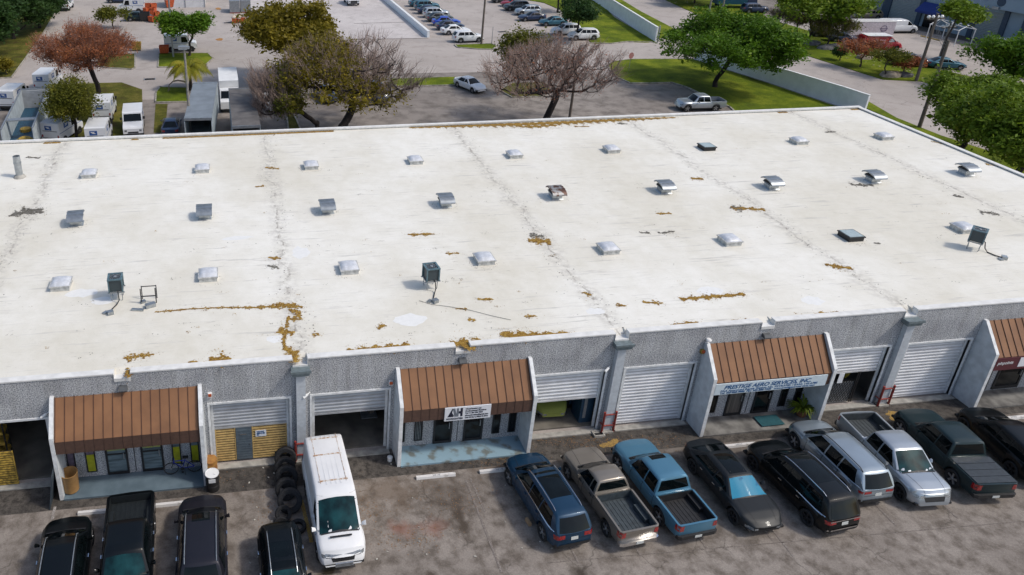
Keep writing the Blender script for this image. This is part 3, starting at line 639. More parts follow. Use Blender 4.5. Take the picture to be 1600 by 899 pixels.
# hooded ventilators
M['hood'] = pm('weathered_hood', (.30, .33, .36), rough=.4, metal=.6, var=.12, scale=3); M['rusty'] = pm('rust_streaked_hood', (.30, .30, .30), rough=.5, metal=.4, c2=(.10, .05, .035), scale=2.2, lo=.46, hi=.54)
def make_vent():
    t = thing('roof_ventilator', None, 'roof ventilator', (0, 0, 0), 0, 'hooded ventilators along the roof')
    b = MB(); w_ = .40
    v = []
    for z, e in ((0, .50), (.06, .44), (.07, .40), (.34, .40), (.50, .52)): v += [(-e, -e*.9, z), (e, -e*.9, z), (e, e*.9, z), (-e, e*.9, z)]
    b.add(v, [(0, 3, 2, 1)]+[(4*q+k, 4*q+(k+1) % 4, 4*q+4+(k+1) % 4, 4*q+4+k) for q in range(4) for k in range(4)]+[(16, 17, 18, 19)])
    b.build('curb', M['galv'], t)
    h = MB(); n = 8; top = []; bot = []
    prof = [(-.80, .52), (-.74, .62), (-.55, .75), (-.25, .84), (.1, .87), (.42, .84), (.62, .76), (.70, .66)]
    vs_ = []; fs = []
    for x, hf in ((-.58, 0), (-.56, .0), (.56, 0), (.58, 0)):
        pass
    for x in (-.57, .57):
        for y, z in prof: vs_.append((x, y, z))
    P = len(prof)
    for k in range(P-1): fs.append((k, k+1, P+k+1, P+k))
    nb = len(vs_)
    for x in (-.57, .57):
        for y, z in prof: vs_.append((x, y*.98, z-.10 if -.7 < y < .6 else z-.06))
    for k in range(P-1): fs.append((nb+k, nb+P+k, nb+P+k+1, nb+k+1))
    for k in range(P-1): fs.append((k, nb+k, nb+k+1, k+1)); fs.append((P+k, P+k+1, nb+P+k+1, nb+P+k))
    fs.append((0, P, nb+P, nb)); fs.append((P-1, nb+P-1, nb+2*P-1, 2*P-1))
    h.add(vs_, fs)
    for yy in (-.27, .12, .45):
        i = max(k for k in range(P-1) if prof[k][0] <= yy); z = prof[i][1]+(prof[i+1][1]-prof[i][1])*(yy-prof[i][0])/(prof[i+1][0]-prof[i][0])
        h.box(-.585, .585, yy-.015, yy+.015, z-.02, z+.025)
    h.build('hood', M['hood'], t, smooth=30)
    k_ = MB(); k_.box(-.45, .45, -.42, .42, .47, .60); k_.build('throat', M['black'], t)
    return t
vp = None
VL = ['blue-grey hooded roof ventilator farthest left, above the left condenser', 'narrow grey hooded ventilator second from left on the roof', 'hooded ventilator third from left on the roof', 'hooded ventilator fourth from left, just right of the mossy streak',
      'rust-stained hooded ventilator at the middle of the roof', 'hooded ventilator with bright reflective top right of the rusty one', 'hooded ventilator third from the right end of the roof', 'hooded ventilator second from the right end of the roof', 'hooded ventilator closest to the right roof edge']
for k, (u, v) in enumerate([(118, 338), (319, 328), (511, 320), (696, 310), (869, 298), (1039, 289), (1207, 283), (1366, 273), (1512, 262)]):
    p = G(u, v, RZ+.5); o = make_vent() if vp is None else copy_tree(vp)
    if vp is None: vp = o
    o.location = (p.x, p.y, RZ+.001); o['label'] = VL[k]; o.rotation_euler.z = [.06, 0, .02, 0, .02, -.02, 0, .02, 0][k]
    s_ = .84; o.scale = (s_, s_, s_)
    if k == 4:
        for ch in o.children:
            if ch.name.startswith('hood'): ch.material_slots[0].link = 'OBJECT'; ch.material_slots[0].material = M['rusty']
# vent pipe at left
p = G(31, 277, RZ); t = thing('vent_pipe', 'tall grey round vent pipe at the left of the roof', 'vent pipe', (p.x, p.y, RZ)); b = MB(); b.lathe([(.24, 0), (.24, 1.0), (.24, 1.55), (.20, 1.56), (.20, 1.0)], 18, m=0); b.lathe([(.265, 1.0), (.265, 1.10)], 18); b.build('pipe', M['galv'], t, smooth=40)
b = MB(); b.lathe([(.42, 0), (.36, .10), (.26, .2), (.245, .21)], 18); b.build('flashing', M['conc'], t, smooth=40)
# condensers
M['cond'] = pm('condenser_grille', (.045, .065, .075), rough=.5, var=.2, scale=30, stretch=(1, 1, 4)); M['condt'] = pm('condenser_cabinet', (.10, .17, .20), rough=.5, var=.2)
def condenser(u, v, l, rz, style=0):
    p = G(u, v, RZ); t = thing('air_conditioner', l, 'air conditioner', (p.x, p.y, RZ), rz, 'condensers standing on the roof'); t.scale = (.82, .82, .9)
    b = MB(); b.box(-.36, .36, -.36, .36, .62, 1.34); b.build('cabinet', M['cond'], t)
    for a_ in (-1, 1):
        for c_ in (-1, 1):
            l_ = MB(); l_.box(a_*.40-.04, a_*.40+.04, c_*.40-.04, c_*.40+.04, .60, 1.36); l_.build('corner_post', M['condt'], t)
            l_ = MB(); l_.tube([(a_*.33, c_*.33, .55), (a_*.33, c_*.33, .12), (a_*.3, c_*.3, 0)], .028, 6); l_.build('leg', M['metalg'], t)
    f_ = MB()
    f_.box(-.45, .45, -.45, -.33, 1.361, 1.42); f_.box(-.45, .45, .33, .45, 1.361, 1.42); f_.box(-.45, -.33, -.33, .33, 1.361, 1.42); f_.box(.33, .45, -.33, .33, 1.361, 1.42)
    f_.build('top_cover', M['condt'], t)
    g_ = MB(); g_.lathe([(.34, 1.345), (.34, 1.36), (.30, 1.36), (.30, 1.345)], 24, close=True)
    for r_ in (.1, .2, .3): g_.lathe([(r_, 1.39), (r_+.012, 1.39), (r_+.012, 1.40), (r_, 1.40)], 20, close=True)
    for k in range(6): g_.cbox((0, 0, 1.40), (.64, .012, .012), k*math.pi/6)
    g_.lathe([(.09, 1.35), (.09, 1.42), (.07, 1.43)], 12)
    g_.build('fan_grille', M['metalg'], t)
    fr = MB()
    for s_ in (-.38, .38): fr.box(-.5, .5, s_-.04, s_+.04, .54, .60); fr.box(s_-.04, s_+.04, -.34, .34, .54, .60)
    fr.build('stand', M['metalg'], t)
    q = MB(); q.tube([(.1, -.3, .7), (.12, -.5, .6), (.15, -.6, .2), (.0, -.8, .04), (-.25, -1.3, .05), (-.3, -1.7, .06)], .035, 6); q.build('pipe_run', M['black'], t)
    bx = MB(); bx.cbox((-.3, -1.75, .10), (.35, .3, .2), .3); bx.cbox((-.62, -1.6, .05), (.3, .2, .08), .8); bx.build('roof_box', M['galv'], t)
condenser(184, 466, 'dark green condenser on legs at the left of the roof', .05)
condenser(1520, 389, 'boxy condenser on thin legs near the right skylight', R(38))
condenser(672, 449, 'small condenser behind the middle of the roof, left of a skylight', .1)
p = G(233, 474, RZ); t = thing('equipment_stand', 'empty black metal equipment stand right of the left condenser', 'stand', (p.x, p.y, RZ)); b = MB()
for x in (-.36, .36): b.tube([(x, 0, 0), (x, 0, .85)], .03, 6); b.tube([(x, .45, 0), (x, .45, .75)], .025, 6)
b.tube([(-.36, 0, .42), (.36, 0, .42)], .03, 6); b.tube([(-.36, .45, .72), (.36, .45, .72)], .025, 6); b.build('frame', M['black'], t)
b = MB(); b.cbox((.1, -.35, .1), (.5, .25, .2), .4); b.cbox((-.5, -.6, .05), (.6, .16, .08), -.2); b.cbox((-.3, .1, .06), (.25, .2, .1), .5); b.build('roof_box', M['galv'], t)
# conduit lines lying on the roof
def conduit(pts, r, l, m='black'):
    b = MB(); b.tube([G(u, v, RZ+.03) for u, v in pts], r, 5); return tag(b.build('conduit', M[m]), l, 'pipe')
conduit([(655, 470), (675, 476), (700, 479), (735, 485), (770, 494), (798, 500)], .010, 'thin dark conduit snaking over the roof below the middle condenser')
# ------------------------------------------------------------------ leaf litter and moss on the roof
M['moss'] = pm('rotting_leaf_litter', (.33, .19, .02), rough=.95, c2=(.17, .085, .012), scale=1.8)
_t = M['moss'].node_tree; _g = _t.nodes.new('ShaderNodeNewGeometry'); _r = _t.nodes.new('ShaderNodeValToRGB'); _r.color_ramp.elements[0].color = (.14, .065, .012, 1); _r.color_ramp.elements[1].color = (.42, .27, .06, 1); _e = _r.color_ramp.elements.new(.5); _e.color = (.27, .15, .018, 1)
_t.links.new(_g.outputs['Random Per Island'], _r.inputs[0]); _t.links.new(_r.outputs[0], _t.nodes['Principled BSDF'].inputs['Base Color']); M['mossd'] = pm('dark_leaf_litter', (.10, .09, .07), rough=.95, c2=(.16, .15, .13), scale=6)
rl = random.Random(11)
class Flakes:
    def __init__(s): s.v = []; s.f = []
    def put(s, x, y, z, a):
        n = len(s.v); t = rl.random()*6.28; k = rl.choice((3, 4, 5)); 
        for i in range(k): s.v.append((x+a*math.cos(t+6.28*i/k)*rl.uniform(.6, 1.5), y+a*.8*math.sin(t+6.28*i/k)*rl.uniform(.6, 1.3), z+rl.random()*.012))
        s.f.append(tuple(range(n, n+k)))
FB, FD = Flakes(), Flakes()
def litter(F_, pts, wpx, dens=1.0, size=.055, ragged=.5):
    """pts: centre line in photo pixels on the roof; wpx: half width in px (list or number)"""
    P = [G(u, v, RZ) for u, v in pts]
    for k in range(len(P)-1):
        a, b = P[k], P[k+1]; L_ = max((b-a).length, .05)
        w0 = (wpx[k] if isinstance(wpx, list) else wpx); w1 = (wpx[k+1] if isinstance(wpx, list) else wpx)
        d = (b-a).normalized() if (b-a).length > 1e-6 else Vector((1, 0, 0)); nn = Vector((-d.y, d.x, 0))
        n = int(dens*L_*max(w0, w1, .03)*2*420)
        for _ in range(n):
            t = rl.random(); wv = w0+(w1-w0)*t
            wv *= .75+.45*math.sin(9*(a.x+L_*t)+k)+ragged*.3*math.sin(23*(a.y+L_*t))
            q = a+d*(t*L_)+nn*(rl.gauss(0, .5)*max(wv, .02))
            if q.y > 29.66: q.y = 29.66-rl.random()*.25
            F_.put(q.x, q.y, RZ+.006, size*rl.uniform(.5, 1.4))
            if rl.random() < .35:
                q = a+d*(t*L_+rl.gauss(0, .25))+nn*(rl.gauss(0, 1.5)*max(wv, .05))
                if q.y < 29.6: F_.put(q.x, q.y, RZ+.005, size*rl.uniform(.2, .5))
L_ = litter
L_(FB, [(243, 488), (300, 483), (350, 481), (400, 481), (430, 479)], [.10, .06, .10, .12, .2], 1.4, .04)
L_(FB, [(428, 480), (445, 477), (472, 480)], [.2, .3, .15]); L_(FB, [(452, 484), (468, 490), (462, 500), (448, 498)], [.1, .22, .2, .18]); L_(FB, [(432, 520), (445, 518), (458, 521)], [.1, .35, .2])
L_(FB, [(449, 500), (447, 520), (443, 535), (447, 546), (460, 555), (463, 566)], [.08, .1, .06, .15, .25, .3]); L_(FB, [(446, 544), (455, 550), (466, 552)], .2)
L_(FB, [(544, 549), (580, 546), (640, 540)], [.14, .24, .18], 1.7); L_(FB, [(672, 541), (705, 538), (730, 536), (765, 533)], [.05, .14, .4, .08], 1.6); L_(FB, [(725, 541), (742, 541)], .32, 1.5)
L_(FB, [(788, 519), (795, 526), (830, 524), (890, 521)], [.2, .4, .22, .1], 1.5); L_(FB, [(1048, 509), (1070, 507), (1090, 504)], [.1, .2, .08], 1.3); L_(FB, [(1143, 501), (1170, 500)], .06)
L_(FB, [(1064, 468), (1110, 464), (1163, 460)], [.14, .18, .12], 1.6); L_(FB, [(1273, 491), (1312, 489)], .1, 1.5)
L_(FB, [(590, 514), (601, 508)], .18); L_(FB, [(748, 468), (770, 468)], .12); L_(FB, [(638, 367), (678, 366)], .16, 1.5); L_(FB, [(697, 396), (717, 396)], .12); L_(FB, [(826, 376), (860, 378)], [.35, .4], 1.3); L_(FD, [(828, 368), (850, 370)], .4, .5)
L_(FB, [(1145, 326), (1165, 326), (1195, 328)], [.35, .18, .22], 1.2); L_(FD, [(1142, 323), (1160, 327)], .5, .6); L_(FB, [(1080, 279), (1098, 280)], .25, 1.1); L_(FB, [(1290, 413), (1305, 417), (1330, 419)], [.2, .25, .15], 1.3); L_(FB, [(1025, 334), (1048, 334)], .14)
L_(FB, [(193, 560), (215, 558), (240, 554)], [.15, .3, .1], .6, .05); L_(FB, [(328, 563), (345, 562), (360, 561)], [.25, .5, .2], 1.0); L_(FB, [(295, 567), (308, 566)], .1, 1.3); L_(FB, [(196, 584), (211, 583)], .22, 1.5)
L_(FB, [(72, 219), (97, 219)], .25, 1.0); L_(FB, [(207, 213), (218, 213)], .18); L_(FB, [(400, 292), (412, 291)], .14); L_(FB, [(415, 262), (436, 264)], .2, .8); L_(FB, [(420, 403), (438, 404)], .14, 1.4); L_(FD, [(418, 415), (436, 420)], .2, .4)
L_(FD, [(14, 338), (35, 333), (50, 328), (66, 333)], [.2, .55, .7, .2], .7, .06); L_(FD, [(41, 246), (63, 247)], .18, .6)
L_(FB, [(255, 214), (330, 211), (430, 207), (520, 204)], [.12, .22, .36, .12], 1.1); L_(FB, [(640, 200), (700, 197.5), (760, 196), (830, 194), (900, 191), (960, 188), (1055, 184)], [.08, .35, .42, .6, .5, .42, .08], 1.5)
L_(FB, [(700, 197), (800, 194), (820, 199), (870, 196)], [.1, .25, .4, .15], 1.0); L_(FB, [(898, 198), (920, 198)], .15, .8); L_(FD, [(965, 193), (980, 194)], .2, .8); L_(FB, [(1210, 173.5), (1228, 175)], .25, .9); L_(FB, [(1323, 168.5), (1334, 168)], .25, 1.4)
L_(FD, [(1290, 207), (1305, 206)], .2, .9); L_(FD, [(1490, 305), (1505, 309)], .25, .9); L_(FD, [(1530, 331), (1560, 335)], .35, .4); L_(FB, [(1455, 221), (1475, 225)], .3, .25); L_(FB, [(1540, 257), (1560, 260)], .2, .5); L_(FD, [(1330, 289), (1365, 290)], .3, .5)
L_(FD, [(1000, 364), (1015, 364)], .12); L_(FD, [(1030, 365), (1055, 362)], .15, .5); L_(FB, [(1005, 473), (1035, 474)], .15, .8); L_(FB, [(963, 477), (978, 478)], .14, .8); L_(FB, [(912, 457), (922, 462)], .2, .8); L_(FB, [(820, 495), (838, 494)], .15, .7); L_(FB, [(713, 483), (730, 483)], .1, .7); L_(FB, [(731, 500), (743, 500)], .15, .6); L_(FB, [(488, 523), (499, 522)], .15, .6)
L_(FD, [(1366, 380), (1375, 381)], .12, .8)
for _ in range(260):
    u, v = rl.uniform(10, 1590), rl.uniform(225, 560); p = G(u, v, RZ)
    if not (.6 < p.y < 29.4 and p.x < 52): continue
    a = rl.random(); n = rl.randint(2, 10); sx = rl.uniform(.05, .35)
    for k in range(n): (FD if a < .6 else FB).put(p.x+rl.gauss(0, sx), p.y+rl.gauss(0, .05), RZ+.006, rl.uniform(.012, .035))
for i in range(-1, 4):
    for _ in range(240):
        y = rl.uniform(.5, 29.5); FD.put(i*T+rl.gauss(0, .35)+.35*math.sin(y*.5+i), y, RZ+.006, rl.uniform(.012, .045))
# dirt gathered round the curbs of skylights and ventilators
for u, v in [(139, 268), (316, 260), (486, 255), (649, 247), (804, 238), (956, 230), (1105, 226), (1249, 217), (1382, 210), (325, 425), (545, 414), (757, 400), (951, 384), (1141, 371), (1331, 364), (118, 338), (319, 328), (511, 320), (696, 310), (869, 298), (1039, 289), (1207, 283), (1366, 273), (1512, 262)]:
    p = G(u, v, RZ+.4); e = rl.uniform(.3, 1.2)
    for _ in range(int(70*e)):
        a = rl.uniform(0, 6.28); r_ = rl.uniform(.5, .62)+abs(rl.gauss(0, .14)); FD.put(p.x+r_*math.cos(a)*1.15-.05, p.y+r_*math.sin(a)*1.1-.05, RZ+.005, rl.uniform(.008, .028))
M['patch'] = pm('fresh_white_coating', (.765, .76, .735), rough=.7, var=.03); M['grime'] = pm('ponding_film', (.60, .56, .47), rough=.8, var=.06, scale=1.2)
for k, (u, v, rx, ry, mm) in enumerate([(128, 458, .8, .4, 'patch'), (160, 470, .6, .35, 'patch'), (370, 372, .9, .25, 'patch'), (930, 487, .5, .3, 'patch'), (1110, 455, .7, .4, 'patch'), (1270, 470, .6, .4, 'patch'), (470, 395, .5, .7, 'patch'), (430, 530, .4, .3, 'patch'), (640, 500, .9, .5, 'patch')]):
    q = G(u, v, RZ); r_ = random.Random(k+50); n_ = 18; pts_ = [(q.x+rx*math.cos(t*.349)*r_.uniform(.8, 1.15), q.y+ry*math.sin(t*.349)*r_.uniform(.75, 1.2)) for t in range(n_)]
    b = MB(); b.add([(x, y, RZ+.003) for x, y in pts_], [tuple(range(n_))]); b.build('coating_patch', M[mm], WH)
for F_, m, n in ((FB, 'moss', 'leaf_litter'), (FD, 'mossd', 'dark_debris')):
    b = MB(); b.v = F_.v; b.f = F_.f; b.m = [0]*len(F_.f); me = bpy.data.meshes.new(n); me.from_pydata(b.v, [], b.f); me.materials.append(M[m]); o = bpy.data.objects.new(n, me); col.objects.link(o)
    tag(o, 'brown leaf litter and moss patches scattered over the white roof' if m == 'moss' else 'dark debris specks scattered along the roof seams', 'leaf litter', None, 'stuff')
# ------------------------------------------------------------------ vehicles
def interp(x, tab, sm=0):
    xs = [a for a, _ in tab]; ys = [b for _, b in tab]
    if not sm: return float(np.interp(x, xs, ys))
    return float(np.mean([np.interp(x+sm*k, xs, ys) for k in (-1, -.5, 0, .5, 1)]))
def decal(bvh, quad, d, m, name, parent, off=.006, nx=10, ny=8, thick=0):
    """conform a patch onto the bodywork: quad corners (3D) are cast along direction d"""
    d = Vector(d).normalized(); A, B_, C_, D_ = [Vector(q) for q in quad]; P = {}
    for i in range(nx+1):
        for j in range(ny+1):
            s, t = i/nx, j/ny; p = (A*(1-s)+B_*s)*(1-t)+(D_*(1-s)+C_*s)*t
            h = bvh.ray_cast(p-d*6, d)
            if h[0] is None: continue
            n = h[1]; n = -n if n.dot(d) > 0 else n; P[i, j] = h[0]+n*off
    b = MB(); idx = {}
    for k, p in P.items(): idx[k] = len(b.v); b.v.append(tuple(p))
    for i in range(nx):
        for j in range(ny):
            ks = [(i, j), (i+1, j), (i+1, j+1), (i, j+1)]
            if all(k in idx for k in ks):
                pp = [P[k] for k in ks]
                if max((pp[a]-pp[a-1]).length for a in range(4)) < .55: b.f.append(tuple(idx[k] for k in ks)); b.m.append(0)
    if not b.f: return None
    return b.build(name, m, parent, smooth=60)
def wheel_parts(root, x, y, Rw, rim, wd=.24):
    s = 1 if y > 0 else -1
    t = MB(); r = Rw; t.lathe([(r*.66, -wd/2+.02), (r*.9, -wd/2), (r*.985, -wd/2+.03), (r, -wd/4), (r, wd/4), (r*.985, wd/2-.03), (r*.9, wd/2), (r*.66, wd/2-.02)], 28, (0, 0, 0), 'Y', close=True)
    to = t.build('wheel', M['rubber'], root, smooth=40, loc=(x, y, Rw))
    k = MB(); k.lathe([(r*.67, s*(wd/2-.02)), (r*.64, s*(wd/2-.05)), (r*.6, s*(wd/2-.11))], 24, (0, 0, 0), 'Y', caps=(0, 1))
    for q in range(5):
        a = q*2*math.pi/5+.3
        for da in (-.14, .14):
            k.cbox((math.cos(a+da)*r*.34, s*(wd/2-.055), math.sin(a+da)*r*.34), (r*.62, .035, r*.11), 0, 1, 0, -(a+da*.4))
    k.lathe([(r*.14, s*(wd/2-.03)), (r*.12, s*(wd/2-.01)), (.001, s*(wd/2-.01))], 12, (0, 0, 0), 'Y', 1)
    k.lathe([(r*.67, s*(wd/2-.02)), (r*.63, s*(wd/2-.012)), (r*.6, s*(wd/2-.04))], 24, (0, 0, 0), 'Y', 1) if False else None
    k.build('rim', [M['black'], rim], to, smooth=40)
def make_car(sp, label, pm_, name='parked_car', cat='car', group=None, lod=0):
    g = sp.get; L_, W_, Hh, xf, xr, Rw = sp['L'], sp['W'], sp['H'], sp['xf'], sp['xr'], sp.get('R', .37)
    t = thing(name, label, cat, (0, 0, 0), 0, group)
    hl = L_/2; belt, top = sp['belt'], sp['top']; bed = g('bed')
    xs = list(np.linspace(-hl, hl, 90 if lod == 0 else 46))
    for xw in (xf, xr):
        for k in range(13): xs.append(xw+(Rw+.06)*math.cos(math.pi*k/12)*1.0); 
        xs += [xw-Rw-.065, xw+Rw+.065]
    if bed: xs += [bed[0]-.004, bed[0]+.004, bed[1]-.004, bed[1]+.004]
    xs += [-hl+.02, -hl+.05, hl-.02, hl-.05]; xs = sorted(set(round(x, 4) for x in xs if abs(x) <= hl))
    zb = g('zb', .30)
    def hw(x):
        w = W_/2
        a = (x-(hl-g('fr', 1.0)))/g('fr', 1.0); 
        if a > 0: w *= 1-g('fe', .24)*a**2.6
        a = (-x-(hl-g('rr', .8)))/g('rr', .8)
        if a > 0: w *= 1-g('re', .15)*a**2.6
        e = (abs(x)-(hl-.10))/.10
        if e > 0: w *= 1-.07*e*e
        return w
    V = []; n = 10
    for x in xs:
        w = hw(x); s = interp(x, belt, .06); tt = max(interp(x, top, .05), s+.004); b = zb
        ef = (x-(hl-.7))/.7; er = (-x-(hl-.6))/.6
        if ef > 0: b += .06*ef
        if er > 0: b += .10*er
        for xw in (xf, xr):
            ra = Rw+.055
            if abs(x-xw) < ra: b = max(b, Rw+math.sqrt(ra*ra-(x-xw)**2))
        b = min(b, s-.08); h = s-b
        inb = bed and bed[0] < x < bed[1]
        if inb:
            cov = bed[3] if len(bed) > 3 else None
            zf = bed[2]
            sec = [(w*.92, b), (w*.99, b+.15*h), (w, b+.4*h), (w*.995, b+.7*h), (w*.985, b+.92*h), (w*.97, s), (w*.97-.085, s), (w*.97-.095, zf if not cov else s-.02), (w*.4, zf if not cov else s-.01), (0, zf if not cov else s)]
        else:
            sec = [(w*.90, b), (w*.985, b+.14*h), (w*.988, b+.38*h), (w*1.0, b+.72*h), (w*.968, b+.81*h), (w*.945, s-.012), (w*.90, s+(tt-s)*.35), (w*.78, s+(tt-s)*.75), (w*.42, tt+.0), (0, tt+.012)]
        V.append([(x, y, z) for y, z in sec])
    b = MB(); vs_ = []
    for row in V:
        for sgn in (1, -1):
            for (x, y, z) in row:
                lean = g('lean', .17)
                q = max(0, (x-(hl-.35))/.35); x2 = x-q*lean*max(0, (z-.55)/.35)**1.3 - q*max(0, (.42-z))*.25
                q = max(0, (-x-(hl-.35))/.35); x2 += q*g('rlean', .06)*max(0, (z-.6)/.4)**1.3+q*max(0, (.42-z))*.25
                yy = (abs(y)/(W_/2))**2; q = min(1, max(0, (x-(hl-.9))/.9)); x2 -= q*q*g('fc', .26)*yy; q = min(1, max(0, (-x-(hl-.7))/.7)); x2 += q*q*g('rc', .14)*yy
                vs_.append((x2, sgn*y, z))
    fs = []; st = 2*n
    for i in range(len(V)-1):
        for sgn in (0, 1):
            for k in range(n-1):
                a = i*st+sgn*n+k; q = (a, a+1, a+st+1, a+st); fs.append(q if sgn else q[::-1])
    for i in (0, len(V)-1):
        for k in range(n-1): a = i*st+k; fs.append((a, a+1, a+n+1, a+n))
    b.add(vs_, fs)
    body = b.build('body', pm_, t, smooth=38)
    bm = bmesh.new(); bm.from_mesh(body.data); bmesh.ops.remove_doubles(bm, verts=bm.verts, dist=.0005); bmesh.ops.recalc_face_normals(bm, faces=bm.faces); bm.to_mesh(body.data); bm.free(); body.data.shade_smooth(); body.data.set_sharp_from_angle(angle=R(38))
    # cabin
    xrb, xrt, xwt, xwb = sp['cab']; zr = Hh; wr = g('wr', .60); crown = g('crown', .02)
    prof = g('roofp') or [(xrb, interp(xrb, belt)), (xrt, zr-.05), (xrt+.35, zr-.01), ((xrt+xwt)/2, zr), (xwt-.25, zr-.02), (xwt, zr-.05), (xwb, interp(xwb, top)+.01)]
    cx = sorted(set(list(np.linspace(xrb, xwb, 44 if lod == 0 else 24))+[xrt, xwt, xrb+.01, xwb-.01])); V = []; m_ = 8
    for x in cx:
        s = interp(x, belt)-.03; r = max(interp(x, prof, .05 if xrb+.06 < x < xwb-.06 else 0), s+.035); k = min(1, (r-s)/(zr-s)); w = hw(x)*.93
        wt = w-(w-wr)*k; top_ = r
        sec = [(w, s), (w-(w-wt)*.30, s+(r-s)*.36), (w-(w-wt)*.68, s+(r-s)*.68), (wt, r-.075*k), (wt-.035*k, r-.03*k), (wt-.12*k, r-.004), (wt*.5, r+crown*k*.8), (0, r+crown*k)]
        V.append([(x, y, z) for y, z in sec])
    def cur(x, y):
        q = min(1, max(0, (x-(xwt-.5))/(xwb-xwt+.5))); r_ = min(1, max(0, ((xrt+.3)-x)/(xrt-xrb+.3))); yy = (abs(y)/(W_/2))**2; return x-q*.30*yy+r_*g('rcc', .16)*yy
    b = MB(); vs_ = [(cur(x, y), sg*y, z) for row in V for sg in (1, -1) for (x, y, z) in row]; fs = []; st = 2*m_
    for i in range(len(V)-1):
        for sg in (0, 1):
            for k in range(m_-1): a = i*st+sg*m_+k; q = (a, a+1, a+st+1, a+st); fs.append(q if sg else q[::-1])
    for i in (0, len(V)-1):
        for k in range(m_-1): a = i*st+k; fs.append((a, a+1, a+m_+1, a+m_))
    b.add(vs_, fs); cab = b.build('cabin', pm_, t, smooth=45)
    bm = bmesh.new(); bm.from_mesh(cab.data); bmesh.ops.remove_doubles(bm, verts=bm.verts, dist=.0005); bmesh.ops.recalc_face_normals(bm, faces=bm.faces); bm.to_mesh(cab.data); bm.free(); cab.data.shade_smooth(); cab.data.set_sharp_from_angle(angle=R(45))
    bv = []; bf = []
    for o in (body, cab):
        k = len(bv); bv += [v.co.copy() for v in o.data.vertices]; bf += [tuple(i+k for i in p.vertices) for p in o.data.polygons]
    bvh = BVHTree.FromPolygons(bv, bf)
    zbelt = interp((xrt+xwt)/2, belt); glass = g('glass', M['glass']); D = lambda q, d, m, nm, **k: decal(bvh, q, d, m, nm, t, **k)
    wb_ = hw(xwb)*.93
    # windshield, rear glass, side windows
    D([(xwb-.05, -wb_*.90, 0), (xwb-.05, wb_*.90, 0), (xwt+.05, wr*.90, 0), (xwt+.05, -wr*.90, 0)], (0, 0, -1), g('ws', glass), 'windshield', nx=12, ny=8)
    if g('rearglass', 'rear') == 'rear':
        zt_ = interp(xrt, prof)-.06; zl = g('rgz', zbelt+.06); wl = hw(xrb+.1)*.78
        D([(0, -wl, zl), (0, wl, zl), (0, wr*.86, zt_), (0, -wr*.86, zt_)], (1, 0, 0), g('rg', glass), 'rear_window', nx=12, ny=6)
    elif g('rearglass') == 'top':
        D([(xrb+.07, -wb_*.86, 0), (xrb+.07, wb_*.86, 0), (xrt-.05, wr*.88, 0), (xrt-.05, -wr*.88, 0)], (0, 0, -1), glass, 'rear_window', nx=12, ny=8)
    zw0, zw1 = zbelt+.035, zr-.125
    sw = g('sidewin')
    if sw is None:
        xa, xb = xrb+g('cq', .30), xwb-.42; xc, xd = xrt+g('cqt', .12), xwt-.02; sp_ = g('pillars', [.0])
        bt = [xa]+[v for p in sp_ for v in (p-.035, p+.035)]+[xb]; tp = [xc]+[v for p in sp_ for v in (p-.035, p+.035)]+[xd]
        sw = [(bt[2*k], bt[2*k+1], tp[2*k], tp[2*k+1]) for k in range(len(bt)//2)]
    for (a, b_, c_, d_) in sw:
        for sg in (1, -1):
            D([(a, 0, zw0), (b_, 0, zw0), (d_, 0, zw1), (c_, 0, zw1)], (0, -sg, 0), glass, 'window', nx=8, ny=5)
    for k, (xw, rw_) in enumerate(((xf, 1), (xr, 1))):
        for sg in (1, -1): wheel_parts(t, xw, sg*(W_/2-.135), Rw, g('rim', M['rim']))
    u = MB(); u.box(-hl+.35, hl-.35, -W_*.33, W_*.33, .2, min(.62, zbelt-.2)); u.box(-hl+.15, hl-.15, -W_*.42, W_*.42, zb+.06, zb+.16); u.build('underbody', M['black'], t)
    # lights
    zh = g('zh', .72); zt = g('zt', .86); wf = W_/2*.84
    for sg in (1, -1):
        D([(hl, sg*wf*.50, zh-.05), (hl, sg*wf*1.02, zh-.04), (hl, sg*wf*1.04, zh+.08), (hl, sg*wf*.52, zh+.05)], (-1, 0, 0), M['lampw'], 'headlight', nx=6, ny=3)
        if lod == 0: D([(hl-.10, 0, zh-.04), (hl-g('hs', .45), 0, zh+.05), (hl-g('hs', .45)-.05, 0, zh+.10), (hl-.10, 0, zh+.08)], (0, -sg, 0), M['lampw'], 'headlight_wrap', nx=6, ny=3)
        a = g('tl', (.62, 1.0, -.09, .10)); wq = W_/2*.88
        D([(-hl, sg*wq*a[0], zt+a[2]), (-hl, sg*wq*a[1], zt+a[2]), (-hl, sg*wq*a[1], zt+a[3]), (-hl, sg*wq*a[0], zt+a[3])], (1, 0, 0), M['lampr'], 'tail_light', nx=6, ny=4)
        if lod == 0: D([(-hl+.04, 0, zt+a[2]), (-hl+.24, 0, zt+a[2]+.02), (-hl+.24, 0, zt+a[3]), (-hl+.04, 0, zt+a[3])], (0, -sg, 0), M['lampr'], 'tail_light_wrap', nx=4, ny=3)
    if lod == 0 or g('grille'):
        gz = g('gz', (.50, .72)); D([(hl, -W_*.22, gz[0]), (hl, W_*.22, gz[0]), (hl, W_*.25, gz[1]), (hl, -W_*.25, gz[1])], (-1, 0, 0), M['black'], 'grille', nx=8, ny=4)
        D([(hl, -W_*.36, .34), (hl, W_*.36, .34), (hl, W_*.38, .44), (hl, -W_*.38, .44)], (-1, 0, 0), M['black'], 'front_bumper_vent', nx=8, ny=2)
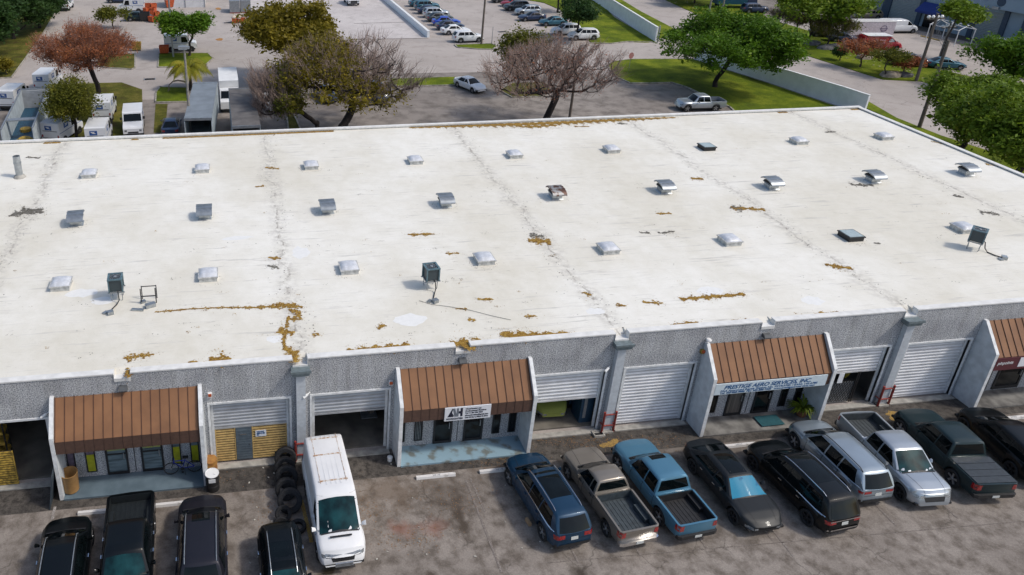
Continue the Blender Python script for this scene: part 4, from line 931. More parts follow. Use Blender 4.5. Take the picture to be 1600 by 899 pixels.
    if lod == 0:
        bm_ = g('bumper', M['black'])
        if bed:
            q = MB(); q.prism([(-hl-.09, -W_*.40), (-hl-.09, W_*.40), (-hl-.03, W_*.475), (-hl+.12, W_*.485), (-hl+.12, -W_*.485), (-hl-.03, -W_*.475)], .46, .64, 'Z'); q.build('rear_bumper', bm_, t)
            q = MB(); q.box(-hl-.105, -hl-.091, -.16, .16, .49, .61); q.build('number_plate', M['plate'], t)
        else: D([(-hl, -W_*.42, .40), (-hl, W_*.42, .40), (-hl, W_*.42, .56), (-hl, -W_*.42, .56)], (1, 0, 0), bm_, 'rear_bumper', nx=12, ny=3, off=.02)
        pz = g('pz', .80)
        if not bed: D([(-hl, -.16, pz-.08), (-hl, .16, pz-.08), (-hl, .16, pz+.08), (-hl, -.16, pz+.08)], (1, 0, 0), M['plate'], 'number_plate', nx=3, ny=2, off=.014)
        if g('chromebar'): D([(-hl, -W_*.36, pz+.13), (-hl, W_*.36, pz+.13), (-hl, W_*.36, pz+.17), (-hl, -W_*.36, pz+.17)], (1, 0, 0), M['chrome'], 'trim_bar', nx=10, ny=1, off=.012); D([(-hl, -W_*.40, .50), (-hl, W_*.40, .50), (-hl, W_*.40, .56), (-hl, -W_*.40, .56)], (1, 0, 0), M['chrome'], 'trim_bar', nx=10, ny=1, off=.026)
        # door gaps and handles
        for xd in g('gaps', []):
            for sg in (1, -1): D([(xd-.011, 0, zb+.10), (xd+.011, 0, zb+.10), (xd+.011, 0, zbelt-.01), (xd-.011, 0, zbelt-.01)], (0, -sg, 0), M['seam'], 'door_gap', nx=1, ny=12, off=.003)
        for xd in g('handles', []):
            for sg in (1, -1):
                h = MB(); yy = hw(xd)*.985; h.cbox((xd, sg*(yy+.012), zbelt-.13), (.17, .035, .03)); h.build('door_handle', g('hm', M['chrome']), t)
        if g('beltline'):
            for sg in (1, -1): D([(xrb+.25, 0, zbelt+.0), (xwb-.42, 0, zbelt+.0), (xwb-.42, 0, zbelt+.028), (xrb+.25, 0, zbelt+.028)], (0, -sg, 0), M['chrome'], 'belt_trim', nx=24, ny=1, off=.010)
        if g('sunroof'):
            a = sp['sunroof']; D([(a[0], -a[2], 0), (a[0], a[2], 0), (a[1], a[2], 0), (a[1], -a[2], 0)], (0, 0, -1), M['glass'], 'sunroof', nx=6, ny=6, off=.004)
        if g('hoodline'):
            for sg in (1, -1): D([(xwb+.02, sg*wb_*.66, 0), (xwb+.02, sg*(wb_*.66+.02), 0), (hl-.25, sg*(wb_*.5+.012), 0), (hl-.25, sg*wb_*.5, 0)], (0, 0, -1), M['seam'], 'bonnet_gap', nx=1, ny=16, off=.003)
        D([(xwb+.00, -wb_*.85, 0), (xwb+.00, wb_*.85, 0), (xwb-.06, wb_*.85, 0), (xwb-.06, -wb_*.85, 0)], (0, 0, -1), M['black'], 'wiper_tray', nx=10, ny=1, off=.012)
        if not bed:
            D([(-hl, -W_*.36, zt-.17), (-hl, W_*.36, zt-.17), (-hl, W_*.36, zt-.155), (-hl, -W_*.36, zt-.155)], (1, 0, 0), M['seam'], 'tailgate_gap', nx=12, ny=1, off=.004)
        D([(xf-Rw-.12, 0, Rw-.1), (xf+Rw+.12, 0, Rw-.1), (xf+Rw*.75, 0, Rw*2+.12), (xf-Rw*.75, 0, Rw*2+.12)], (0, 1, 0), M['black'], 'x', nx=2, ny=2) if False else None
        if bed and len(bed) <= 3:
            bl = MB(); w = W_/2*.97-.10; zf = bed[2]; zs = interp((bed[0]+bed[1])/2, belt)
            x0, x1 = bed[0]+.012, bed[1]-.012
            bl.box(x0, x1, -w+.01, w-.01, zf+.004, zf+.02)
            for k in range(9): bl.box(x0+.05, x1-.05, -w+.08+k*(2*w-.16)/8-.03, -w+.08+k*(2*w-.16)/8+.03, zf+.021, zf+.034)
            for sg in (1, -1):
                bl.box(x0, x1, sg*w-.012*(1 if sg > 0 else -1)-.006, sg*w-.012*(1 if sg > 0 else -1)+.006, zf+.02, zs-.03)
                bl.box(xr-Rw-.05, xr+Rw+.05, min(sg*(w-.03), sg*(w-.20)), max(sg*(w-.03), sg*(w-.20)), zf+.03, zf+.24)
            bl.box(x0, x0+.015, -w+.02, w-.02, zf+.035, zs-.03); bl.box(x1-.015, x1, -w+.02, w-.02, zf+.035, zs-.03)
            bl.build('bed_liner', g('liner', M['black']), t)
        if bed and len(bed) > 3:
            bl = MB(); w = W_/2*.97-.06; zs = interp((bed[0]+bed[1])/2, belt); nn = 4
            for k in range(nn):
                x0 = bed[0]+(bed[1]-bed[0])*k/nn; x1 = bed[0]+(bed[1]-bed[0])*(k+1)/nn; bl.box(x0+.012, x1-.012, -w, w, zs+.004, zs+.035)
            bl.build('bed_cover', M['cover'], t)
    if g('rails'):
        for sg in (1, -1):
            r_ = MB(); x0, x1 = sp['rails']; pts = []
            for k in range(13):
                x = x0+(x1-x0)*k/12; z = interp(x, prof, .05); up = .055 if 0 < k < 12 else .0
                pts.append((x, sg*(wr-.075), z+up))
            r_.tube(pts, .020, 6); r_.build('roof_rail', M['chrome'] if g('rm') is None else sp['rm'], t)
    for sg in (1, -1):
        mr = MB(); xm = xwb-.62 if g('xm') is None else sp['xm']; y0 = sg*(W_/2*.93); zz = zbelt+.06; q = MB()
        n_ = 8; prof_ = []
        mr.add([(xm-.05, y0+sg*.02, zz-.03), (xm+.05, y0+sg*.02, zz-.03), (xm+.07, y0+sg*.20, zz-.04), (xm-.05, y0+sg*.21, zz-.04), (xm-.05, y0+sg*.05, zz+.05), (xm+.03, y0+sg*.05, zz+.05), (xm+.04, y0+sg*.19, zz+.11), (xm-.05, y0+sg*.20, zz+.11)],
               [(0, 3, 2, 1), (4, 5, 6, 7), (0, 1, 5, 4), (1, 2, 6, 5), (2, 3, 7, 6), (3, 0, 4, 7)])
        mr.build('mirror', g('mm', pm_), t, smooth=80)
    t['_z'] = 0; del t['_z']
    return t
def recolour(o, src, dst):
    for c in o.children_recursive:
        for s in c.material_slots:
            if s.material == src: s.link = 'OBJECT'; s.material = dst
def place(o, F_, R_, W_=None, side='L', sp=None):
    """F_, R_: photo pixels of the front and rear tyre contacts on the side facing the camera's left"""
    a, b = G(*F_), G(*R_); d = (a-b).normalized(); ang = math.atan2(d.y, d.x); n = Vector((-d.y, d.x, 0))   # n = car's left
    y = (sp['W']/2-.02)*(1 if side == 'L' else -1)
    mid = (a+b)/2 - n*y; mid -= d*((sp['xf']+sp['xr'])/2)
    o.location = (mid.x, mid.y, .012); o.rotation_euler.z = ang
def place_end(o, pf, ang, sp, end):
    """pf: ground pixel under the bumper nearest the building; end=+1 if that is the front"""
    p = G(*pf); d = Vector((math.cos(ang), math.sin(ang), 0)); c = p-d*(sp['L']/2)*end; o.location = (c.x, c.y, .012); o.rotation_euler.z = ang
# --- specs
def suv(L=4.9, W=1.95, H=1.76, **k):
    hl = L/2
    s = dict(L=L, W=W, H=H, xf=hl-.93, xr=-hl+1.0, belt=[(-hl, 1.05), (-hl+.4, 1.12), (hl-1.5, 1.05), (hl-.6, .99), (hl-.2, .88), (hl, .72)], top=[(-hl, 1.07), (-hl+.4, 1.14), (hl-1.5, 1.15), (hl-.7, 1.10), (hl-.3, 1.0), (hl-.1, .88), (hl, .74)], fe=.36, fr=1.15, re=.2, rr=.9,
             cab=(-hl+.08, -hl+.55, hl-1.98, hl-1.12), wr=W/2-.32, pillars=[-hl+1.55, -.12], cq=.45, cqt=.25, rgz=1.10, zt=.92, zh=.74, gaps=[hl-1.62, -.12, -hl+1.45], handles=[.08, -.95], R=.38)
    s['roofp'] = [(-hl+.08, 1.08), (-hl+.22, 1.28), (-hl+.50, H-.10), (-hl+.75, H-.045), (-.6, H), (.1, H), (hl-2.25, H-.03), (hl-1.98, H-.07), (hl-1.12, 1.13)]
    s.update(k); return s
def pickup(L=5.4, W=1.92, H=1.80, bl=1.62, cover=False, **k):
    hl = L/2; xb = -hl+.10+bl
    s = dict(L=L, W=W, H=H, xf=hl-.92, xr=-hl+1.18, rc=.03, rcc=.03, zb=.40, belt=[(-hl, 1.16), (xb, 1.16), (xb+.1, 1.10), (hl-1.6, 1.08), (hl-.5, 1.03), (hl, .92)], top=[(-hl, 1.17), (xb, 1.17), (hl-1.7, 1.16), (hl-.8, 1.14), (hl-.2, 1.05), (hl, .92)],
             bed=(-hl+.09, xb, .72) if not cover else (-hl+.09, xb, .72, True), cab=(xb+.06, xb+.22, hl-2.08, hl-1.42), wr=W/2-.27, pillars=[xb+.95], cq=.16, cqt=.08, zt=.98, zh=.78, gz=(.56, .82), gaps=[xb+.12, xb+.95, hl-1.95], handles=[xb+.3, xb+1.15], rgz=1.24, R=.40, tl=(.80, 1.02, -.14, .14), re=.03, rr=.3, fe=.24, fr=.9, pz=.62, rlean=0, xm=hl-2.02)
    s['roofp'] = [(xb+.06, 1.1), (xb+.10, 1.16), (xb+.22, H-.06), (xb+.5, H-.01), (hl-2.4, H), (hl-2.08, H-.06), (hl-1.42, 1.17)]
    s.update(k); return s
def sedan(L=4.8, W=1.88, H=1.45, **k):
    hl = L/2
    s = dict(L=L, W=W, H=H, xf=hl-.9, xr=-hl+1.02, belt=[(-hl, .92), (-hl+.5, .97), (hl-1.6, .92), (hl-.6, .82), (hl, .62)], top=[(-hl, .96), (-hl+.5, 1.02), (hl-1.7, 1.0), (hl-.7, .88), (hl-.2, .74), (hl, .62)],
             cab=(-hl+.45, -hl+1.35, hl-2.2, hl-1.35), wr=W/2-.36, pillars=[-.15], cq=.55, cqt=.05, rearglass='top', zt=.82, zh=.50, gz=(.34, .46), hs=.28, gaps=[hl-1.6, -.15, -hl+1.35], handles=[.05, -.85], R=.34, fe=.32, fr=1.1, re=.2)
    s.update(k); return s
def van(L=5.9, W=1.98, H=2.55, **k):
    hl = L/2
    s = dict(L=L, W=W, H=H, xf=hl-1.0, xr=-hl+1.2, rc=.02, rcc=.02, zb=.36, belt=[(-hl, 1.25), (hl-1.6, 1.25), (hl-.6, 1.05), (hl, .80)], top=[(-hl, 1.26), (hl-1.6, 1.34), (hl-.9, 1.26), (hl-.25, 1.02), (hl, .82)],
             cab=(-hl+.03, -hl+.12, hl-1.95, hl-.98), wr=W/2-.16, sidewin=[(hl-2.15, hl-1.35, hl-2.12, hl-1.85)], rearglass='none', gaps=[hl-2.25, hl-1.2, -.2], handles=[hl-2.1], zt=1.3, zh=.82, tl=(.92, 1.08, -.3, .2), hs=.3, re=.02, fe=.2, R=.35, rlean=0, xm=hl-1.25)
    s['roofp'] = [(-hl+.03, 1.2), (-hl+.06, H-.25), (-hl+.16, H-.06), (-hl+.5, H), (hl-2.3, H-.02), (hl-1.95, H-.12), (hl-.98, 1.30)]
    s.update(k); return s
# --- the front row, left to right
P_ = {}
def pc(n, c, **k): P_[n] = paint(n, c, **k); return P_[n]
pc('blue_paint', (.008, .040, .085), metal=.3); pc('taupe_paint', (.23, .205, .175), metal=.4, rough=.3); pc('sky_blue_paint', (.075, .20, .30), metal=.3)
pc('satin_black', (.012, .015, .018), metal=.0, rough=.45, coat=.05); pc('gloss_black', (.0025, .004, .005), rough=.3, coat=.12); pc('silver_paint', (.34, .40, .45), metal=.6, rough=.3); pc('silver_blue', (.42, .46, .50), metal=.6, rough=.3)
pc('dark_green_grey', (.010, .026, .031), metal=.2, coat=.3); pc('van_white', (.72, .72, .72), rough=.5, coat=.4); pc('lime_green', (.24, .27, .06), rough=.6, coat=.1)
pc('dark_grey_paint', (.06, .07, .08), metal=.4); pc('white_car', (.70, .71, .72)); pc('bright_blue', (.02, .07, .42)); pc('navy', (.02, .035, .08)); pc('teal_blue', (.03, .11, .16), metal=.3); pc('dark_red', (.28, .015, .03)); pc('tan_paint', (.22, .19, .15), metal=.4)
pc('charcoal_violet', (.022, .022, .03), metal=.4, rough=.35, coat=.2)
M['cover'] = pm('folding_bed_cover', (.035, .045, .055), rough=.5, var=.15)
GR = 'cars parked along the front of the warehouse'
sp = suv(5.1, 1.98, 1.74, rails=(-1.75, .75), beltline=1, sunroof=(-1.15, .62, .50), hoodline=1, tl=(.50, 1.0, -.10, .08), hm=P_['blue_paint'])
o = make_car(sp, 'dark blue estate-like SUV with chrome roof rails parked beside the taupe pickup', P_['blue_paint'], group=GR); place(o, (794, 759), (842, 839), sp=sp)
sp = pickup(5.25, 1.86, 1.70, 1.95, R=.37, bumper=M['chrome'], hoodline=1, hm=M['black'], liner=pm('bed_floor', (.05, .065, .075), rough=.7, var=.2))
sp['pillars'] = [-.05]; sp['xr'] = -1.62; sp['xf'] = 1.66
o = make_car(sp, 'older taupe extended-cab pickup with chrome rear bumper and empty bed', P_['taupe_paint'], cat='pickup truck', group=GR); place(o, (884, 748), (943, 836), sp=sp)
sp = pickup(5.45, 1.92, 1.82, 1.60, sunroof=(.30, .75, .36), hoodline=0, hm=P_['sky_blue_paint'], R=.40); sp['xf'] = 1.80; sp['xr'] = -1.45
o = make_car(sp, 'light blue double-cab pickup with sunroof and ribbed black bed liner', P_['sky_blue_paint'], cat='pickup truck', group=GR); place(o, (962, 734), (1025, 818), sp=sp)
sp = sedan(5.05, 1.96, 1.45, ws=pm('painted_sky_glass', (.004, .085, .19), rough=.05, c2=(.03, .21, .33), scale=1.3, spec=.2, lo=.5, hi=.56), sunroof=(-1.0, .2, .42), rim=M['rimdark'], gz=(.32, .46), zh=.50, R=.36, hoodline=1)  # sky reflection in the windscreen is painted in as blue tones
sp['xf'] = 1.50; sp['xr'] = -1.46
o = make_car(sp, 'matt black fastback saloon facing away from the building, with a blue sky reflection painted on its windscreen', P_['satin_black'], group=GR)
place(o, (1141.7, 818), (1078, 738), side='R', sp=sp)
sp = suv(5.2, 2.0, 1.82, rails=(-1.85, .7), beltline=1, chromebar=1, hm=M['chrome'], sunroof=(-1.2, .45, .48), rim=M['rimdark'], tl=(.50, 1.0, -.10, .06))
o = make_car(sp, 'long gloss black SUV with chrome roof rails, right of the matt black saloon', P_['gloss_black'], group=GR); place(o, (1171.7, 734), (1255.9, 820), sp=sp)
sp = suv(4.98, 1.98, 1.75, rails=(-1.9, .6), rm=M['black'], tl=(.40, 1.0, -.06, .06), hm=P_['silver_paint'], chromebar=0)
o = make_car(sp, 'silver SUV with black side rails, tail towards the camera', P_['silver_paint'], group=GR); place(o, (1232.7, 695), (1314, 778), sp=sp)
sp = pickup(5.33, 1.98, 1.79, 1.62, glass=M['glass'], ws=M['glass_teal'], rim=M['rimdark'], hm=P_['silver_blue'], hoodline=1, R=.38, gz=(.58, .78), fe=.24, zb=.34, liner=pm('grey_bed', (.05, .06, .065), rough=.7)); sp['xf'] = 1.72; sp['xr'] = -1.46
sp['cab'] = (sp['cab'][0], sp['cab'][1], .52, 1.38); sp['roofp'][-1] = (1.38, 1.17); sp['roofp'][-2] = (.52, 1.74); sp['roofp'][-3] = (.2, 1.78); sp['xm'] = .75
o = make_car(sp, 'silver pickup nosed out with its bed against the building and teal windscreen', P_['silver_blue'], cat='pickup truck', group=GR); place(o, (1402, 782), (1323, 699), side='R', sp=sp)
sp = pickup(5.45, 2.0, 1.85, 1.55, cover=True, R=.42, hm=P_['dark_green_grey'], re=.05); sp['xf'] = 1.78; sp['xr'] = -1.55
o = make_car(sp, 'dark green-grey pickup with folding cover over its bed', P_['dark_green_grey'], cat='pickup truck', group=GR)
b_ = G(1485, 762); a_ = G(1399, 675); place(o, (1398, 676), (1485, 762), sp=sp)
sp = suv(4.9, 1.98, 1.66, hm=P_['gloss_black'], rim=M['rimdark'])
o = make_car(sp, 'gloss black SUV at the far right of the row, cut by the picture edge', P_['gloss_black'], group=GR); place(o, (1494, 668), (1580, 750), sp=sp)
# left group, seen almost from above
sp = suv(4.95, 1.95, 1.74, rails=(-1.6, .75), rm=M['galv'], R=.38)
o = make_car(sp, 'leftmost black SUV, nose to the building, with grey roof rails', P_['gloss_black'], group=GR); q = G(115, 808); place_end(o, (114, 826), R(93), sp, 1)
sp = pickup(5.8, 2.02, 1.92, 1.75, ws=M['glass_teal'], R=.42, liner=pm('ribbed_black_bed', (.012, .016, .018), rough=.5))
o = make_car(sp, 'big black pickup backed up to the walkway with an empty ribbed bed', P_['gloss_black'], cat='pickup truck', group=GR); place_end(o, (209, 801), R(-87.5), sp, -1)
sp = suv(4.98, 2.0, 1.82, rails=(-1.9, .55), sunroof=(.0, .5, .36), hoodline=1, rm=M['galv'], hs=.5)
o = make_car(sp, 'dark charcoal SUV with pale roof rails and small sunroof, nose to the building', P_['charcoal_violet'], group=GR); place_end(o, (319, 792), R(90.5), sp, 1)
sp = suv(4.6, 1.78, 1.5, rails=(-1.5, .5), rm=M['galv'], ws=M['glass_teal']); sp['sunroof'] = (-.9, .5, .5)
o = make_car(sp, 'low black hatchback beside the tyre stack, tail to the building', P_['gloss_black'], group=GR); place_end(o, (434, 844), R(-88), sp, -1)
# white van
sp = van(5.6, 1.98, 2.42, ws=M['glass_teal'], hoodline=0, gz=(.60, .80)); sp['fe'] = .16
o = make_car(sp, 'white panel van with rusty roof ribs standing out from the wall', P_['van_white'], cat='van', name='panel_van')
fr_ = G(537, 876); d = (fr_-G(505, 716)); place_end(o, (0, 0), 0, sp, -1)
ang = math.atan2(G(537, 874).y-G(514, 700).y, G(537, 874).x-G(500, 700).x); a1, a2 = G(537, 878, .3), G(512, 672+80, 0)
VANG = R(-88); d = Vector((math.cos(VANG), math.sin(VANG), 0)); c = Vector((.86, -1.08, 0)) + d*(sp['L']/2); o.location = (c.x, c.y, .012); o.rotation_euler.z = VANG
M['rustline'] = pm('rust_line', (.36, .20, .10), rough=.9, c2=(.62, .60, .56), scale=7, lo=.4, hi=.6)
rb = MB()
for x in (-2.35, -1.35, .15): rb.box(x-.03, x+.03, -.62, .62, 2.422, 2.445)
for y in (-.55, .55): rb.box(-2.6, .25, y-.012, y+.012, 2.418, 2.432)
for y in (-.3, -.1, .1, .3): rb.box(-2.5, .35, y-.025, y+.025, 2.422, 2.433, 1)
rb.build('roof_rib', [M['rustline'], P_['van_white']], o)
gr = MB()
for k in range(3): gr.box(2.80, 2.87, -.36, .36, .58+k*.07, .61+k*.07)
gr.build('grille_bar', M['metalg'], o); gr = MB(); gr.box(1.98, 2.05, -.45, .45, 1.28, 1.305); gr.build('bonnet_vent', M['black'], o)
# --- green car inside the garage
sp = sedan(4.4, 1.75, 1.40, R=.32); o = make_car(sp, 'dusty yellow-green car parked inside the half-open garage', P_['lime_green'], cat='car', lod=1)
q = FY(862, 640, 0); o.location = (12.85, 2.75, .10); o.rotation_euler.z = R(-92)
# --- cars of the far lots
def fleet(protos):
    pass
s1 = suv(4.7, 1.88, 1.68); c1 = make_car(s1, 'silver-white SUV at the near end of the back lot row, beside the lamp pole', P_['white_car'], lod=1, group='cars along the left row of the back lot')
s2 = sedan(4.7, 1.82, 1.45); c2_ = make_car(s2, 'white saloon second from the near end of the left row of the back lot', P_['white_car'], lod=1, group='cars along the left row of the back lot')
def dup(src, label, x, y, rz, col_, group):
    o = copy_tree(src); o.location = (x, y, .012); o.rotation_euler.z = rz; o['label'] = label
    if group: o['group'] = group
    elif 'group' in o: del o['group']
    if col_: recolour(o, P_['white_car'], P_[col_])
    return o
GA = 'cars along the left row of the back lot'; ry = [80.9, 86.0, 89.2, 92.3, 95.4, 98.6, 101.8, 105.0, 108.2, 111.4]
rx = 32.4
c1.location = (rx+.2, ry[0], .012); c1.rotation_euler.z = R(2); c2_.location = (rx-.2, ry[1], .012); c2_.rotation_euler.z = R(1)
for k, (src, cn, lb) in enumerate([(c2_, 'navy', 'navy saloon third from the near end of the left row of the back lot'), (c2_, 'bright_blue', 'bright blue saloon in the left row of the back lot'), (c2_, 'dark_grey_paint', 'dark grey saloon behind the bright blue one in the back lot'), (c1, 'silver_blue', 'boxy silver SUV with many side windows in the left row of the back lot'),
        (c2_, 'navy', 'dark saloon just behind the boxy silver SUV in the back lot'), (c1, 'teal_blue', 'teal car near the top of the left row of the back lot'), (c2_, 'teal_blue', 'teal saloon at the far top end of the left row')]):
    dup(src, lb, rx-.1+(.15 if k % 2 else -.1), ry[k+2], R([1, -2, 2, 0, 1, 2, 1][k]), cn, GA)
GB = 'cars along the right row of the back lot'
for k, (src, cn, lb, x, y) in enumerate([(c1, None, 'white SUV under the small tree at the near end of the right row', 50.3, 80.4), (c1, None, 'white SUV directly behind the near white SUV of the right row', 49.0, 83.8), (c2_, 'teal_blue', 'teal-blue saloon in the right row of the back lot', 49.6, 90.3), (c2_, 'navy', 'dark navy saloon half hidden behind the brown bare tree', 47.6, 94.3),
        (c1, 'silver_blue', 'pale silver crossover in the right row of the back lot', 48.6, 98.8), (c1, 'dark_grey_paint', 'dark grey crossover behind the pale silver one', 48.0, 102.8), (c2_, 'dark_red', 'dark red saloon near the top of the right row', 48.8, 106.5), (c1, 'dark_grey_paint', 'charcoal SUV above the dark red saloon in the right row', 48.2, 110.4), (c1, 'navy', 'dark SUV at the very top of the right row', 46.8, 114.6)]):
    dup(src, lb, x, y, R(180+[-3, 3, 0, 2, 2, 0, 0, 1, 0][k]), cn, GB)
def at(u, v): p = G(u, v); return p.x, p.y
x, y = at(735, 141); dup(c2_, 'white saloon parked alone by the kerb left of the brown bare tree', x, y+.3, R(-68), None, None)
x, y = at(420, 168); dup(c2_, 'white car half hidden by the bare tree beside the second grey trailer', x, y, R(-75), None, None)
x, y = at(508, 155); dup(c2_, 'black car behind the left limbs of the big tree', x, y, R(-80), 'navy', 'cars hidden behind the big tree')
x, y = at(590, 153); dup(c1, 'black SUV behind the middle of the big tree', x, y, R(-85), 'navy', 'cars hidden behind the big tree')
s3 = pickup(5.3, 1.88, 1.75, 1.6); c3 = make_car(s3, 'silver extended-cab pickup parked just beyond the roof beside the lawn', P_['silver_blue'], cat='pickup truck', lod=1, name='parked_car')
bl = MB(); bl.box(-s3['L']/2+.12, -s3['L']/2+1.66, -.82, .82, .725, .745); bl.build('bed_liner', M['black'], c3)
p = G(1093, 174); c3.location = (p.x+.2, p.y+.6, .012); c3.rotation_euler.z = R(176)
x, y = at(1560, 78); dup(c1, 'white hatchback by the blue building at top right', x, y, R(170), None, None)
x, y = at(1475, 107); dup(c2_, 'teal saloon behind the right-hand utility pole', x, y, R(-20), 'teal_blue', None)
x, y = at(1440, 106); dup(c1, 'dark car under the thin tree left of the right-hand utility pole', x-1, y+1, R(-20), 'navy', None)
x, y = at(1353, 30); dup(c1, 'tan saloon in front of the grey roller door of the blue building', x, y, R(170), 'tan_paint', None)
x, y = at(1178, 20); dup(c1, 'dark blue SUV above the large green tree', x, y, R(-8), 'navy', None)
x, y = at(203, 32); dup(c2_, 'dark green car beside the green shrub in the mail yard', x+1.5, y-.2, R(2), 'dark_green_grey', None)
x, y = at(187, 4); dup(c2_, 'dark car behind the mail van at the top left', x, y, R(180), 'navy', None)
x, y = at(268, 208); dup(c2_, 'dark blue car roof beside the first grey trailer', x, y+.5, R(90), 'navy', None)
x, y = at(1288, 58); dup(c2_, 'dark car in the shade of the large tree on the verge', x, y, R(-25), 'dark_grey_paint', None)
x, y = at(1318, 66); dup(c2_, 'black car nosed between the shrubs on the verge', x, y, R(-25), 'navy', None)
# vans by the blue building
sv = van(5.9, 2.0, 2.1); v1 = make_car(sv, 'white cargo van parked in front of the blue building', P_['white_car'], cat='van', name='cargo_van', lod=1, group=None)
x, y = at(1408, 53); v1.location = (x, y+1, .012); v1.rotation_euler.z = R(-5)
v2 = copy_tree(v1); v2['label'] = 'red van with white lettering half hidden by shrubs'; x, y = at(1382, 78); v2.location = (x-.8, y+.3, .012); v2.rotation_euler.z = R(-8)
P_['van_red'] = paint('van_red', (.48, .012, .025)); recolour(v2, P_['white_car'], P_['van_red'])
for s_, w_, zz in (('MOBILE', 1.6, 1.55), ('SERVICE', 1.6, 1.2)): text(s_, .34, (-1.6, -1.02, zz-.1), M['inkw'], v2, w_)
f = MB(); f.prism([(.5, 1.3), (1.3, 1.3), (1.2, 1.6), (.9, 1.78), (.6, 1.6)], -1.03, -1.0, 'Y'); f.build('emblem', M['inkw'], v2)
f = MB(); f.box(-2.6, 1.0, -1.0, 1.0, 2.12, 2.18); f.build('roof_panel', M['white'], v2)
t = thing('box_trailer', 'pale pink box trailer with dark oval emblem beside the white cargo van', 'trailer'); x, y = at(1352, 58); t.location = (x, y, 0); t.rotation_euler.z = R(-6)
b = MB(); b.box(-3.4, 3.4, -1.1, 1.1, .55, 2.5); b.build('box', pm('pale_pink_panel', (.58, .52, .56), rough=.5), t); b = MB(); b.box(-3.45, -2.6, -1.12, 1.12, 2.5, 2.56); b.box(-2.6, 3.4, -1.12, 1.12, 2.5, 2.56); b.build('roof_panel', pm('trailer_roof', (.6, .58, .55), rough=.6), t)
b = MB(); b.lathe([(.42, -1.12), (.5, -1.115), (.5, -1.105)], 24, (1.7, 0, 1.5), 'Y', close=True); b.cbox((1.7, -1.115, 1.5), (1.2, .015, .1)); b.cbox((1.7, -1.115, 1.25), (.9, .015, .06)); b.build('emblem', pm('dark_oval', (.12, .08, .16)), t)
for sx in (-.5, .5):
    for sy in (-1, 1): wheel_parts(t, sx, sy*.98, .36, M['rim'])
# --- mail vans
M['mail_white'] = P_['white_car']
def mail_van(label):
    t = thing('mail_van', label, 'mail van', (0, 0, 0), 0, 'white mail vans')
    W_ = .95
    prof_ = [(-2.2, .45), (-2.2, 2.25), (-2.05, 2.32), (.75, 2.32), (.95, 2.25), (1.25, 1.42), (2.1, 1.15), (2.2, 1.0), (2.2, .5)]
    b = MB(); b.prism(prof_, -W_, W_, 'Y'); b.build('body', P_['white_car'], t)
    b = MB(); b.add([(1.0, -W_*.86, 2.14), (1.0, W_*.86, 2.14), (1.243, W_*.9, 1.47), (1.243, -W_*.9, 1.47)], [(0, 1, 2, 3)]); o = b.build('windshield', M['glass'], t); o.location = (.012, 0, .006)
    for sg in (-1, 1):
        b = MB(); b.prism([(.15, 1.35), (.15, 2.1), (.75, 2.1), (1.0, 1.5), (1.0, 1.35)], sg*W_, sg*(W_+.012), 'Y'); b.build('window', M['glass'], t)
        b = MB(); b.box(-1.25, -.45, sg*(W_+.004) if sg < 0 else W_+.002, sg*(W_+.010) if sg < 0 else W_+.010, 1.55, 2.05); e = b.build('emblem', pm_blue, t)
        b = MB(); y = sg*(W_+.014); x0 = -.85; b.add([(x0-.32, y, 1.70), (x0+.1, y, 1.72), (x0+.34, y, 1.93), (x0-.2, y, 1.95), (x0-.26, y, 1.88), (x0+.02, y, 1.86)], [(0, 1, 5), (5, 1, 2), (5, 2, 3, 4)]); b.build('bird_mark', M['inkw'], e)
        b = MB(); b.box(-2.15, 2.0, sg*(W_+.003) if sg < 0 else W_+.001, sg*(W_+.008) if sg < 0 else W_+.008, 1.22, 1.27); b.build('stripe', pm_blue, t)
    b = MB(); b.box(-2.213, -2.202, -.75, .75, 1.45, 1.5); b.box(-2.213, -2.202, -.8, .8, .75, .80); b.box(-2.24, -2.2, -.9, .9, .45, .62); b.build('rear_trim', M['black'], t)
    b = MB(); b.box(-2.212, -2.202, -.2, .5, 1.56, 2.0); e = b.build('emblem', pm_blue, t); b = MB(); b.add([(-2.22, -.1, 1.70), (-2.22, .2, 1.72), (-2.22, .42, 1.9), (-2.22, -.05, 1.92), (-2.22, .12, 1.85)], [(0, 1, 4), (4, 1, 2), (4, 2, 3)]); b.build('bird_mark', M['inkw'], e)
    for sg in (-1, 1):
        b = MB(); b.box(-2.215, -2.2, sg*.82-.07, sg*.82+.07, .85, 1.1); b.build('tail_light', M['lampr'], t)
        b = MB(); b.box(2.2, 2.215, sg*.7-.12, sg*.7+.12, .72, .9); b.build('headlight', M['lampw'], t)
        b = MB(); b.cbox((1.15, sg*1.1, 1.75), (.06, .2, .28)); b.build('mirror', M['black'], t)
    b = MB(); b.box(2.2, 2.23, -.5, .5, .55, .7); b.build('grille', M['black'], t)
    u = MB(); u.box(-2.0, 2.0, -.7, .7, .25, .45); u.build('underbody', M['black'], t)
    for x in (-1.3, 1.45):
        for sg in (-1, 1):
            wheel_parts(t, x, sg*.86, .35, M['rim'])
            a = MB(); a.lathe([(.43, 0), (.43, .012)], 20, (x, sg*W_-(.0 if sg < 0 else 0)+(-.012 if sg < 0 else 0), .38), 'Y'); a.build('wheel_arch', M['black'], t)
    return t
pm_blue = pm('mail_blue', (.02, .09, .30), rough=.5)
mv = mail_van('white mail van side-on beside the orange carts'); x, y = at(204, 19); mv.location = (x+.2, y, 0); mv.rotation_euler.z = R(178)
def mdup(l, u, v, rz, dx=0, dy=0): o = copy_tree(mv); x, y = at(u, v); o.location = (x+dx, y+dy, 0); o.rotation_euler.z = rz; o['label'] = l
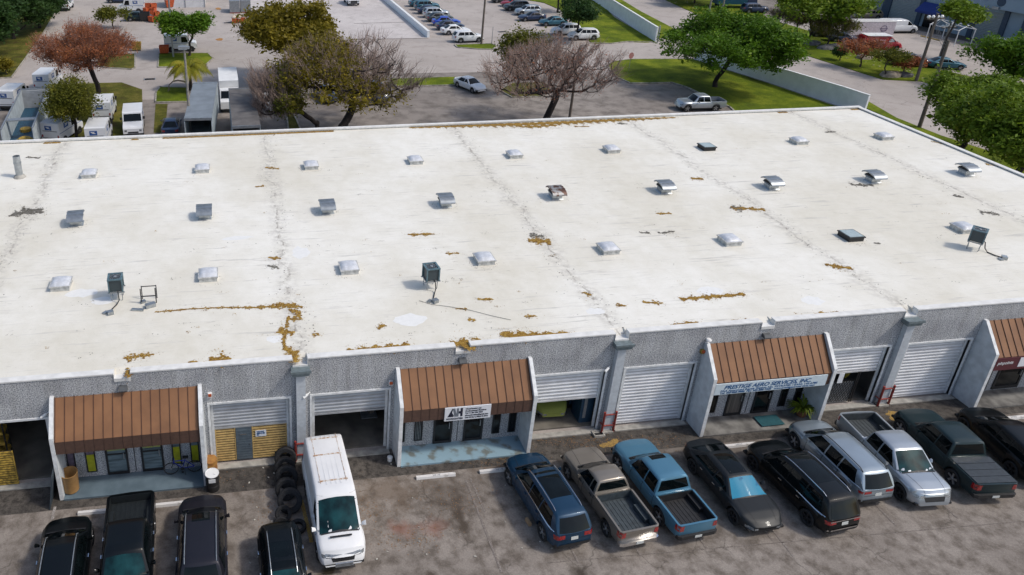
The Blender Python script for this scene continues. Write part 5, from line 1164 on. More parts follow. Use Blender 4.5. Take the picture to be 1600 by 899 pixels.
mdup('white mail van side-on under the small green tree', 283, 79, R(2)); mdup('white mail van tail-on at the top edge left of centre', 100, 18, R(88), 0, 2)
mdup('white mail van with blue rear emblem at the far left', 18, 170, R(80), .2, 1.2); mdup('white mail van nosed past the open trailer', 62, 150, R(82), .5, 3)
mdup('white mail van roof showing left of the grass strip, farther one', 159, 190, R(90), .2, 1.5); mdup('white mail van roof showing just behind the roof edge', 157, 215, R(90), .2, -1.5)
mdup('white mail van with dark windscreen beside the grass strip', 207, 205, R(-86), .2, 0); mdup('white mail van under the olive tree, almost hidden by the roof edge', 100, 216, R(70))
# --- long grey trailers behind the roof
def trailer(label, u0, v0, u1, v1, Ht, mroof, W_=2.5, rear_open=True):
    a, b_ = G(u0, v0, Ht), G(u1, v1, Ht); d = (b_-a); L_ = d.length; ang = math.atan2(d.y, d.x)
    t = thing('box_trailer', label, 'trailer', (a.x, a.y, 0), ang)
    b = MB(); z0 = 1.1
    b.box(0, L_, -W_/2, -W_/2+.05, z0, Ht-.12); b.box(0, L_, W_/2-.05, W_/2, z0, Ht-.12); b.box(L_-.06, L_, -W_/2+.05, W_/2-.05, z0, Ht-.12); b.box(0, L_, -W_/2, W_/2, z0-.15, z0)
    for k in range(int(L_/.6)): b.box(.3+k*.6, .34+k*.6, -W_/2-.02, -W_/2, z0, Ht-.12); b.box(.3+k*.6, .34+k*.6, W_/2, W_/2+.02, z0, Ht-.12)
    b.build('box', M['trside'], t)
    r_ = MB(); r_.box(0, L_, -W_/2, W_/2, Ht-.12, Ht-.02); r_.build('roof', mroof, t)
    r_ = MB(); r_.box(-.03, .06, -W_/2-.03, W_/2+.03, Ht-.22, Ht+.03); r_.build('roof_edge', M['galv'], t); r_ = MB(); r_.box(L_-.5, L_-.42, -W_/2-.02, W_/2+.02, Ht-.02, Ht+.03); r_.build('roof_rib', M['galv'], t)
    if not rear_open: r_ = MB(); r_.box(-.02, .03, -W_/2+.06, W_/2-.06, z0, Ht-.23); r_.build('rear_door', M['white'], t)
    for x in (1.4, 2.6):
        for s_ in (-1, 1): wheel_parts(t, x, s_*1.05, .5, M['metalg'], .3)
    return t
M['trside'] = pm('trailer_side', (.48, .54, .57), rough=.5, var=.12, scale=2); M['trroof'] = pm('grey_trailer_roof', (.21, .24, .27), rough=.6, var=.12, scale=.8); M['trroof2'] = pm('brown_grey_trailer_roof', (.15, .14, .135), rough=.8, var=.2, scale=.8)
trailer('grey-roofed box trailer with its open rear towards the warehouse, left one', 309, 185, 321, 128, 3.7, M['trroof']); trailer('brown-grey roofed box trailer beside the bare tree, right one', 385, 197, 376, 137, 3.7, M['trroof2'], 2.5)
t = thing('box_truck', 'white box truck between the two grey trailers', 'truck'); x, y = at(362, 172); t.location = (x-.2, y+2, 0); t.rotation_euler.z = R(-89)
b = MB(); b.box(-4.2, 1.3, -1.05, 1.05, .9, 3.1); b.build('box', M['white'], t); b = MB(); b.prism([(1.35, .5), (1.35, 2.35), (2.2, 2.3), (2.6, 1.5), (3.1, 1.25), (3.15, .5)], -1, 1, 'Y'); b.build('cab', P_['white_car'], t)
b = MB(); b.add([(2.22, -.88, 2.22), (2.22, .88, 2.22), (2.6, .9, 1.54), (2.6, -.9, 1.54)], [(0, 1, 2, 3)]); o = b.build('windshield', M['glass'], t); o.location = (.02, 0, .01)
for x in (-2.8, 2.4):
    for s_ in (-1, 1): wheel_parts(t, x, s_*.95, .42, M['rim'])
# open-topped trailer at far left
t = thing('open_trailer', 'long open-topped trailer with corrugated grey inside and white walls at far left', 'trailer'); a = G(40, 195, 0); b_ = G(62, 150, 0)
a = G(42, 190, 3.2); b_ = G(66, 134, 3.2); d = b_-a; L_ = d.length+1; t.location = (a.x-.6, a.y-1.5, 0); t.rotation_euler.z = math.atan2(d.y, d.x)
b = MB(); W_ = 2.7
for s_ in (-1, 1): b.box(0, L_, s_*W_/2-.04, s_*W_/2+.04, .9, 3.0)
b.build('side_wall', M['trside'], t); b = MB(); b.box(0, L_, -W_/2+.04, W_/2-.04, .9, 1.0); b.build('floor', M['bluepanel'], t)
b = MB(); b.box(L_-.08, L_, -W_/2+.04, W_/2-.04, 1.0, 3.0)
for k in range(12): b.box(L_-.14, L_-.08, -W_/2+.04, W_/2-.04, 1.05+k*.16, 1.13+k*.16)
b.build('end_wall', M['rollg'], t); b = MB()
for s_ in (-1, 1): b.box(0, L_, s_*W_/2-.07, s_*W_/2+.07, 3.0, 3.08)
b.box(2.6, 3.3, -W_/2, W_/2, 2.9, 2.99); b.box(L_-.1, L_+.05, -W_/2, W_/2, 3.0, 3.08); b.build('top_rail', M['metalg'], t)
b = MB(); b.lathe([(.7, 1.0), (.75, 1.5), (.5, 1.7)], 14, (1.3, -.3, 0)); b.build('load', M['yellow'], t); b = MB(); b.lathe([(.5, 1.0), (.5, 1.3)], 14, (5.2, .2, 0), m=0); b.build('load', M['yellow'], t)
for x in (1.2, 2.4):
    for s_ in (-1, 1): wheel_parts(t, x, s_*1.05, .45, M['metalg'], .3)
# dark truck cab top centre
t = thing('pickup_truck', 'white truck nose at the top edge above the loading area', 'truck'); x, y = at(553, 11); t.location = (x, y+3, 0); t.rotation_euler.z = R(-88)
b = MB(); b.prism([(-2.5, .5), (-2.5, 1.2), (-1, 1.25), (-.8, 2.0), (.5, 2.0), (1.2, 1.35), (2.4, 1.2), (2.5, .9), (2.5, .45)], -1, 1, 'Y'); b.build('body', P_['white_car'], t)
b = MB(); b.box(2.5, 2.54, -.6, .6, .6, 1.0); b.box(2.5, 2.56, -.95, .95, .4, .55); b.build('grille', M['black'], t); b = MB(); b.add([(.56, -.85, 1.95), (.56, .85, 1.95), (1.2, .9, 1.4), (1.2, -.9, 1.4)], [(0, 1, 2, 3)]); o = b.build('windshield', M['glass'], t); o.location = (.02, 0, .012)
for s_ in (-1, 1):
    for x in (1.6, -1.6): wheel_parts(t, x, s_*.92, .42, M['rimdark'])
    b = MB(); b.box(2.5, 2.55, s_*.8-.14, s_*.8+.14, .8, 1.0); b.build('headlight', M['lampw'], t)
t = thing('box_truck', 'dark teal truck at the top edge above the large green tree', 'truck'); x, y = at(1150, 14); t.location = (x, y+1, 0); t.rotation_euler.z = R(-8)
b = MB(); b.box(-3.5, 1.8, -1.2, 1.2, .8, 3.2); b.build('box', P_['teal_blue'], t); b = MB(); b.prism([(1.9, .6), (1.9, 2.5), (3.0, 2.4), (3.6, 1.5), (3.7, .6)], -1.1, 1.1, 'Y'); b.build('cab', P_['navy'], t)
for x in (-2.4, 2.8):
    for s_ in (-1, 1): wheel_parts(t, x, s_*1.05, .45, M['rim'])
# ------------------------------------------------------------------ trees
def leafmat(name, c1, c2, c3=None, rough=.6):
    m, t, B, N, L = nodes(name); gm = N('NewGeometry'); r = N('ValToRGB'); e = r.color_ramp.elements
    e[0].color = (*c1, 1); e[1].color = (*c2, 1); 
    if c3: k = e.new(.82); k.color = (*c2, 1); e[-1].color = (*c3, 1)
    tc = N('TexCoord'); no = N('TexNoise'); no.inputs['Scale'].default_value = .55; no.inputs['Detail'].default_value = 3; L(tc.outputs['Object'], no.inputs['Vector'])
    ma = N('Math'); ma.operation = 'MULTIPLY_ADD'; ma.inputs[1].default_value = .55; L(gm.outputs['Random Per Island'], ma.inputs[0])
    mm = N('Math'); mm.operation = 'MULTIPLY_ADD'; mm.inputs[1].default_value = 1.6; mm.inputs[2].default_value = -.55; L(no.outputs['Fac'], mm.inputs[0]); L(mm.outputs[0], ma.inputs[2])
    L(ma.outputs[0], r.inputs[0]); L(r.outputs[0], B.inputs['Base Color']); B.inputs['Roughness'].default_value = rough; B.inputs['Specular IOR Level'].default_value = .25
    tr = N('BsdfTranslucent'); L(r.outputs[0], tr.inputs['Color']); mx = N('MixShader'); mx.inputs[0].default_value = .35
    L(B.outputs[0], mx.inputs[1]); L(tr.outputs[0], mx.inputs[2]); L(mx.outputs[0], t.nodes['Material Output'].inputs[0]); return m
M['leaf'] = leafmat('green_leaves', (.045, .10, .006), (.11, .215, .012), (.20, .29, .02)); M['leafdk'] = leafmat('dark_leaves', (.018, .045, .012), (.045, .095, .02), (.07, .12, .02))
M['olive'] = leafmat('olive_leaves', (.09, .078, .006), (.22, .175, .012), (.34, .25, .02)); M['olived'] = leafmat('olive_green_leaves', (.06, .075, .008), (.15, .15, .014), (.24, .20, .025))
M['rust'] = leafmat('rust_leaves', (.25, .085, .04), (.38, .135, .055), (.46, .20, .05)); M['lime'] = leafmat('lime_leaves', (.08, .14, .010), (.17, .25, .018), (.28, .32, .04)); M['palm'] = leafmat('palm_leaves', (.14, .17, .012), (.36, .32, .03), (.5, .38, .04))
M['bark'] = pm('bark', (.085, .065, .055), rough=.95, var=.3, scale=6, stretch=(3, 3, .6)); M['twig'] = pm('grey_pink_twigs', (.36, .265, .225), rough=.95, var=.25); M['twigr'] = pm('red_twigs', (.34, .17, .12), rough=.95, var=.25); M['barkd'] = pm('dark_bark', (.03, .022, .02), rough=.95, var=.3)
def npmesh(name, V, faces4, m, parent):
    me = bpy.data.meshes.new(name); nF = len(faces4); me.vertices.add(len(V)); me.vertices.foreach_set('co', np.asarray(V, dtype=np.float32).ravel())
    me.loops.add(nF*4); me.loops.foreach_set('vertex_index', np.asarray(faces4, dtype=np.int32).ravel()); me.polygons.add(nF); me.polygons.foreach_set('loop_start', np.arange(0, nF*4, 4, dtype=np.int32)); me.update(calc_edges=True); me.validate()
    me.materials.append(m); o = bpy.data.objects.new(name, me); col.objects.link(o); o.parent = parent; return o
def leaves(rs, C, n, sig, size, name, m, parent, aspect=.5, flat=.3):
    C = np.asarray(C); k = len(C); wt_ = rs.lognormal(0, .8, k); idx = rs.choice(k, n, p=wt_/wt_.sum()); P = C[idx]+rs.normal(0, 1, (n, 3))*np.array([sig, sig, sig*.7])
    a = rs.normal(0, 1, (n, 3)); a[:, 2] *= flat+.3; a /= np.linalg.norm(a, axis=1)[:, None]; b = rs.normal(0, 1, (n, 3)); b[:, 2] *= .6
    b -= (a*b).sum(1)[:, None]*a; b /= np.linalg.norm(b, axis=1)[:, None]; s = size*rs.lognormal(0, .38, (n, 1))
    V = np.stack([P-a*s, P+b*s*aspect, P+a*s, P-b*s*aspect], 1).reshape(-1, 3); Fq = np.arange(4*n).reshape(-1, 4); return npmesh(name, V, Fq, m, parent)
def skeleton(rs, pts, h0, step=.7, wig=.12, trunk_top=None):
    nodes_ = [np.array([0, 0, 0.]), np.array([rs.normal(0, .08), rs.normal(0, .08), h0*.5]), np.array(trunk_top if trunk_top is not None else [rs.normal(0, .15), rs.normal(0, .15), h0])]; par = [-1, 0, 1]
    pts = sorted(pts, key=lambda p: np.linalg.norm(p-nodes_[2])); A = np.array(nodes_)
    for p in pts:
        d = np.linalg.norm(A[2:]-p, axis=1)+np.maximum(0, A[2:, 2]-p[2]+.2)*1.3+.12*np.linalg.norm(A[2:]-A[2], axis=1)*0
        j = int(np.argmin(d))+2; q = A[j]; L_ = np.linalg.norm(p-q); n = max(1, int(L_/step)); prev = j; bend = rs.normal(0, 1, 3)*wig*L_; new = []
        up = np.array([0, 0, .18*L_])
        for k in range(1, n+1):
            t = k/n; r_ = q+(p-q)*t+bend*math.sin(math.pi*t)*.5-up*math.sin(math.pi*t)*.4+rs.normal(0, 1, 3)*.04*min(1, L_); nodes_.append(r_); par.append(prev); prev = len(nodes_)-1; new.append(r_)
        A = np.vstack([A, np.array(new)])
    return A, par
def limbs(A, par, r_tip, r_base, name, m, parent, expo=2.3, sides=5):
    n = len(A); acc = np.zeros(n); ch = [0]*n
    for i in range(n-1, 0, -1):
        if acc[i] == 0: acc[i] = r_tip**expo
        acc[par[i]] += acc[i]
    acc[0] = max(acc[0], acc[1]); rad = acc**(1/expo); k = r_base/rad[1]; 
    rad = r_tip+(rad-r_tip)*max(0, (r_base-r_tip)/(rad[1]-r_tip)); rad[0] = r_base*1.35
    V = []; Fq = []
    for i in range(1, n):
        a, b = A[par[i]], A[i]; d = b-a; L_ = np.linalg.norm(d); 
        if L_ < 1e-4: continue
        d /= L_; u = np.cross(d, [0, 0, 1.] if abs(d[2]) < .9 else [1., 0, 0]); u /= np.linalg.norm(u); w_ = np.cross(d, u)
        ra = min(rad[par[i]], rad[i]*1.5) if par[i] > 0 else rad[0]; rb = rad[i]; s = sides if rb > .03 else 3; base = len(V)
        for q, rr in ((a-d*ra*.3, ra), (b, rb)):
            for k_ in range(s): t = 2*math.pi*k_/s; V.append(q+(u*math.cos(t)+w_*math.sin(t))*rr)
        for k_ in range(s): Fq.append((base+k_, base+(k_+1) % s, base+s+(k_+1) % s, base+s+k_))
    o = npmesh(name, np.array(V), Fq, m, parent); o.data.shade_smooth(); return o
def tree(label, base, vtop, rpx, vbot=None, m='leaf', n=14000, size=.14, npts=170, sig=.35, r_tip=.018, r_base=None, bark='bark', seed=1, clumps=14, name='tree', cat='tree', group=None, off=0, twigs=0, ctr=None, flat=.0, leaffrac=None, clr=.34, h=None, fork=None):
    rs = np.random.default_rng(seed); b = G(*base); H_ = h or HZ((b.x, b.y), vtop); d = math.hypot(b.x-CAM.x, b.y-CAM.y); mpx = math.sqrt(d*d+(26.6-H_*.6)**2)/F*.96
    Rr = rpx*mpx; zb = HZ((b.x, b.y), vbot) if vbot else H_*.35
    # vertical extent seen from above includes depth of the crown: shrink the height a little
    E_ = (H_-zb)/2; cz = (H_+zb)/2; hz_ = max(math.sqrt(max(E_*E_-(Rr*.42)**2, .01)), Rr*.38); H2, zb2 = cz+hz_, max(cz-hz_, 1.0)
    t = thing(name, label, cat, (b.x, b.y, 0), 0, group)
    cen = np.array([off*mpx, 0, cz]); cl = []
    for k in range(clumps):
        v = rs.normal(0, 1, 3); v /= np.linalg.norm(v); v[2] = v[2]*.8+.12; rr = rs.uniform(.45, .72); cl.append(cen+v*np.array([Rr, Rr, hz_])*rr)
    pts = []
    while len(pts) < npts:
        c = cl[rs.integers(0, len(cl))]; v = rs.normal(0, 1, 3); v /= np.linalg.norm(v); p = c+v*np.array([Rr, Rr, hz_*1.1])*clr*rs.uniform(.5, 1)**.5
        if p[2] > max(zb2*.7, 1.2): pts.append(p)
    A, par = skeleton(rs, pts, fork or max(1.2, zb2*.6), step=.7 if not twigs else .45)
    r_base = r_base or max(.12, H_*.026)
    limbs(A, par, r_tip, r_base, 'trunk', M[bark], t)
    P = np.array(pts)
    if twigs:
        V2 = []; par2 = []; nn = []; base_n = 0
        TA = [np.zeros(3)]; tp = [-1]
        VV = []; FF = []
        for k in range(twigs):
            p = P[rs.integers(0, len(P))]+rs.normal(0, .12, 3); out = p-np.array([cen[0], cen[1], zb2*.6]); out /= np.linalg.norm(out)+1e-6
            dd = out+rs.normal(0, .38, 3)+np.array([0, 0, .45]); dd /= np.linalg.norm(dd); L_ = rs.uniform(.5, 1.5)*min(1.3, Rr/4+.5); a = p-dd*L_*.4; b_ = p+dd*L_*.6
            u = np.cross(dd, [0.3, .2, 1.]); u /= np.linalg.norm(u); w_ = np.cross(dd, u); i0 = len(VV)
            for q, rr in ((a, .017), (b_, .007)):
                for s in range(3): th_ = 2.094*s; VV.append(q+(u*math.cos(th_)+w_*math.sin(th_))*rr)
            FF += [(i0+s, i0+(s+1) % 3, i0+3+(s+1) % 3, i0+3+s) for s in range(3)]
        npmesh('twigs', np.array(VV), FF, M['twigr'] if 'russet' in label else M['twig'], t)
    if n:
        C = P
        if leaffrac: C = np.array([p for p in P if leaffrac(p-cen, Rr)])
        if len(C): leaves(rs, C, n, sig, size, 'crown', M[m], t)
    return t
tree('russet tree with thin spreading crown between the mail yard and the back lot', (157, 162), 24, 80, 122, 'rust', 36000, .065, 520, .42, .014, .28, 'barkd', 3, 22, twigs=3600, off=-14, fork=2.2)
tree('small bright green tree in front of the mail van', (296, 88), 8, 45, 62, 'leaf', 15000, .16, 120, .45, .02, .16, 'bark', 4, 12)
tree('tall olive-gold tree rising behind the big bare tree', (464, 132), -14, 92, 100, 'olive', 30000, .17, 230, .55, .02, .26, 'barkd', 5, 16, off=-10)
tree('huge spreading tree with half-bare twigs and olive leaves on its left', (539, 214), 30, 150, 186, 'olive', 17000, .12, 640, .5, .022, .42, 'barkd', 6, 22, twigs=3600, off=12, fork=1.0, leaffrac=lambda p, Rr: p[0] < .02*Rr or (p[2] < -1 and p[0] < .5*Rr))
tree('low bare grey tree with olive lower leaves left of the huge tree', (493, 214), 84, 74, 192, 'olived', 9000, .11, 300, .4, .014, .24, 'barkd', 7, 14, twigs=2600, fork=1.4, off=-52, leaffrac=lambda p, Rr: p[0] > -.1*Rr)
tree('bare brown multi-stemmed tree just beyond the middle of the roof', (842, 206), 32, 136, 182, 'rust', 7000, .05, 520, .4, .022, .34, 'barkd', 8, 22, twigs=3600, off=0, fork=.6)
tree('olive bush-like crown at the left of the brown bare tree', (806, 150), 34, 38, 110, 'olived', 7000, .13, 120, .5, .016, .16, 'bark', 9, 9)
tree('small dark green tree beside the white SUVs of the back lot', (899, 62), -9, 37, 36, 'leafdk', 13000, .17, 110, .5, .02, .14, 'barkd', 10, 10)
tree('green tree cut by the top edge above the small dark tree', (871, 20), -50, 36, -5, 'leafdk', 6000, .2, 70, .6, .02, .16, 'barkd', 11, 8)
tree('large green shade tree on the curved lawn by the white wall', (1117, 137), 15, 108, 112, 'leaf', 46000, .15, 330, .5, .02, .26, 'barkd', 12, 24, off=6)
tree('large yellow-green tree on the verge beyond the road', (1262, 66), -30, 68, 42, 'lime', 24000, .2, 200, .6, .02, .2, 'bark', 13, 16, off=8)
tree('thin pale-flowered tree left of the large verge tree', (1217, 54), 10, 22, 38, 'olived', 2200, .09, 120, .4, .014, .1, 'twig', 14, 8, twigs=1100)
tree('thin pale-leaved tree directly left of the verge tree trunk', (1242, 62), 16, 22, 45, 'olived', 2600, .10, 110, .4, .014, .1, 'bark', 15, 8, twigs=700)
tree('pale olive tree on the verge right of the large tree', (1292, 72), 26, 33, 58, 'olived', 6500, .11, 120, .45, .014, .12, 'bark', 16, 10, twigs=700)
tree('small red-and-green tree in front of the red van', (1343, 106), 56, 31, 88, 'rust', 4500, .11, 110, .4, .014, .1, 'bark', 17, 9, twigs=300)
tree('small dark olive tree right of the red-leaved one', (1381, 121), 76, 23, 100, 'olived', 4500, .10, 90, .35, .014, .08, 'bark', 18, 8)
tree('small round brown-leaved tree left of the utility pole', (1410, 117), 83, 20, 108, 'rust', 3500, .10, 80, .35, .014, .08, 'bark', 19, 8)
tree('tiny dark round shrub tree on the verge', (1312, 96), 78, 9, 90, 'leafdk', 2200, .12, 40, .3, .014, .06, 'bark', 20, 5)
tree('bright green leafy tree hanging over the blue building', (1468, 95), 5, 26, 36, 'lime', 7000, .2, 70, .6, .02, .12, 'bark', 21, 8, off=18)
tree('yellow-green tree mass in front of the right roof corner', (1492, 245), 104, 72, 236, 'lime', 46000, .15, 240, .5, .02, .24, 'barkd', 22, 22, off=6, group=None)
tree('dense green tree behind the right end of the roof', (1578, 300), 118, 92, 275, 'lime', 62000, .15, 280, .55, .02, .26, 'barkd', 23, 24)
tree('green tree leaning in from the right edge', (1622, 150), 40, 90, 140, 'leaf', 32000, .17, 200, .55, .02, .22, 'barkd', 24, 14)
tree('lime tree crown low at the right picture edge', (1640, 320), 175, 62, 262, 'lime', 26000, .13, 160, .5, .02, .22, 'barkd', 25, 14)
for k, (u, v, vt, r_) in enumerate([(22, 62, -40, 52), (62, 45, -50, 44), (-20, 90, -30, 50), (80, 20, -70, 30)]):
    tree(['dark evergreen tree in the top left corner, nearest the kerb', 'dark evergreen tree behind the corner one at top left', 'dark evergreen tree cut by the left picture edge', 'dark evergreen tree cut by the top edge beside the mail van'][k], (u, v), vt, r_, v+4, 'leafdk', 34000, .18, 160, .6, .02, .22, 'barkd', 30+k, 14, group=None)
tree('sparse olive tree against the parapet at the back left', (122, 222), 118, 50, 195, 'olived', 17000, .085, 260, .38, .014, .15, 'barkd', 35, 16)
tree('feathery yellow-green shrub tree above the russet tree', (178, 45), 14, 24, 34, 'olived', 3500, .14, 80, .5, .014, .1, 'bark', 36, 8)
tree('low yellow-green shrub at the left edge of the grass', (10, 118), 96, 16, 112, 'olive', 2500, .12, 40, .4, .014, .06, 'bark', 37, 6)
tree('dark hedge-like tree at the top right of the road', (1085, 6), -35, 45, -8, 'olived', 9000, .2, 90, .7, .02, .15, 'bark', 38, 10)
# palm
def palm(label, base, vtop, rpx, nf, m, trunk_r, seed, scale=1., name='palm_tree', hh=None, cat='palm'):
    rs = random.Random(seed); b = G(*base) if not isinstance(base, Vector) else base; H_ = hh or HZ((b.x, b.y), vtop); t = thing(name, label, cat, (b.x, b.y, b.z))
    tk = MB(); tk.tube([(0, 0, 0), (.05, .02, H_*.5), (0, 0, H_)], [trunk_r*1.3, trunk_r, trunk_r*.8], 8); tk.build('trunk', M['bark'], t, smooth=40)
    fr = MB()
    for k in range(nf):
        a = k*2.4+rs.uniform(-.2, .2); L_ = rpx*rs.uniform(.85, 1.15); up = rs.uniform(.3, 1.3); pts = []
        for j in range(9):
            s = j/8; r_ = L_*s*(1-.12*s); z = H_+L_*(up*s-(.5+up*.75)*s*s); pts.append(Vector((math.cos(a)*r_, math.sin(a)*r_, z)))
        side = Vector((-math.sin(a), math.cos(a), 0))
        fr.tube(pts, [.03*scale*(1-.09*j) for j in range(9)], 3, cap=False)
        for j in range(1, 9):
            for q in (0, .2, .4, .6, .8):
                p = pts[j-1].lerp(pts[j], q); d = (pts[j]-pts[j-1]).normalized(); w_ = L_*.27*math.sin(math.pi*min(1, (j+q)/8.6)*.92+.15)
                for sg in (1, -1):
                    e = p+side*sg*w_+d*w_*.6-Vector((0, 0, w_*.45)); h_ = d*.055*scale; fr.add([p-h_, p+h_, e], [(0, 1, 2)])
    fr.build('crown', M[m], t); return t
palm('yellow-green palm beside the lamp pole in the back lot', (298, 141), 106, 3.0, 26, 'palm', .16, 3)
# ------------------------------------------------------------------ front clutter
def wstop(x, y, l, body_):
    t = thing('wheel_stop', l, 'wheel stop', (x, y, .012), 0, 'white wheel stops'); b = MB(); b.prism([(-.09, 0), (.09, 0), (.065, .12), (-.065, .12)], 0, 1.85, 'X'); b.build('block', M['stopw'], t)
    if body_: text(body_, .13, (.75, -.058, .1215), M['inkg'], t, .36, 0, rot=(0, 0, 0), ext=.001)
M['stopw'] = pm('chipped_white_concrete', (.66, .64, .62), rough=.85, c2=(.38, .36, .33), scale=3.5, lo=.3, hi=.42)
wstop(5.1, -2.05, 'white wheel stop in the empty space right of the van', '2818'); wstop(8.1, -2.08, 'white wheel stop at the nose of the dark blue SUV', '2818')
wstop(20.2, -2.05, 'white wheel stop between the matt black saloon and the long black SUV', '2804'); wstop(-9.95, -2.12, 'white wheel stop between the leftmost black SUV and the big black pickup', None); wstop(-7.0, -2.12, 'chipped white wheel stop between the big black pickup and the charcoal SUV', None); wstop(35.4, -2.08, 'white wheel stop at the right edge by the maroon sign', '2790')
def tyre(l, x, y, z, r, tilt, rz=0, wd=.24):
    b = MB(); b.lathe([(r*.56, -wd/2+.03), (r*.9, -wd/2), (r*.985, -wd/2+.03), (r, -wd/4), (r, wd/4), (r*.985, wd/2-.03), (r*.9, wd/2), (r*.56, wd/2-.03), (r*.6, 0)], 30, (0, 0, 0), 'Z', close=True)
    o = b.build('tyre', M['rubber'], None, smooth=40); o.location = (x, y, z); o.rotation_euler = (R(tilt), 0, rz); return tag(o, l, 'tyre', 'used tyres beside the white van')
ty = [(445, 716, .50), (447, 733, .52), (446, 748, .50), (449, 763, .52), (448, 782, .50), (454, 802, .55)]
nm = ['wall end', 'second', 'third', 'fourth', 'fifth', 'front large']
LB = ['used tyre at the wall end of the leaning row', 'second tyre from the wall in the leaning row', 'third tyre from the wall in the leaning row', 'fourth tyre from the wall in the leaning row', 'fifth tyre from the wall in the leaning row', 'largest tyre with open hole at the front of the leaning row']
for k, (u, v, r) in enumerate(ty):
    p = G(u, v); tyre(LB[k], p.x, p.y+.25, r*.85, r, 66 if k < 5 else 56, [.05, -.08, .1, -.05, .08, -.1][k], .28)
p = G(442, 820); tyre('small tyre leaning behind the last small one by the black hatchback', p.x+.05, p.y+.3, .30, .36, 52, .1, .2); p = G(442, 836); tyre('small tyre with dark hub hole just above the black hatchback', p.x-.05, p.y+.25, .28, .36, 58, -.05, .2)
p = G(466, 826); tyre('single tyre lying flat beside the yellow line', p.x, p.y, .12, .35, 4, 0, .2)
def drum(u, v, r, h, l, m, lid=None, z=0.008, open_=False, name='drum', cat='drum'):
    p = G(u, v, z); t = thing(name, l, cat, (p.x, p.y, z)); b = MB()
    pr = [(r*.98, 0), (r, .02), (r, h*.33), (r*1.03, h*.34), (r*1.03, h*.36), (r, h*.37), (r, h*.66), (r*1.03, h*.67), (r*1.03, h*.69), (r, h*.70), (r, h)]
    if open_: pr = [(r*.9, 0), (r, h*.98), (r*1.04, h), (r*.95, h), (r*.86, .08)]
    b.lathe(pr, 24); b.build('barrel', m, t, smooth=40)
    if lid: b = MB(); b.lathe([(r*1.04, h+.001), (r*1.05, h+.03), (r*.96, h+.035), (r*.95, h+.02)], 24); b.cbox((r*.4, -r*.3, h+.045), (.08, .06, .03)); b.build('lid', lid, t, smooth=40)
    return t
t = drum(333, 763, .30, .88, 'black drum with white lid at the foot of the white fin', M['black'], M['white']); b = MB(); b.cbox((0, -.315, .72), (.3, .02, .2)); b.build('label', M['white'], t)
drum(330, 736, .30, .72, 'orange-brown drum behind the white-lidded one', pm('rusty_orange', (.42, .22, .05), rough=.7, c2=(.25, .10, .03), scale=4))
drum(112, 764, .37, .98, 'tall tan planter standing on the walkway by the left fin', pm('tan_planter', (.36, .20, .07), rough=.6, var=.1), open_=True, z=.15, name='planter', cat='planter')
# bicycle
p = G(285, 741, .15); t = thing('bicycle', 'blue bicycle leaning by the office windows on the walkway', 'bicycle', (p.x+.05, -.42, .15), R(1)); M['bikeblue'] = paint('bike_blue', (.015, .03, .28))
def ring(x, nm_='wheel'):
    b = MB(); b.lathe([(.335, -.02), (.345, 0), (.335, .02), (.305, .012), (.305, -.012)], 32, (0, 0, 0), 'Y', close=True); o = b.build(nm_, M['rubber'], t, smooth=60, loc=(x, 0, .345)); s = MB()
    for k in range(14): a = k*math.pi/7; s.tube([(0, 0, 0), (math.cos(a)*.31, 0, math.sin(a)*.31)], .004, 3)
    s.lathe([(.03, -.04), (.03, .04)], 8, (0, 0, 0), 'Y'); s.build('spokes', M['metalg'], o)
ring(-.53); ring(.53)
b = MB(); bb = (-.02, 0, .30); st = (.14, 0, .86); hd = (-.38, 0, .80)
for q in ((bb, st), (bb, (-.40, 0, .70)), ((.12, 0, .74), (-.38, 0, .76)), (bb, (.53, 0, .345)), ((.12, 0, .74), (.53, 0, .345)), ((-.42, 0, .64), (-.36, 0, .92))): b.tube(q, .022, 6)
b.build('frame', M['bikeblue'], t); b = MB(); b.tube([(-.42, 0, .64), (-.53, 0, .345)], .018, 6); b.tube([(-.36, 0, .92), (-.40, 0, 1.0)], .018, 6); b.tube([(-.42, -.28, 1.02), (-.40, 0, 1.0), (-.42, .28, 1.02)], .016, 6); b.build('handlebar', M['black'], t)
b = MB(); b.cbox((.15, 0, .93), (.26, .14, .06)); b.tube([st, (.15, 0, .92)], .014, 6); b.build('saddle', M['black'], t); b = MB(); b.lathe([(.09, -.05), (.09, -.04)], 14, bb, 'Y'); b.cbox((-.02, -.09, .14), (.1, .05, .03)); b.cbox((-.02, .09, .46), (.1, .05, .03)); b.tube([(-.02, -.06, .30), (-.02, -.08, .14)], .01, 5); b.tube([(.05, 0, .3), (.1, -.15, 0)], .01, 5); b.build('pedals', M['black'], t)
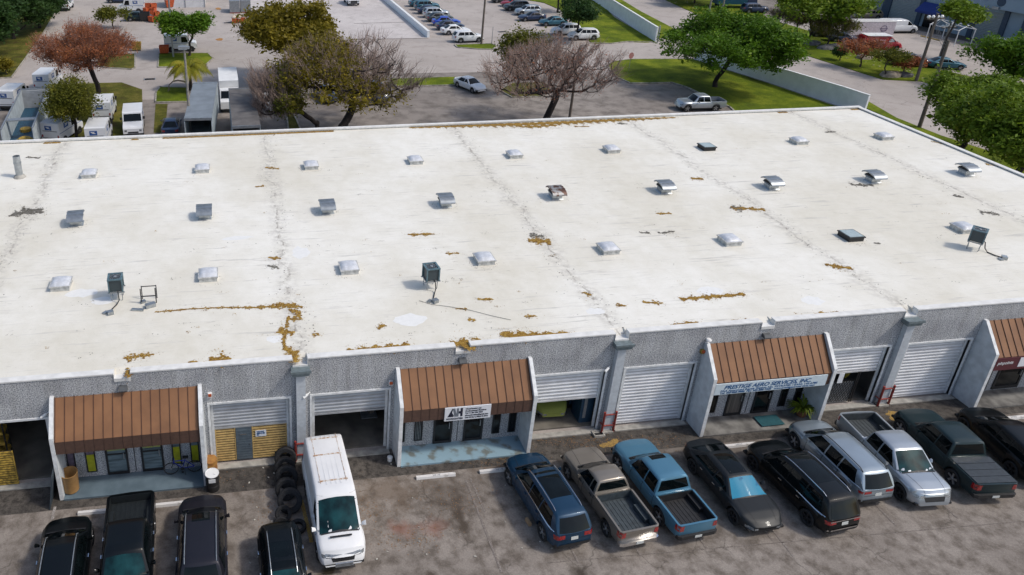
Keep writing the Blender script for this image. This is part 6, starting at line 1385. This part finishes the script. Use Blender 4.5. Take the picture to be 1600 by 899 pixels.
# potted palm on walkway
p = Vector((24.9, -.62, .15)); q = G(1252, 640, .6)
t = thing('potted_plant', 'bushy yellow-green potted plant below the slanted-letter sign', 'plant', (q.x+.15, -.55, .15)); b = MB(); b.lathe([(.20, 0), (.28, .38), (.31, .42), (.26, .42), (.24, .36)], 18); b.build('pot', pm('terracotta', (.30, .13, .07), rough=.8), t, smooth=40)
rs = random.Random(9); b = MB(); M['potleaf'] = leafmat('pot_leaves', (.07, .12, .01), (.19, .24, .02), (.34, .33, .05))
for k in range(60):
    a = rs.uniform(0, 6.28); L_ = rs.uniform(.5, .95); up = rs.uniform(.5, 1.5); pts = []
    for j in range(6): s = j/5; pts.append(Vector((math.cos(a)*L_*s, math.sin(a)*L_*s, .4+L_*(up*s-.75*up*s*s-.15*s*s)*1.3)))
    sd_ = Vector((-math.sin(a), math.cos(a), 0))
    for j in range(5):
        w0 = .045*math.sin(math.pi*(j/5*.9+.1)); w1 = .045*math.sin(math.pi*((j+1)/5*.9+.1)); b.add([pts[j]-sd_*w0, pts[j]+sd_*w0, pts[j+1]+sd_*w1, pts[j+1]-sd_*w1], [(0, 1, 2, 3)])
b.build('foliage', M['potleaf'], t)
b = MB(); q = G(1205, 661, .15); b.box(-.62, .62, -.36, .36, 0, .02); o = b.build('door_mat', pm('teal_mat', (.02, .10, .12), rough=.95), loc=(q.x, -.72, .151)); tag(o, 'dark teal mat on the walkway below the slanted-letter sign', 'mat')
p = G(825, 818); b = MB(); b.cbox((0, 0, .08), (.12, .35, .16), .15); o = b.build('wood_block', pm('raw_wood', (.42, .27, .15), rough=.8), loc=(p.x, p.y, .012)); tag(o, 'pale wooden block on the asphalt by the dark blue SUV rear wheel', 'block')
p = G(609, 720); b = MB(); b.lathe([(.11, 0), (.13, .22), (.11, .24), (.02, .26)], 14); o = b.build('bucket', M['white'], smooth=40, loc=(p.x, p.y, .012)); tag(o, 'small white bucket at the foot of the fin behind the van', 'bucket')
p = G(935, 681); t = thing('drain_box', 'square concrete drain box at the foot of the downspout by the garage', 'drain', (p.x, p.y+.05, .012)); b = MB(); b.box(-.28, .28, -.2, -.14, 0, .12); b.box(-.28, .28, .14, .2, 0, .12); b.box(-.28, -.22, -.14, .14, 0, .12); b.box(.22, .28, -.14, .14, 0, .12); b.build('rim', M['conc'], t); b = MB(); b.box(-.22, .22, -.14, .14, 0, .03); b.build('pit', M['black'], t)
for x_ in (7.35, 10.6, 13.3, 16.2, 19.2, 22.2, 25.0, 28.0):
    mb = MB(); mb.box(x_-.05, x_+.05, -7.4, -2.4, .013, .016); mb.build('painted_line', M['vfaded'])['kind'] = 'structure'
# bits of rubbish
rs = random.Random(4)
b = MB()
for _ in range(60):
    u, v = rs.uniform(380, 900), rs.uniform(700, 890); p = G(u, v); b.cbox((p.x, p.y, .025), (rs.uniform(.03, .10), rs.uniform(.02, .07), .02), rs.random()*3)
o = b.build('litter_scraps', pm('paper_scraps', (.6, .57, .5), var=.3)); tag(o, 'pale scraps of litter on the asphalt', 'litter', None, 'stuff')
b = MB()
for _ in range(2600):
    c_ = rs.choice([(560, 800, 45, 12), (300, 745, 60, 8), (960, 700, 60, 14), (1020, 690, 60, 10), (640, 840, 60, 20), (1480, 672, 25, 5), (780, 720, 60, 12), (1560, 668, 40, 4), (540, 790, 30, 40), (700, 780, 70, 25), (900, 690, 60, 8), (430, 800, 30, 30)])
    p = G(rs.gauss(c_[0], c_[2]*.6), rs.gauss(c_[1], c_[3]*.6)); 
    if p.y > -.35: continue
    a = rs.uniform(.012, .035); t_ = rs.random()*6.28; b.add([(p.x+a*math.cos(t_+2.1*i), p.y+a*math.sin(t_+2.1*i), .020+rs.random()*.01) for i in range(3)], [(0, 1, 2)])
me = bpy.data.meshes.new('dry_leaves'); me.from_pydata(b.v, [], b.f); me.materials.append(pm('dry_leaf', (.30, .15, .05), c2=(.16, .10, .05), scale=3)); o = bpy.data.objects.new('dry_leaves', me); col.objects.link(o); tag(o, 'fallen brown leaves scattered on the front asphalt', 'leaves', None, 'stuff')
# things in and at the open doors
q0, q1 = FY(-12, 706, -.05), FY(17, 703, -.05)
o = slats(q0.x, q1.x, .1, 2.0, -.02, 'slatted_pallet', None, .13, M['yellow']); tag(o, 'yellow slatted panel standing in the dark doorway at far left', 'panel')
t = thing('storage_rack', 'dim yellow rack inside the dark doorway at far left', 'rack', (-14.3, 1.6, .1)); b = MB()
for z in (.5, 1.1, 1.7, 2.3): b.box(-.5, .75, -.3, .3, z, z+.16)
b.build('shelf', M['yellow'], t); b = MB()
for x in (-.5, .7):
    for y in (-.3, .25): b.box(x, x+.06, y, y+.06, 0, 2.6)
b.build('upright', M['black'], t)
# ribbed dark panel leaning on the left fin
t = thing('leaning_grille', 'dark ribbed metal panel leaning on the left fin of the tan-planter office', 'grille panel', (-T+15.24-10.774-.085, 0, 0)); b = MB(); M['ribd'] = pm('dark_blue_steel', (.07, .095, .12), rough=.5, metal=.4)
for k in range(22): y = -.12-k*.072; b.prism([(-.36, .02), (-.40, .02), (-.06, 1.95-.02*k), (-.03, 1.95-.02*k)], y-.045, y, 'Y')
b.prism([(-.33, .02), (-.36, .02), (-.025, 1.95), (0, 1.95)], -1.72, -.1, 'Y'); b.build('ribs', M['ribd'], t)
# garage by the van: benches and clutter
t = thing('work_bench', 'cluttered work bench in the dim garage behind the white van', 'bench', (2.0, 4.6, .1)); b = MB(); b.box(-1.2, 1.2, -.4, .4, .85, .92)
for x in (-1.1, 1.05):
    for y in (-.35, .3): b.box(x, x+.06, y, y+.06, 0, .85)
b.build('table', M['metalg'], t); b = MB(); rs = random.Random(2)
for _ in range(14): b.cbox((rs.uniform(-1.1, 1.1), rs.uniform(-.3, .3), .93+.1), (rs.uniform(.1, .3), rs.uniform(.1, .2), .2), rs.random())
b.build('clutter', M['conc'], t)
t = thing('storage_rack', 'rack of boxes at the right wall of the garage behind the van', 'rack', (3.6, 3.0, .1)); b = MB()
for z in (.3, 1.0, 1.7): b.box(-.4, .4, -1.2, 1.2, z, z+.05)
b.build('shelf', M['metalg'], t); b = MB()
for _ in range(14): z = rs.choice((.35, 1.05)); b.cbox((rs.uniform(-.2, .2), rs.uniform(-1, 1), z+.2), (rs.uniform(.2, .4), rs.uniform(.2, .4), .4), rs.random()*.3)
b.build('box', M['wood'], t)
# blue workshop machine next to the green car
t = thing('machine', 'dark blue workshop machine beside the yellow-green car', 'machine', (14.25, 2.2, .1), R(12)); b = MB(); b.box(-.75, .7, -.6, .8, .25, 1.25); b.box(-.3, .7, .0, .8, 1.25, 2.0); b.prism([(-.75, 1.25), (-.3, 1.75), (-.3, 1.25)], -.5, .75, 'Y'); b.build('housing', M['bluepanel'], t)
b = MB(); b.box(-.70, .65, -.55, .75, 0, .25); b.tube([(-.5, -.65, .3), (-.5, -.65, 1.2)], .05, 8); b.build('base', M['black'], t); b = MB(); b.box(.2, .32, -.63, -.6, .5, 1.9); b.build('yellow_strip', M['filmyy'], t); b = MB(); b.box(-.6, -.1, -.625, -.6, .7, 1.0); b.build('panel', M['metalg'], t)
t = thing('machine', 'tall dark blue cabinet at the right jamb of the green-car garage', 'machine', (14.4, .75, .1)); b = MB(); b.box(-.35, .3, -.3, .6, 0, 2.3); b.build('housing', pm('navy_cabinet', (.015, .05, .09), rough=.5), t); b = MB(); b.box(-.2, -.05, -.32, -.3, .3, 1.8); b.build('tube', M['metalg'], t)
# gated doorway
xg0, xg1 = 2*T-D2+.14, 2*T-D1-.14
t = thing('folding_gate', 'black folding lattice gate under the half-raised shutter', 'gate', (xg0, .12, .1)); w_ = xg1-xg0; b = MB()
for x in (0, .12, .95, 2.3, 2.4): b.box(x, x+.04, -.02, .02, 0, 1.95)
for k in range(9):
    for z in range(5):
        x = .98+k*.15; b.tube([(x, .0, .1+z*.28), (x+.15, .0, .1+z*.28+.28)], .012, 4); b.tube([(x+.15, .01, .1+z*.28), (x, .01, .1+z*.28+.28)], .012, 4)
b.build('lattice', M['black'], t); b = MB(); b.box(.18, .94, .03, .05, .0, 1.25); b.build('panel', pm('grey_white_panel', (.40, .43, .47), rough=.5), t); b = MB(); b.box(1.2, 1.48, -.05, -.03, 1.35, 1.95); b.build('notice', M['signw'], t)
b = MB(); b.box(1.0, 2.3, .05, .08, .0, 1.3); b.build('mesh_back', M['metalg'], t)
t = thing('rag_heap', 'heap of yellow material hanging behind the folding gate', 'rags', (xg0+2.3, .9, .1)); b = MB(); rs = random.Random(6)
for _ in range(26): b.cbox((rs.uniform(-.5, .5), rs.uniform(-.2, .2), rs.uniform(1.3, 2.1)), (rs.uniform(.15, .4), .2, rs.uniform(.2, .5)), rs.random()*.6, 0, rs.random()*.6)
b.build('fabric', pm('mustard_cloth', (.38, .30, .02), rough=.9, var=.3), t)
t = thing('cupboard', 'brown cupboard inside the gated doorway', 'cupboard', (xg0+.7, 1.0, .1)); b = MB(); b.box(-.5, .5, -.2, .3, 0, 1.9); b.build('carcass', M['wood'], t); b = MB(); b.box(-.45, -.02, -.225, -.2, .1, 1.8); b.box(.02, .45, -.225, -.2, .1, 1.8); b.build('door', M['wood'], t)
# ------------------------------------------------------------------ walls, poles and yard things behind
def wallseg(pts, h, l, th=.22, wings=False):
    t = thing('boundary_wall', l, 'wall', (0, 0, 0)); b = MB(); c_ = MB()
    for a, q in zip(pts[:-1], pts[1:]):
        d = q-a; m = (a+q)/2; an = math.atan2(d.y, d.x); b.cbox((m.x, m.y, h/2), (d.length, th, h), an); c_.cbox((m.x, m.y, h+.035), (d.length+.06, th+.08, .07), an)
    b.build('wall', M['bwall'], t); c_.build('coping', M['white'], t); return t
M['bwall'] = pm('painted_blockwork', (.80, .83, .85), rough=.8, var=.05, scale=1.2)
wallseg([G(880, -30), G(925, 0), G(1024, 66)], 2.15, 'white boundary wall along the lawn at the top, with a grass verge beyond')
wallseg([G(1085, 93), G(1310, 165), G(1350, 179)], 2.15, 'pale grey-white boundary wall behind the large shade tree')
t = thing('gate_post', 'dark steel gate post at the end of the upper white wall', 'gate post', tuple(G(1027, 67))); b = MB(); b.box(-.08, .08, -.08, .08, 0, 2.5); b.build('post', M['metalg'], t)
t = wallseg([G(585, -14), G(600, 0), G(669, 59)], .95, 'low white retaining wall beside the loading area', .35)
def pole(label, base, h, r, m, head=None, name='utility_pole', cat='pole', group=None):
    b = G(*base); t = thing(name, label, cat, (b.x, b.y, 0), 0, group); q = MB(); q.tube([(0, 0, 0), (0, 0, h*.5), (0, 0, h)], [r, r*.85, r*.7], 10); q.build('pole', M[m], t, smooth=60)
    if head == 'box':
        q = MB(); q.tube([(0, 0, h-.1), (.3, -.1, h)], .06, 6); q.cbox((-.15, 0, h+.1), (.75, .55, .3)); q.cbox((.35, 0, h+.1), (.25, .4, .2)); q.build('lamp_head', M['metalg'], t); q = MB(); q.cbox((-.15, 0, h-.06), (.6, .42, .02)); q.build('lens', M['lampw'], t)
    if head == 'insul':
        q = MB(); q.box(-1.2, 1.2, -.06, .06, h-.7, h-.58); q.build('crossarm', M['wood'], t)
        for x in (-1.1, -.5, .1, .7): q = MB(); q.lathe([(.05, h-.58), (.17, h-.5), (.2, h-.35), (.1, h-.2)], 10, (x, 0, 0)); q.build('insulator', M['white'], t, smooth=60)
        q = MB(); q.tube([(.9, 0, h-.65), (.1, 0, h-1.5)], .03, 5); q.build('brace', M['metalg'], t)
    return t
pole('grey lamp pole with square head rising beside the palm and the trailer', (299, 222), 9.2, .14, 'polec', 'box', 'lamp_post', 'lamp post')
pole('tall thin lamp pole behind the small green tree', (271, 90), 13, .13, 'metalg', 'box', 'lamp_post', 'lamp post'); pole('tall brown pole beside the silver-white SUV of the back lot', (752, 70), 13, .16, 'wood')
pole('wooden pole standing among the branches of the bare brown tree', (890, 184), 7.5, .15, 'wood'); pole('leaning-looking utility pole on the verge with white insulators near its top', (1431, 127), 8.4, .2, 'wood', 'insul'); pole('utility pole behind the right roof edge, cut by tree leaves', (1436, 200), 9.2, .2, 'wood')
pole('slim grey pole with insulators in front of the blue building', (1467, 93), 5.0, .16, 'polec', 'insul'); pole('left grey pole behind the top of the large green tree', (1108, 18), 9, .16, 'polec'); pole('right grey pole behind the top of the large green tree', (1128, 18), 9, .16, 'polec')
pole('thin tilted stay post right of the tall brown pole', (768, 70), 2.6, .05, 'metalg', name='stay_post', cat='post')
# overhead wires between the right-hand poles
b = MB()
for dz in (0, .3, .6):
    p0, p1 = G(1431, 127)+Vector((0, 0, 8-dz)), G(1436, 200)+Vector((0, 0, 8.9-dz)); pts = [p0.lerp(p1, k/10)-Vector((0, 0, .5*math.sin(math.pi*k/10))) for k in range(11)]; b.tube(pts, .02, 4)
tag(b.build('overhead_wires', M['black']), 'black overhead wires between the two right-hand utility poles', 'wires')
def rsign(u, v, h, l, m):
    b = G(u, v); t = thing('road_sign', l, 'sign', (b.x, b.y, 0), R(15)); q = MB(); q.tube([(0, 0, 0), (0, 0, h)], .03, 6); q.build('post', M['galv'], t); q = MB(); q.lathe([(.42, -.045), (.42, -.03)], 8, (0, 0, h), 'Y'); q.build('plate', m, t)
M['oldred'] = pm('faded_red_sign', (.42, .12, .12), rough=.6, c2=(.5, .3, .28), scale=5); rsign(982, 112, 2.1, 'faded red octagonal sign at the tip of the curved lawn', M['oldred']); rsign(118, 146, 1.6, 'weathered orange-brown round sign above the sparse olive tree', pm('rusty_sign', (.30, .12, .05), c2=(.35, .25, .1)))
# drain covers
for u, v, l in ((234, 124, 'dark drain grate in the back road left of the palm'), (785, 50, 'dark drain grate in the back parking lot'), (356, 36, 'small dark drain cover near the grey cages')):
    p = G(u, v); t = thing('drain_grate', l, 'drain', (p.x, p.y, .012), R(3)); b = MB()
    for k in range(7): b.box(-.6, .6, -.35+k*.1, -.30+k*.1, 0, .02)
    b.build('bars', M['black'], t); b = MB(); b.box(-.68, -.6, -.4, .4, 0, .022); b.box(.6, .68, -.4, .4, 0, .022); b.build('rim', M['metalg'], t)
# orange hampers, cages, tent
def cart(l, u, v, m, s=1., z=0, rz=0):
    p = G(u, v); t = thing('hamper', l, 'cart', (p.x, p.y, z), rz, 'orange hampers in the mail yard'); b = MB(); a, c_ = .55*s, .42*s
    v_ = [(-a*.85, -c_*.85, .15), (a*.85, -c_*.85, .15), (a*.85, c_*.85, .15), (-a*.85, c_*.85, .15), (-a, -c_, .95*s), (a, -c_, .95*s), (a, c_, .95*s), (-a, c_, .95*s), (-a*.9, -c_*.88, .95*s), (a*.9, -c_*.88, .95*s), (a*.9, c_*.88, .95*s), (-a*.9, c_*.88, .95*s), (-a*.78, -c_*.78, .22), (a*.78, -c_*.78, .22), (a*.78, c_*.78, .22), (-a*.78, c_*.78, .22)]
    f_ = [(0, 3, 2, 1)]+[(k, (k+1) % 4, (k+1) % 4+4, k+4) for k in range(4)]+[(k+4, (k+1) % 4+4, (k+1) % 4+8, k+8) for k in range(4)]+[(k+8, (k+1) % 4+8, (k+1) % 4+12, k+12) for k in range(4)]+[(12, 13, 14, 15)]
    b.add(v_, f_); b.build('tub', m, t); b = MB()
    for x in (-.4, .4):
        for y in (-.3, .3): b.lathe([(.07, -.03), (.07, .03)], 8, (x*s, y*s, .075), 'Y')
    b.build('casters', M['black'], t)
CL = ['orange hamper at the back left of the cart cluster', 'orange hamper at the back right of the cart cluster', 'orange hamper second row left, beside the mail van', 'orange hamper second row right of the cluster', 'orange hamper in the middle of the cluster', 'orange hamper right of the white tub', 'orange hamper at the front right of the cluster', 'tilted-looking orange hamper at the front of the cluster']
for k, (u, v) in enumerate([(231, 14), (240, 14), (230, 21), (240, 21), (238, 27), (245, 27), (238, 35), (243, 35)]): cart(CL[k], u, v, M['orange'], 1.0, 0, k*.4)
cart('dark tub with white cover left of the orange hampers', 227, 33, M['black'], 1.5); cart('red-brown hamper at the rear of the mail van under the tree', 257, 84, M['orange'], 1.2); cart('yellow-orange hamper by the grass edge right of the russet tree', 214, 79, M['yellow'], 1.2)
cart('orange hamper heap beside the white tent', 266, 12, M['orange'], 1.5, 0, .3)
t = thing('tent', 'white marquee cloth at the top edge left of centre', 'tent', tuple(G(290, 12))); b = MB(); b.box(-3.4, 3.4, -.1, 4.5, .0, 2.3); b.prism([(-.2, 2.3), (4.6, 2.3), (2.2, 3.2)], -3.5, 3.5, 'X'); b.build('canvas', pm('tent_cloth', (.66, .66, .67), rough=.8, var=.08, scale=1), t)
b = MB()
for x in (-3.4, 0, 3.4): b.tube([(x, -.16, 0), (x, -.16, 2.4)], .05, 6)
b.build('poles', M['metalg'], t)
for k, (u, v, l) in enumerate([(367, 20, 'left stack of grey wire cages at the top edge'), (384, 19, 'right stack of grey wire cages at the top edge')]):
    p = G(u, v); t = thing('wire_cage', l, 'cage', (p.x, p.y+1, 0), 0, 'stacks of grey cages'); b = MB(); b.box(-.85, .85, -1.6, 1.6, .15, 2.1)
    for z in range(9): b.box(-.88, .88, -1.63, 1.63, .2+z*.22, .24+z*.22)
    b.build('cage', M['metalg'], t); b = MB(); b.box(-.88, .88, -1.62, -1.55, .0, .15); b.build('base', M['red'], t)
t = thing('cart_heap', 'orange carts heaped with white sacks beside the olive tree', 'carts', tuple(G(377, 36))); b = MB()
rs = random.Random(8)
for _ in range(7): x, y = rs.uniform(-1.3, 1.2), rs.uniform(-.6, 1.2); b.box(x-.4, x+.4, y-.3, y+.3, .1, .8)
b.build('tubs', M['orange'], t); b = MB()
for _ in range(8): b.lathe([(.02, .75), (.3, .8), (.34, .95), (.18, 1.1), (.02, 1.12)], 10, (rs.uniform(-1.3, 1.2), rs.uniform(-.6, 1.2), 0))
b.build('sacks', pm('canvas_sack', (.6, .5, .4), rough=.9), t, smooth=60)
for u, v in ((343, 62), (341, 14)): blob(G(u, v).x, G(u, v).y, .5, .9, .02, pm('orange_marking', (.5, .24, .06), rough=.9, var=.3), 'orange_road_marking', u, 12, .2)
# wire arch on the grass island
p = G(279, 146); t = thing('wire_arch', 'rusty wire hoop frame on the grass island by the palm', 'frame', (p.x-.1, p.y+.4, .09)); b = MB()
for k in range(6): y = k*.12; b.tube([(-1.15+.05*k, y, 0), (-1.0, y, .7), (-.5, y, 1.15), (.1, y, 1.25), (.8, y, 1.1), (1.2, y, .8)], .016, 4)
for x, z in ((-1.0, .7), (-.5, 1.15), (.1, 1.25), (.8, 1.1)): b.tube([(x, 0, z), (x, .62, z)], .014, 4)
b.build('hoops', M['twig'], t)
# boulders on the verge
def rock(u, v, s, l, m):
    p = G(u, v); rs = random.Random(int(u)); bm = bmesh.new(); bmesh.ops.create_icosphere(bm, subdivisions=2, radius=1)
    for q in bm.verts: k = 1+rs.uniform(-.16, .16); q.co = Vector((q.co.x*s*k, q.co.y*s*.7*k, max(-.1, q.co.z*s*.5*k)))
    me = bpy.data.meshes.new('boulder'); bm.to_mesh(me); bm.free(); me.materials.append(m); o = bpy.data.objects.new('boulder', me); col.objects.link(o); o.location = (p.x, p.y, .1); tag(o, l, 'boulder')
gr_ = pm('grey_boulder', (.16, .155, .16), rough=.9, var=.25, scale=3); tn = pm('tan_boulder', (.33, .28, .22), rough=.9, var=.25, scale=3)
rock(1269, 70, 1.3, 'grey boulder under the large verge tree', gr_); rock(1289, 77, 1.2, 'dark grey boulder right of the one under the verge tree', gr_); rock(1350, 92, 1.3, 'tan boulder behind the red-leaved tree', tn); rock(1391, 120, 1.4, 'long tan boulder near the foot of the utility pole', tn); rock(1413, 120, 1.1, 'grey rounded boulder next to the utility pole foot', gr_)
rock(1302, 74, 1.0, 'small dark boulder beside the black car on the verge', gr_)
# blue industrial building
O_ = G(1380, 28); E_ = G(1562, 69); tv = (E_-O_).normalized(); an = math.atan2(tv.y, tv.x)
BL = thing('blue_building', 'light blue industrial building with grey roller doors and dark blue pilasters at top right', 'building', (O_.x, O_.y, 0), an)
def S(u, v): return (G(u, v)-O_).dot(tv)
M['bluew'] = pm('light_blue_stucco', (.25, .33, .40), rough=.8, var=.05, scale=.6); M['bluedk'] = pm('dark_blue_trim', (.035, .065, .11), rough=.6); M['blueroll'] = pm('blue_grey_shutter', (.24, .28, .29), rough=.5, var=.06)
b = MB(); b.box(-60, 60, 0, 14, 0, 7.4); b.build('wall', M['bluew'], BL); b = MB(); b.box(-60.2, 60.2, -.25, 14.2, 7.4, 7.7); b.build('roof_edge', M['white'], BL)
drs = [(S(1514, 59), S(1551, 67.5)), (S(1388, 29.5), S(1427, 39)), (S(1348, 22), S(1372, 27))]
pitch = drs[0][1]-drs[0][0]
drs.append((drs[0][1]+3.6, drs[0][1]+3.6+pitch)); drs.append((drs[2][0]-4-pitch, drs[2][0]-4))
for a, c_ in drs:
    d = MB(); n = 18
    for k in range(n): z = k*4.3/n; d.prism([(-.02, z), (-.07, z+.05), (-.07, z+.17), (-.02, z+.23)], a, c_, 'X')
    d.box(a, c_, -.02, -.005, 0, 4.3); d.build('roller_door', M['blueroll'], BL)
    for x in (a-.75, c_+.02): q = MB(); q.box(x, x+.72, -.22, -.003, 0, 4.9); q.build('pilaster', M['bluedk'], BL)
b = MB(); a = drs[0][0]-1.2; b.box(a, 60, -1.1, -.25, 4.95, 7.39); b.build('upper_band', M['bluew'], BL)
b = MB(); b.lathe([(.62, -1.14), (.62, -1.105)], 24, ((drs[0][0]+drs[0][1])/2+1.5, 0, 6.0), 'Y'); b.build('round_vent', M['bluedk'], BL); b = MB(); b.box(drs[0][1]-1.2, drs[0][1]-.3, -1.35, -1.1, 4.9, 5.3); b.build('sign_box', M['metalg'], BL)
a = (drs[0][0]+drs[1][1])/2; t_ = MB(); t_.prism([(-.26, 3.9), (-1.7, 2.7), (-1.7, 2.35), (-.26, 2.35)], a-4.0, a-.2, 'X'); t_.build('canvas_awning', pm('royal_blue_canvas', (.012, .035, .20), rough=.7), BL)
b = MB(); b.box(a-3.4, a-1.2, -.06, -.003, 0, 2.3); b.box(a+.6, a+2.2, -.06, -.003, 4.6, 6.6); b.box(a-3.0, a-1.2, -.06, -.003, 4.8, 6.6); b.build('window', M['winglass'], BL)
b = MB(); b.box(drs[0][0]-9, drs[0][1]+12, -3.2, -.24, .0, .02); o = b.build('painted_walkway_shade', M['band'], BL)  # dark sheet that paints in the shading on the walkway
for k, x in enumerate((drs[0][0]-7.4, drs[0][0]-5.2)):
    p = G([1447, 1459][k], [59, 62][k]); t = thing('wheel_stop', ['yellow wheel stop near the foot of the utility pole view, left one', 'yellow wheel stop by the blue building, right one'][k], 'wheel stop', (p.x, p.y, .01), an+math.pi/2*0, 'yellow wheel stops'); b = MB(); b.prism([(-.09, 0), (.09, 0), (.065, .14), (-.065, .14)], -.9, .9, 'X'); b.build('block', M['yellow'], t)
p = G(1490, 66); t = thing('canopy_frame', 'bare white metal canopy frame before the blue building', 'frame', (p.x-1, p.y, 0), an); b = MB()
for x in (-2.2, 2.2):
    for y in (-1.6, 1.6): b.tube([(x, y, 0), (x, y, 2.3)], .06, 6)
for x in (-2.2, 0, 2.2): b.tube([(x, -1.7, 2.3), (x, 0, 3.0), (x, 1.7, 2.3)], .06, 6)
for y, z in ((-1.6, 2.32), (0, 3.0), (1.6, 2.32)): b.tube([(-2.3, y, z), (2.3, y, z)], .06, 6)
b.build('frame', M['white'], t)
p = G(1325, 45); t = thing('sun_shade', 'small white square shade on a pole behind the verge trees', 'shade', (G(1322, 66).x, G(1322, 66).y, 0)); b = MB(); b.cbox((0, 0, 2.3), (1.5, 1.2, .08)); b.build('canopy', M['white'], t); b = MB(); b.tube([(0, 0, 0), (0, 0, 2.26)], .05, 6); b.build('pole', M['white'], t)
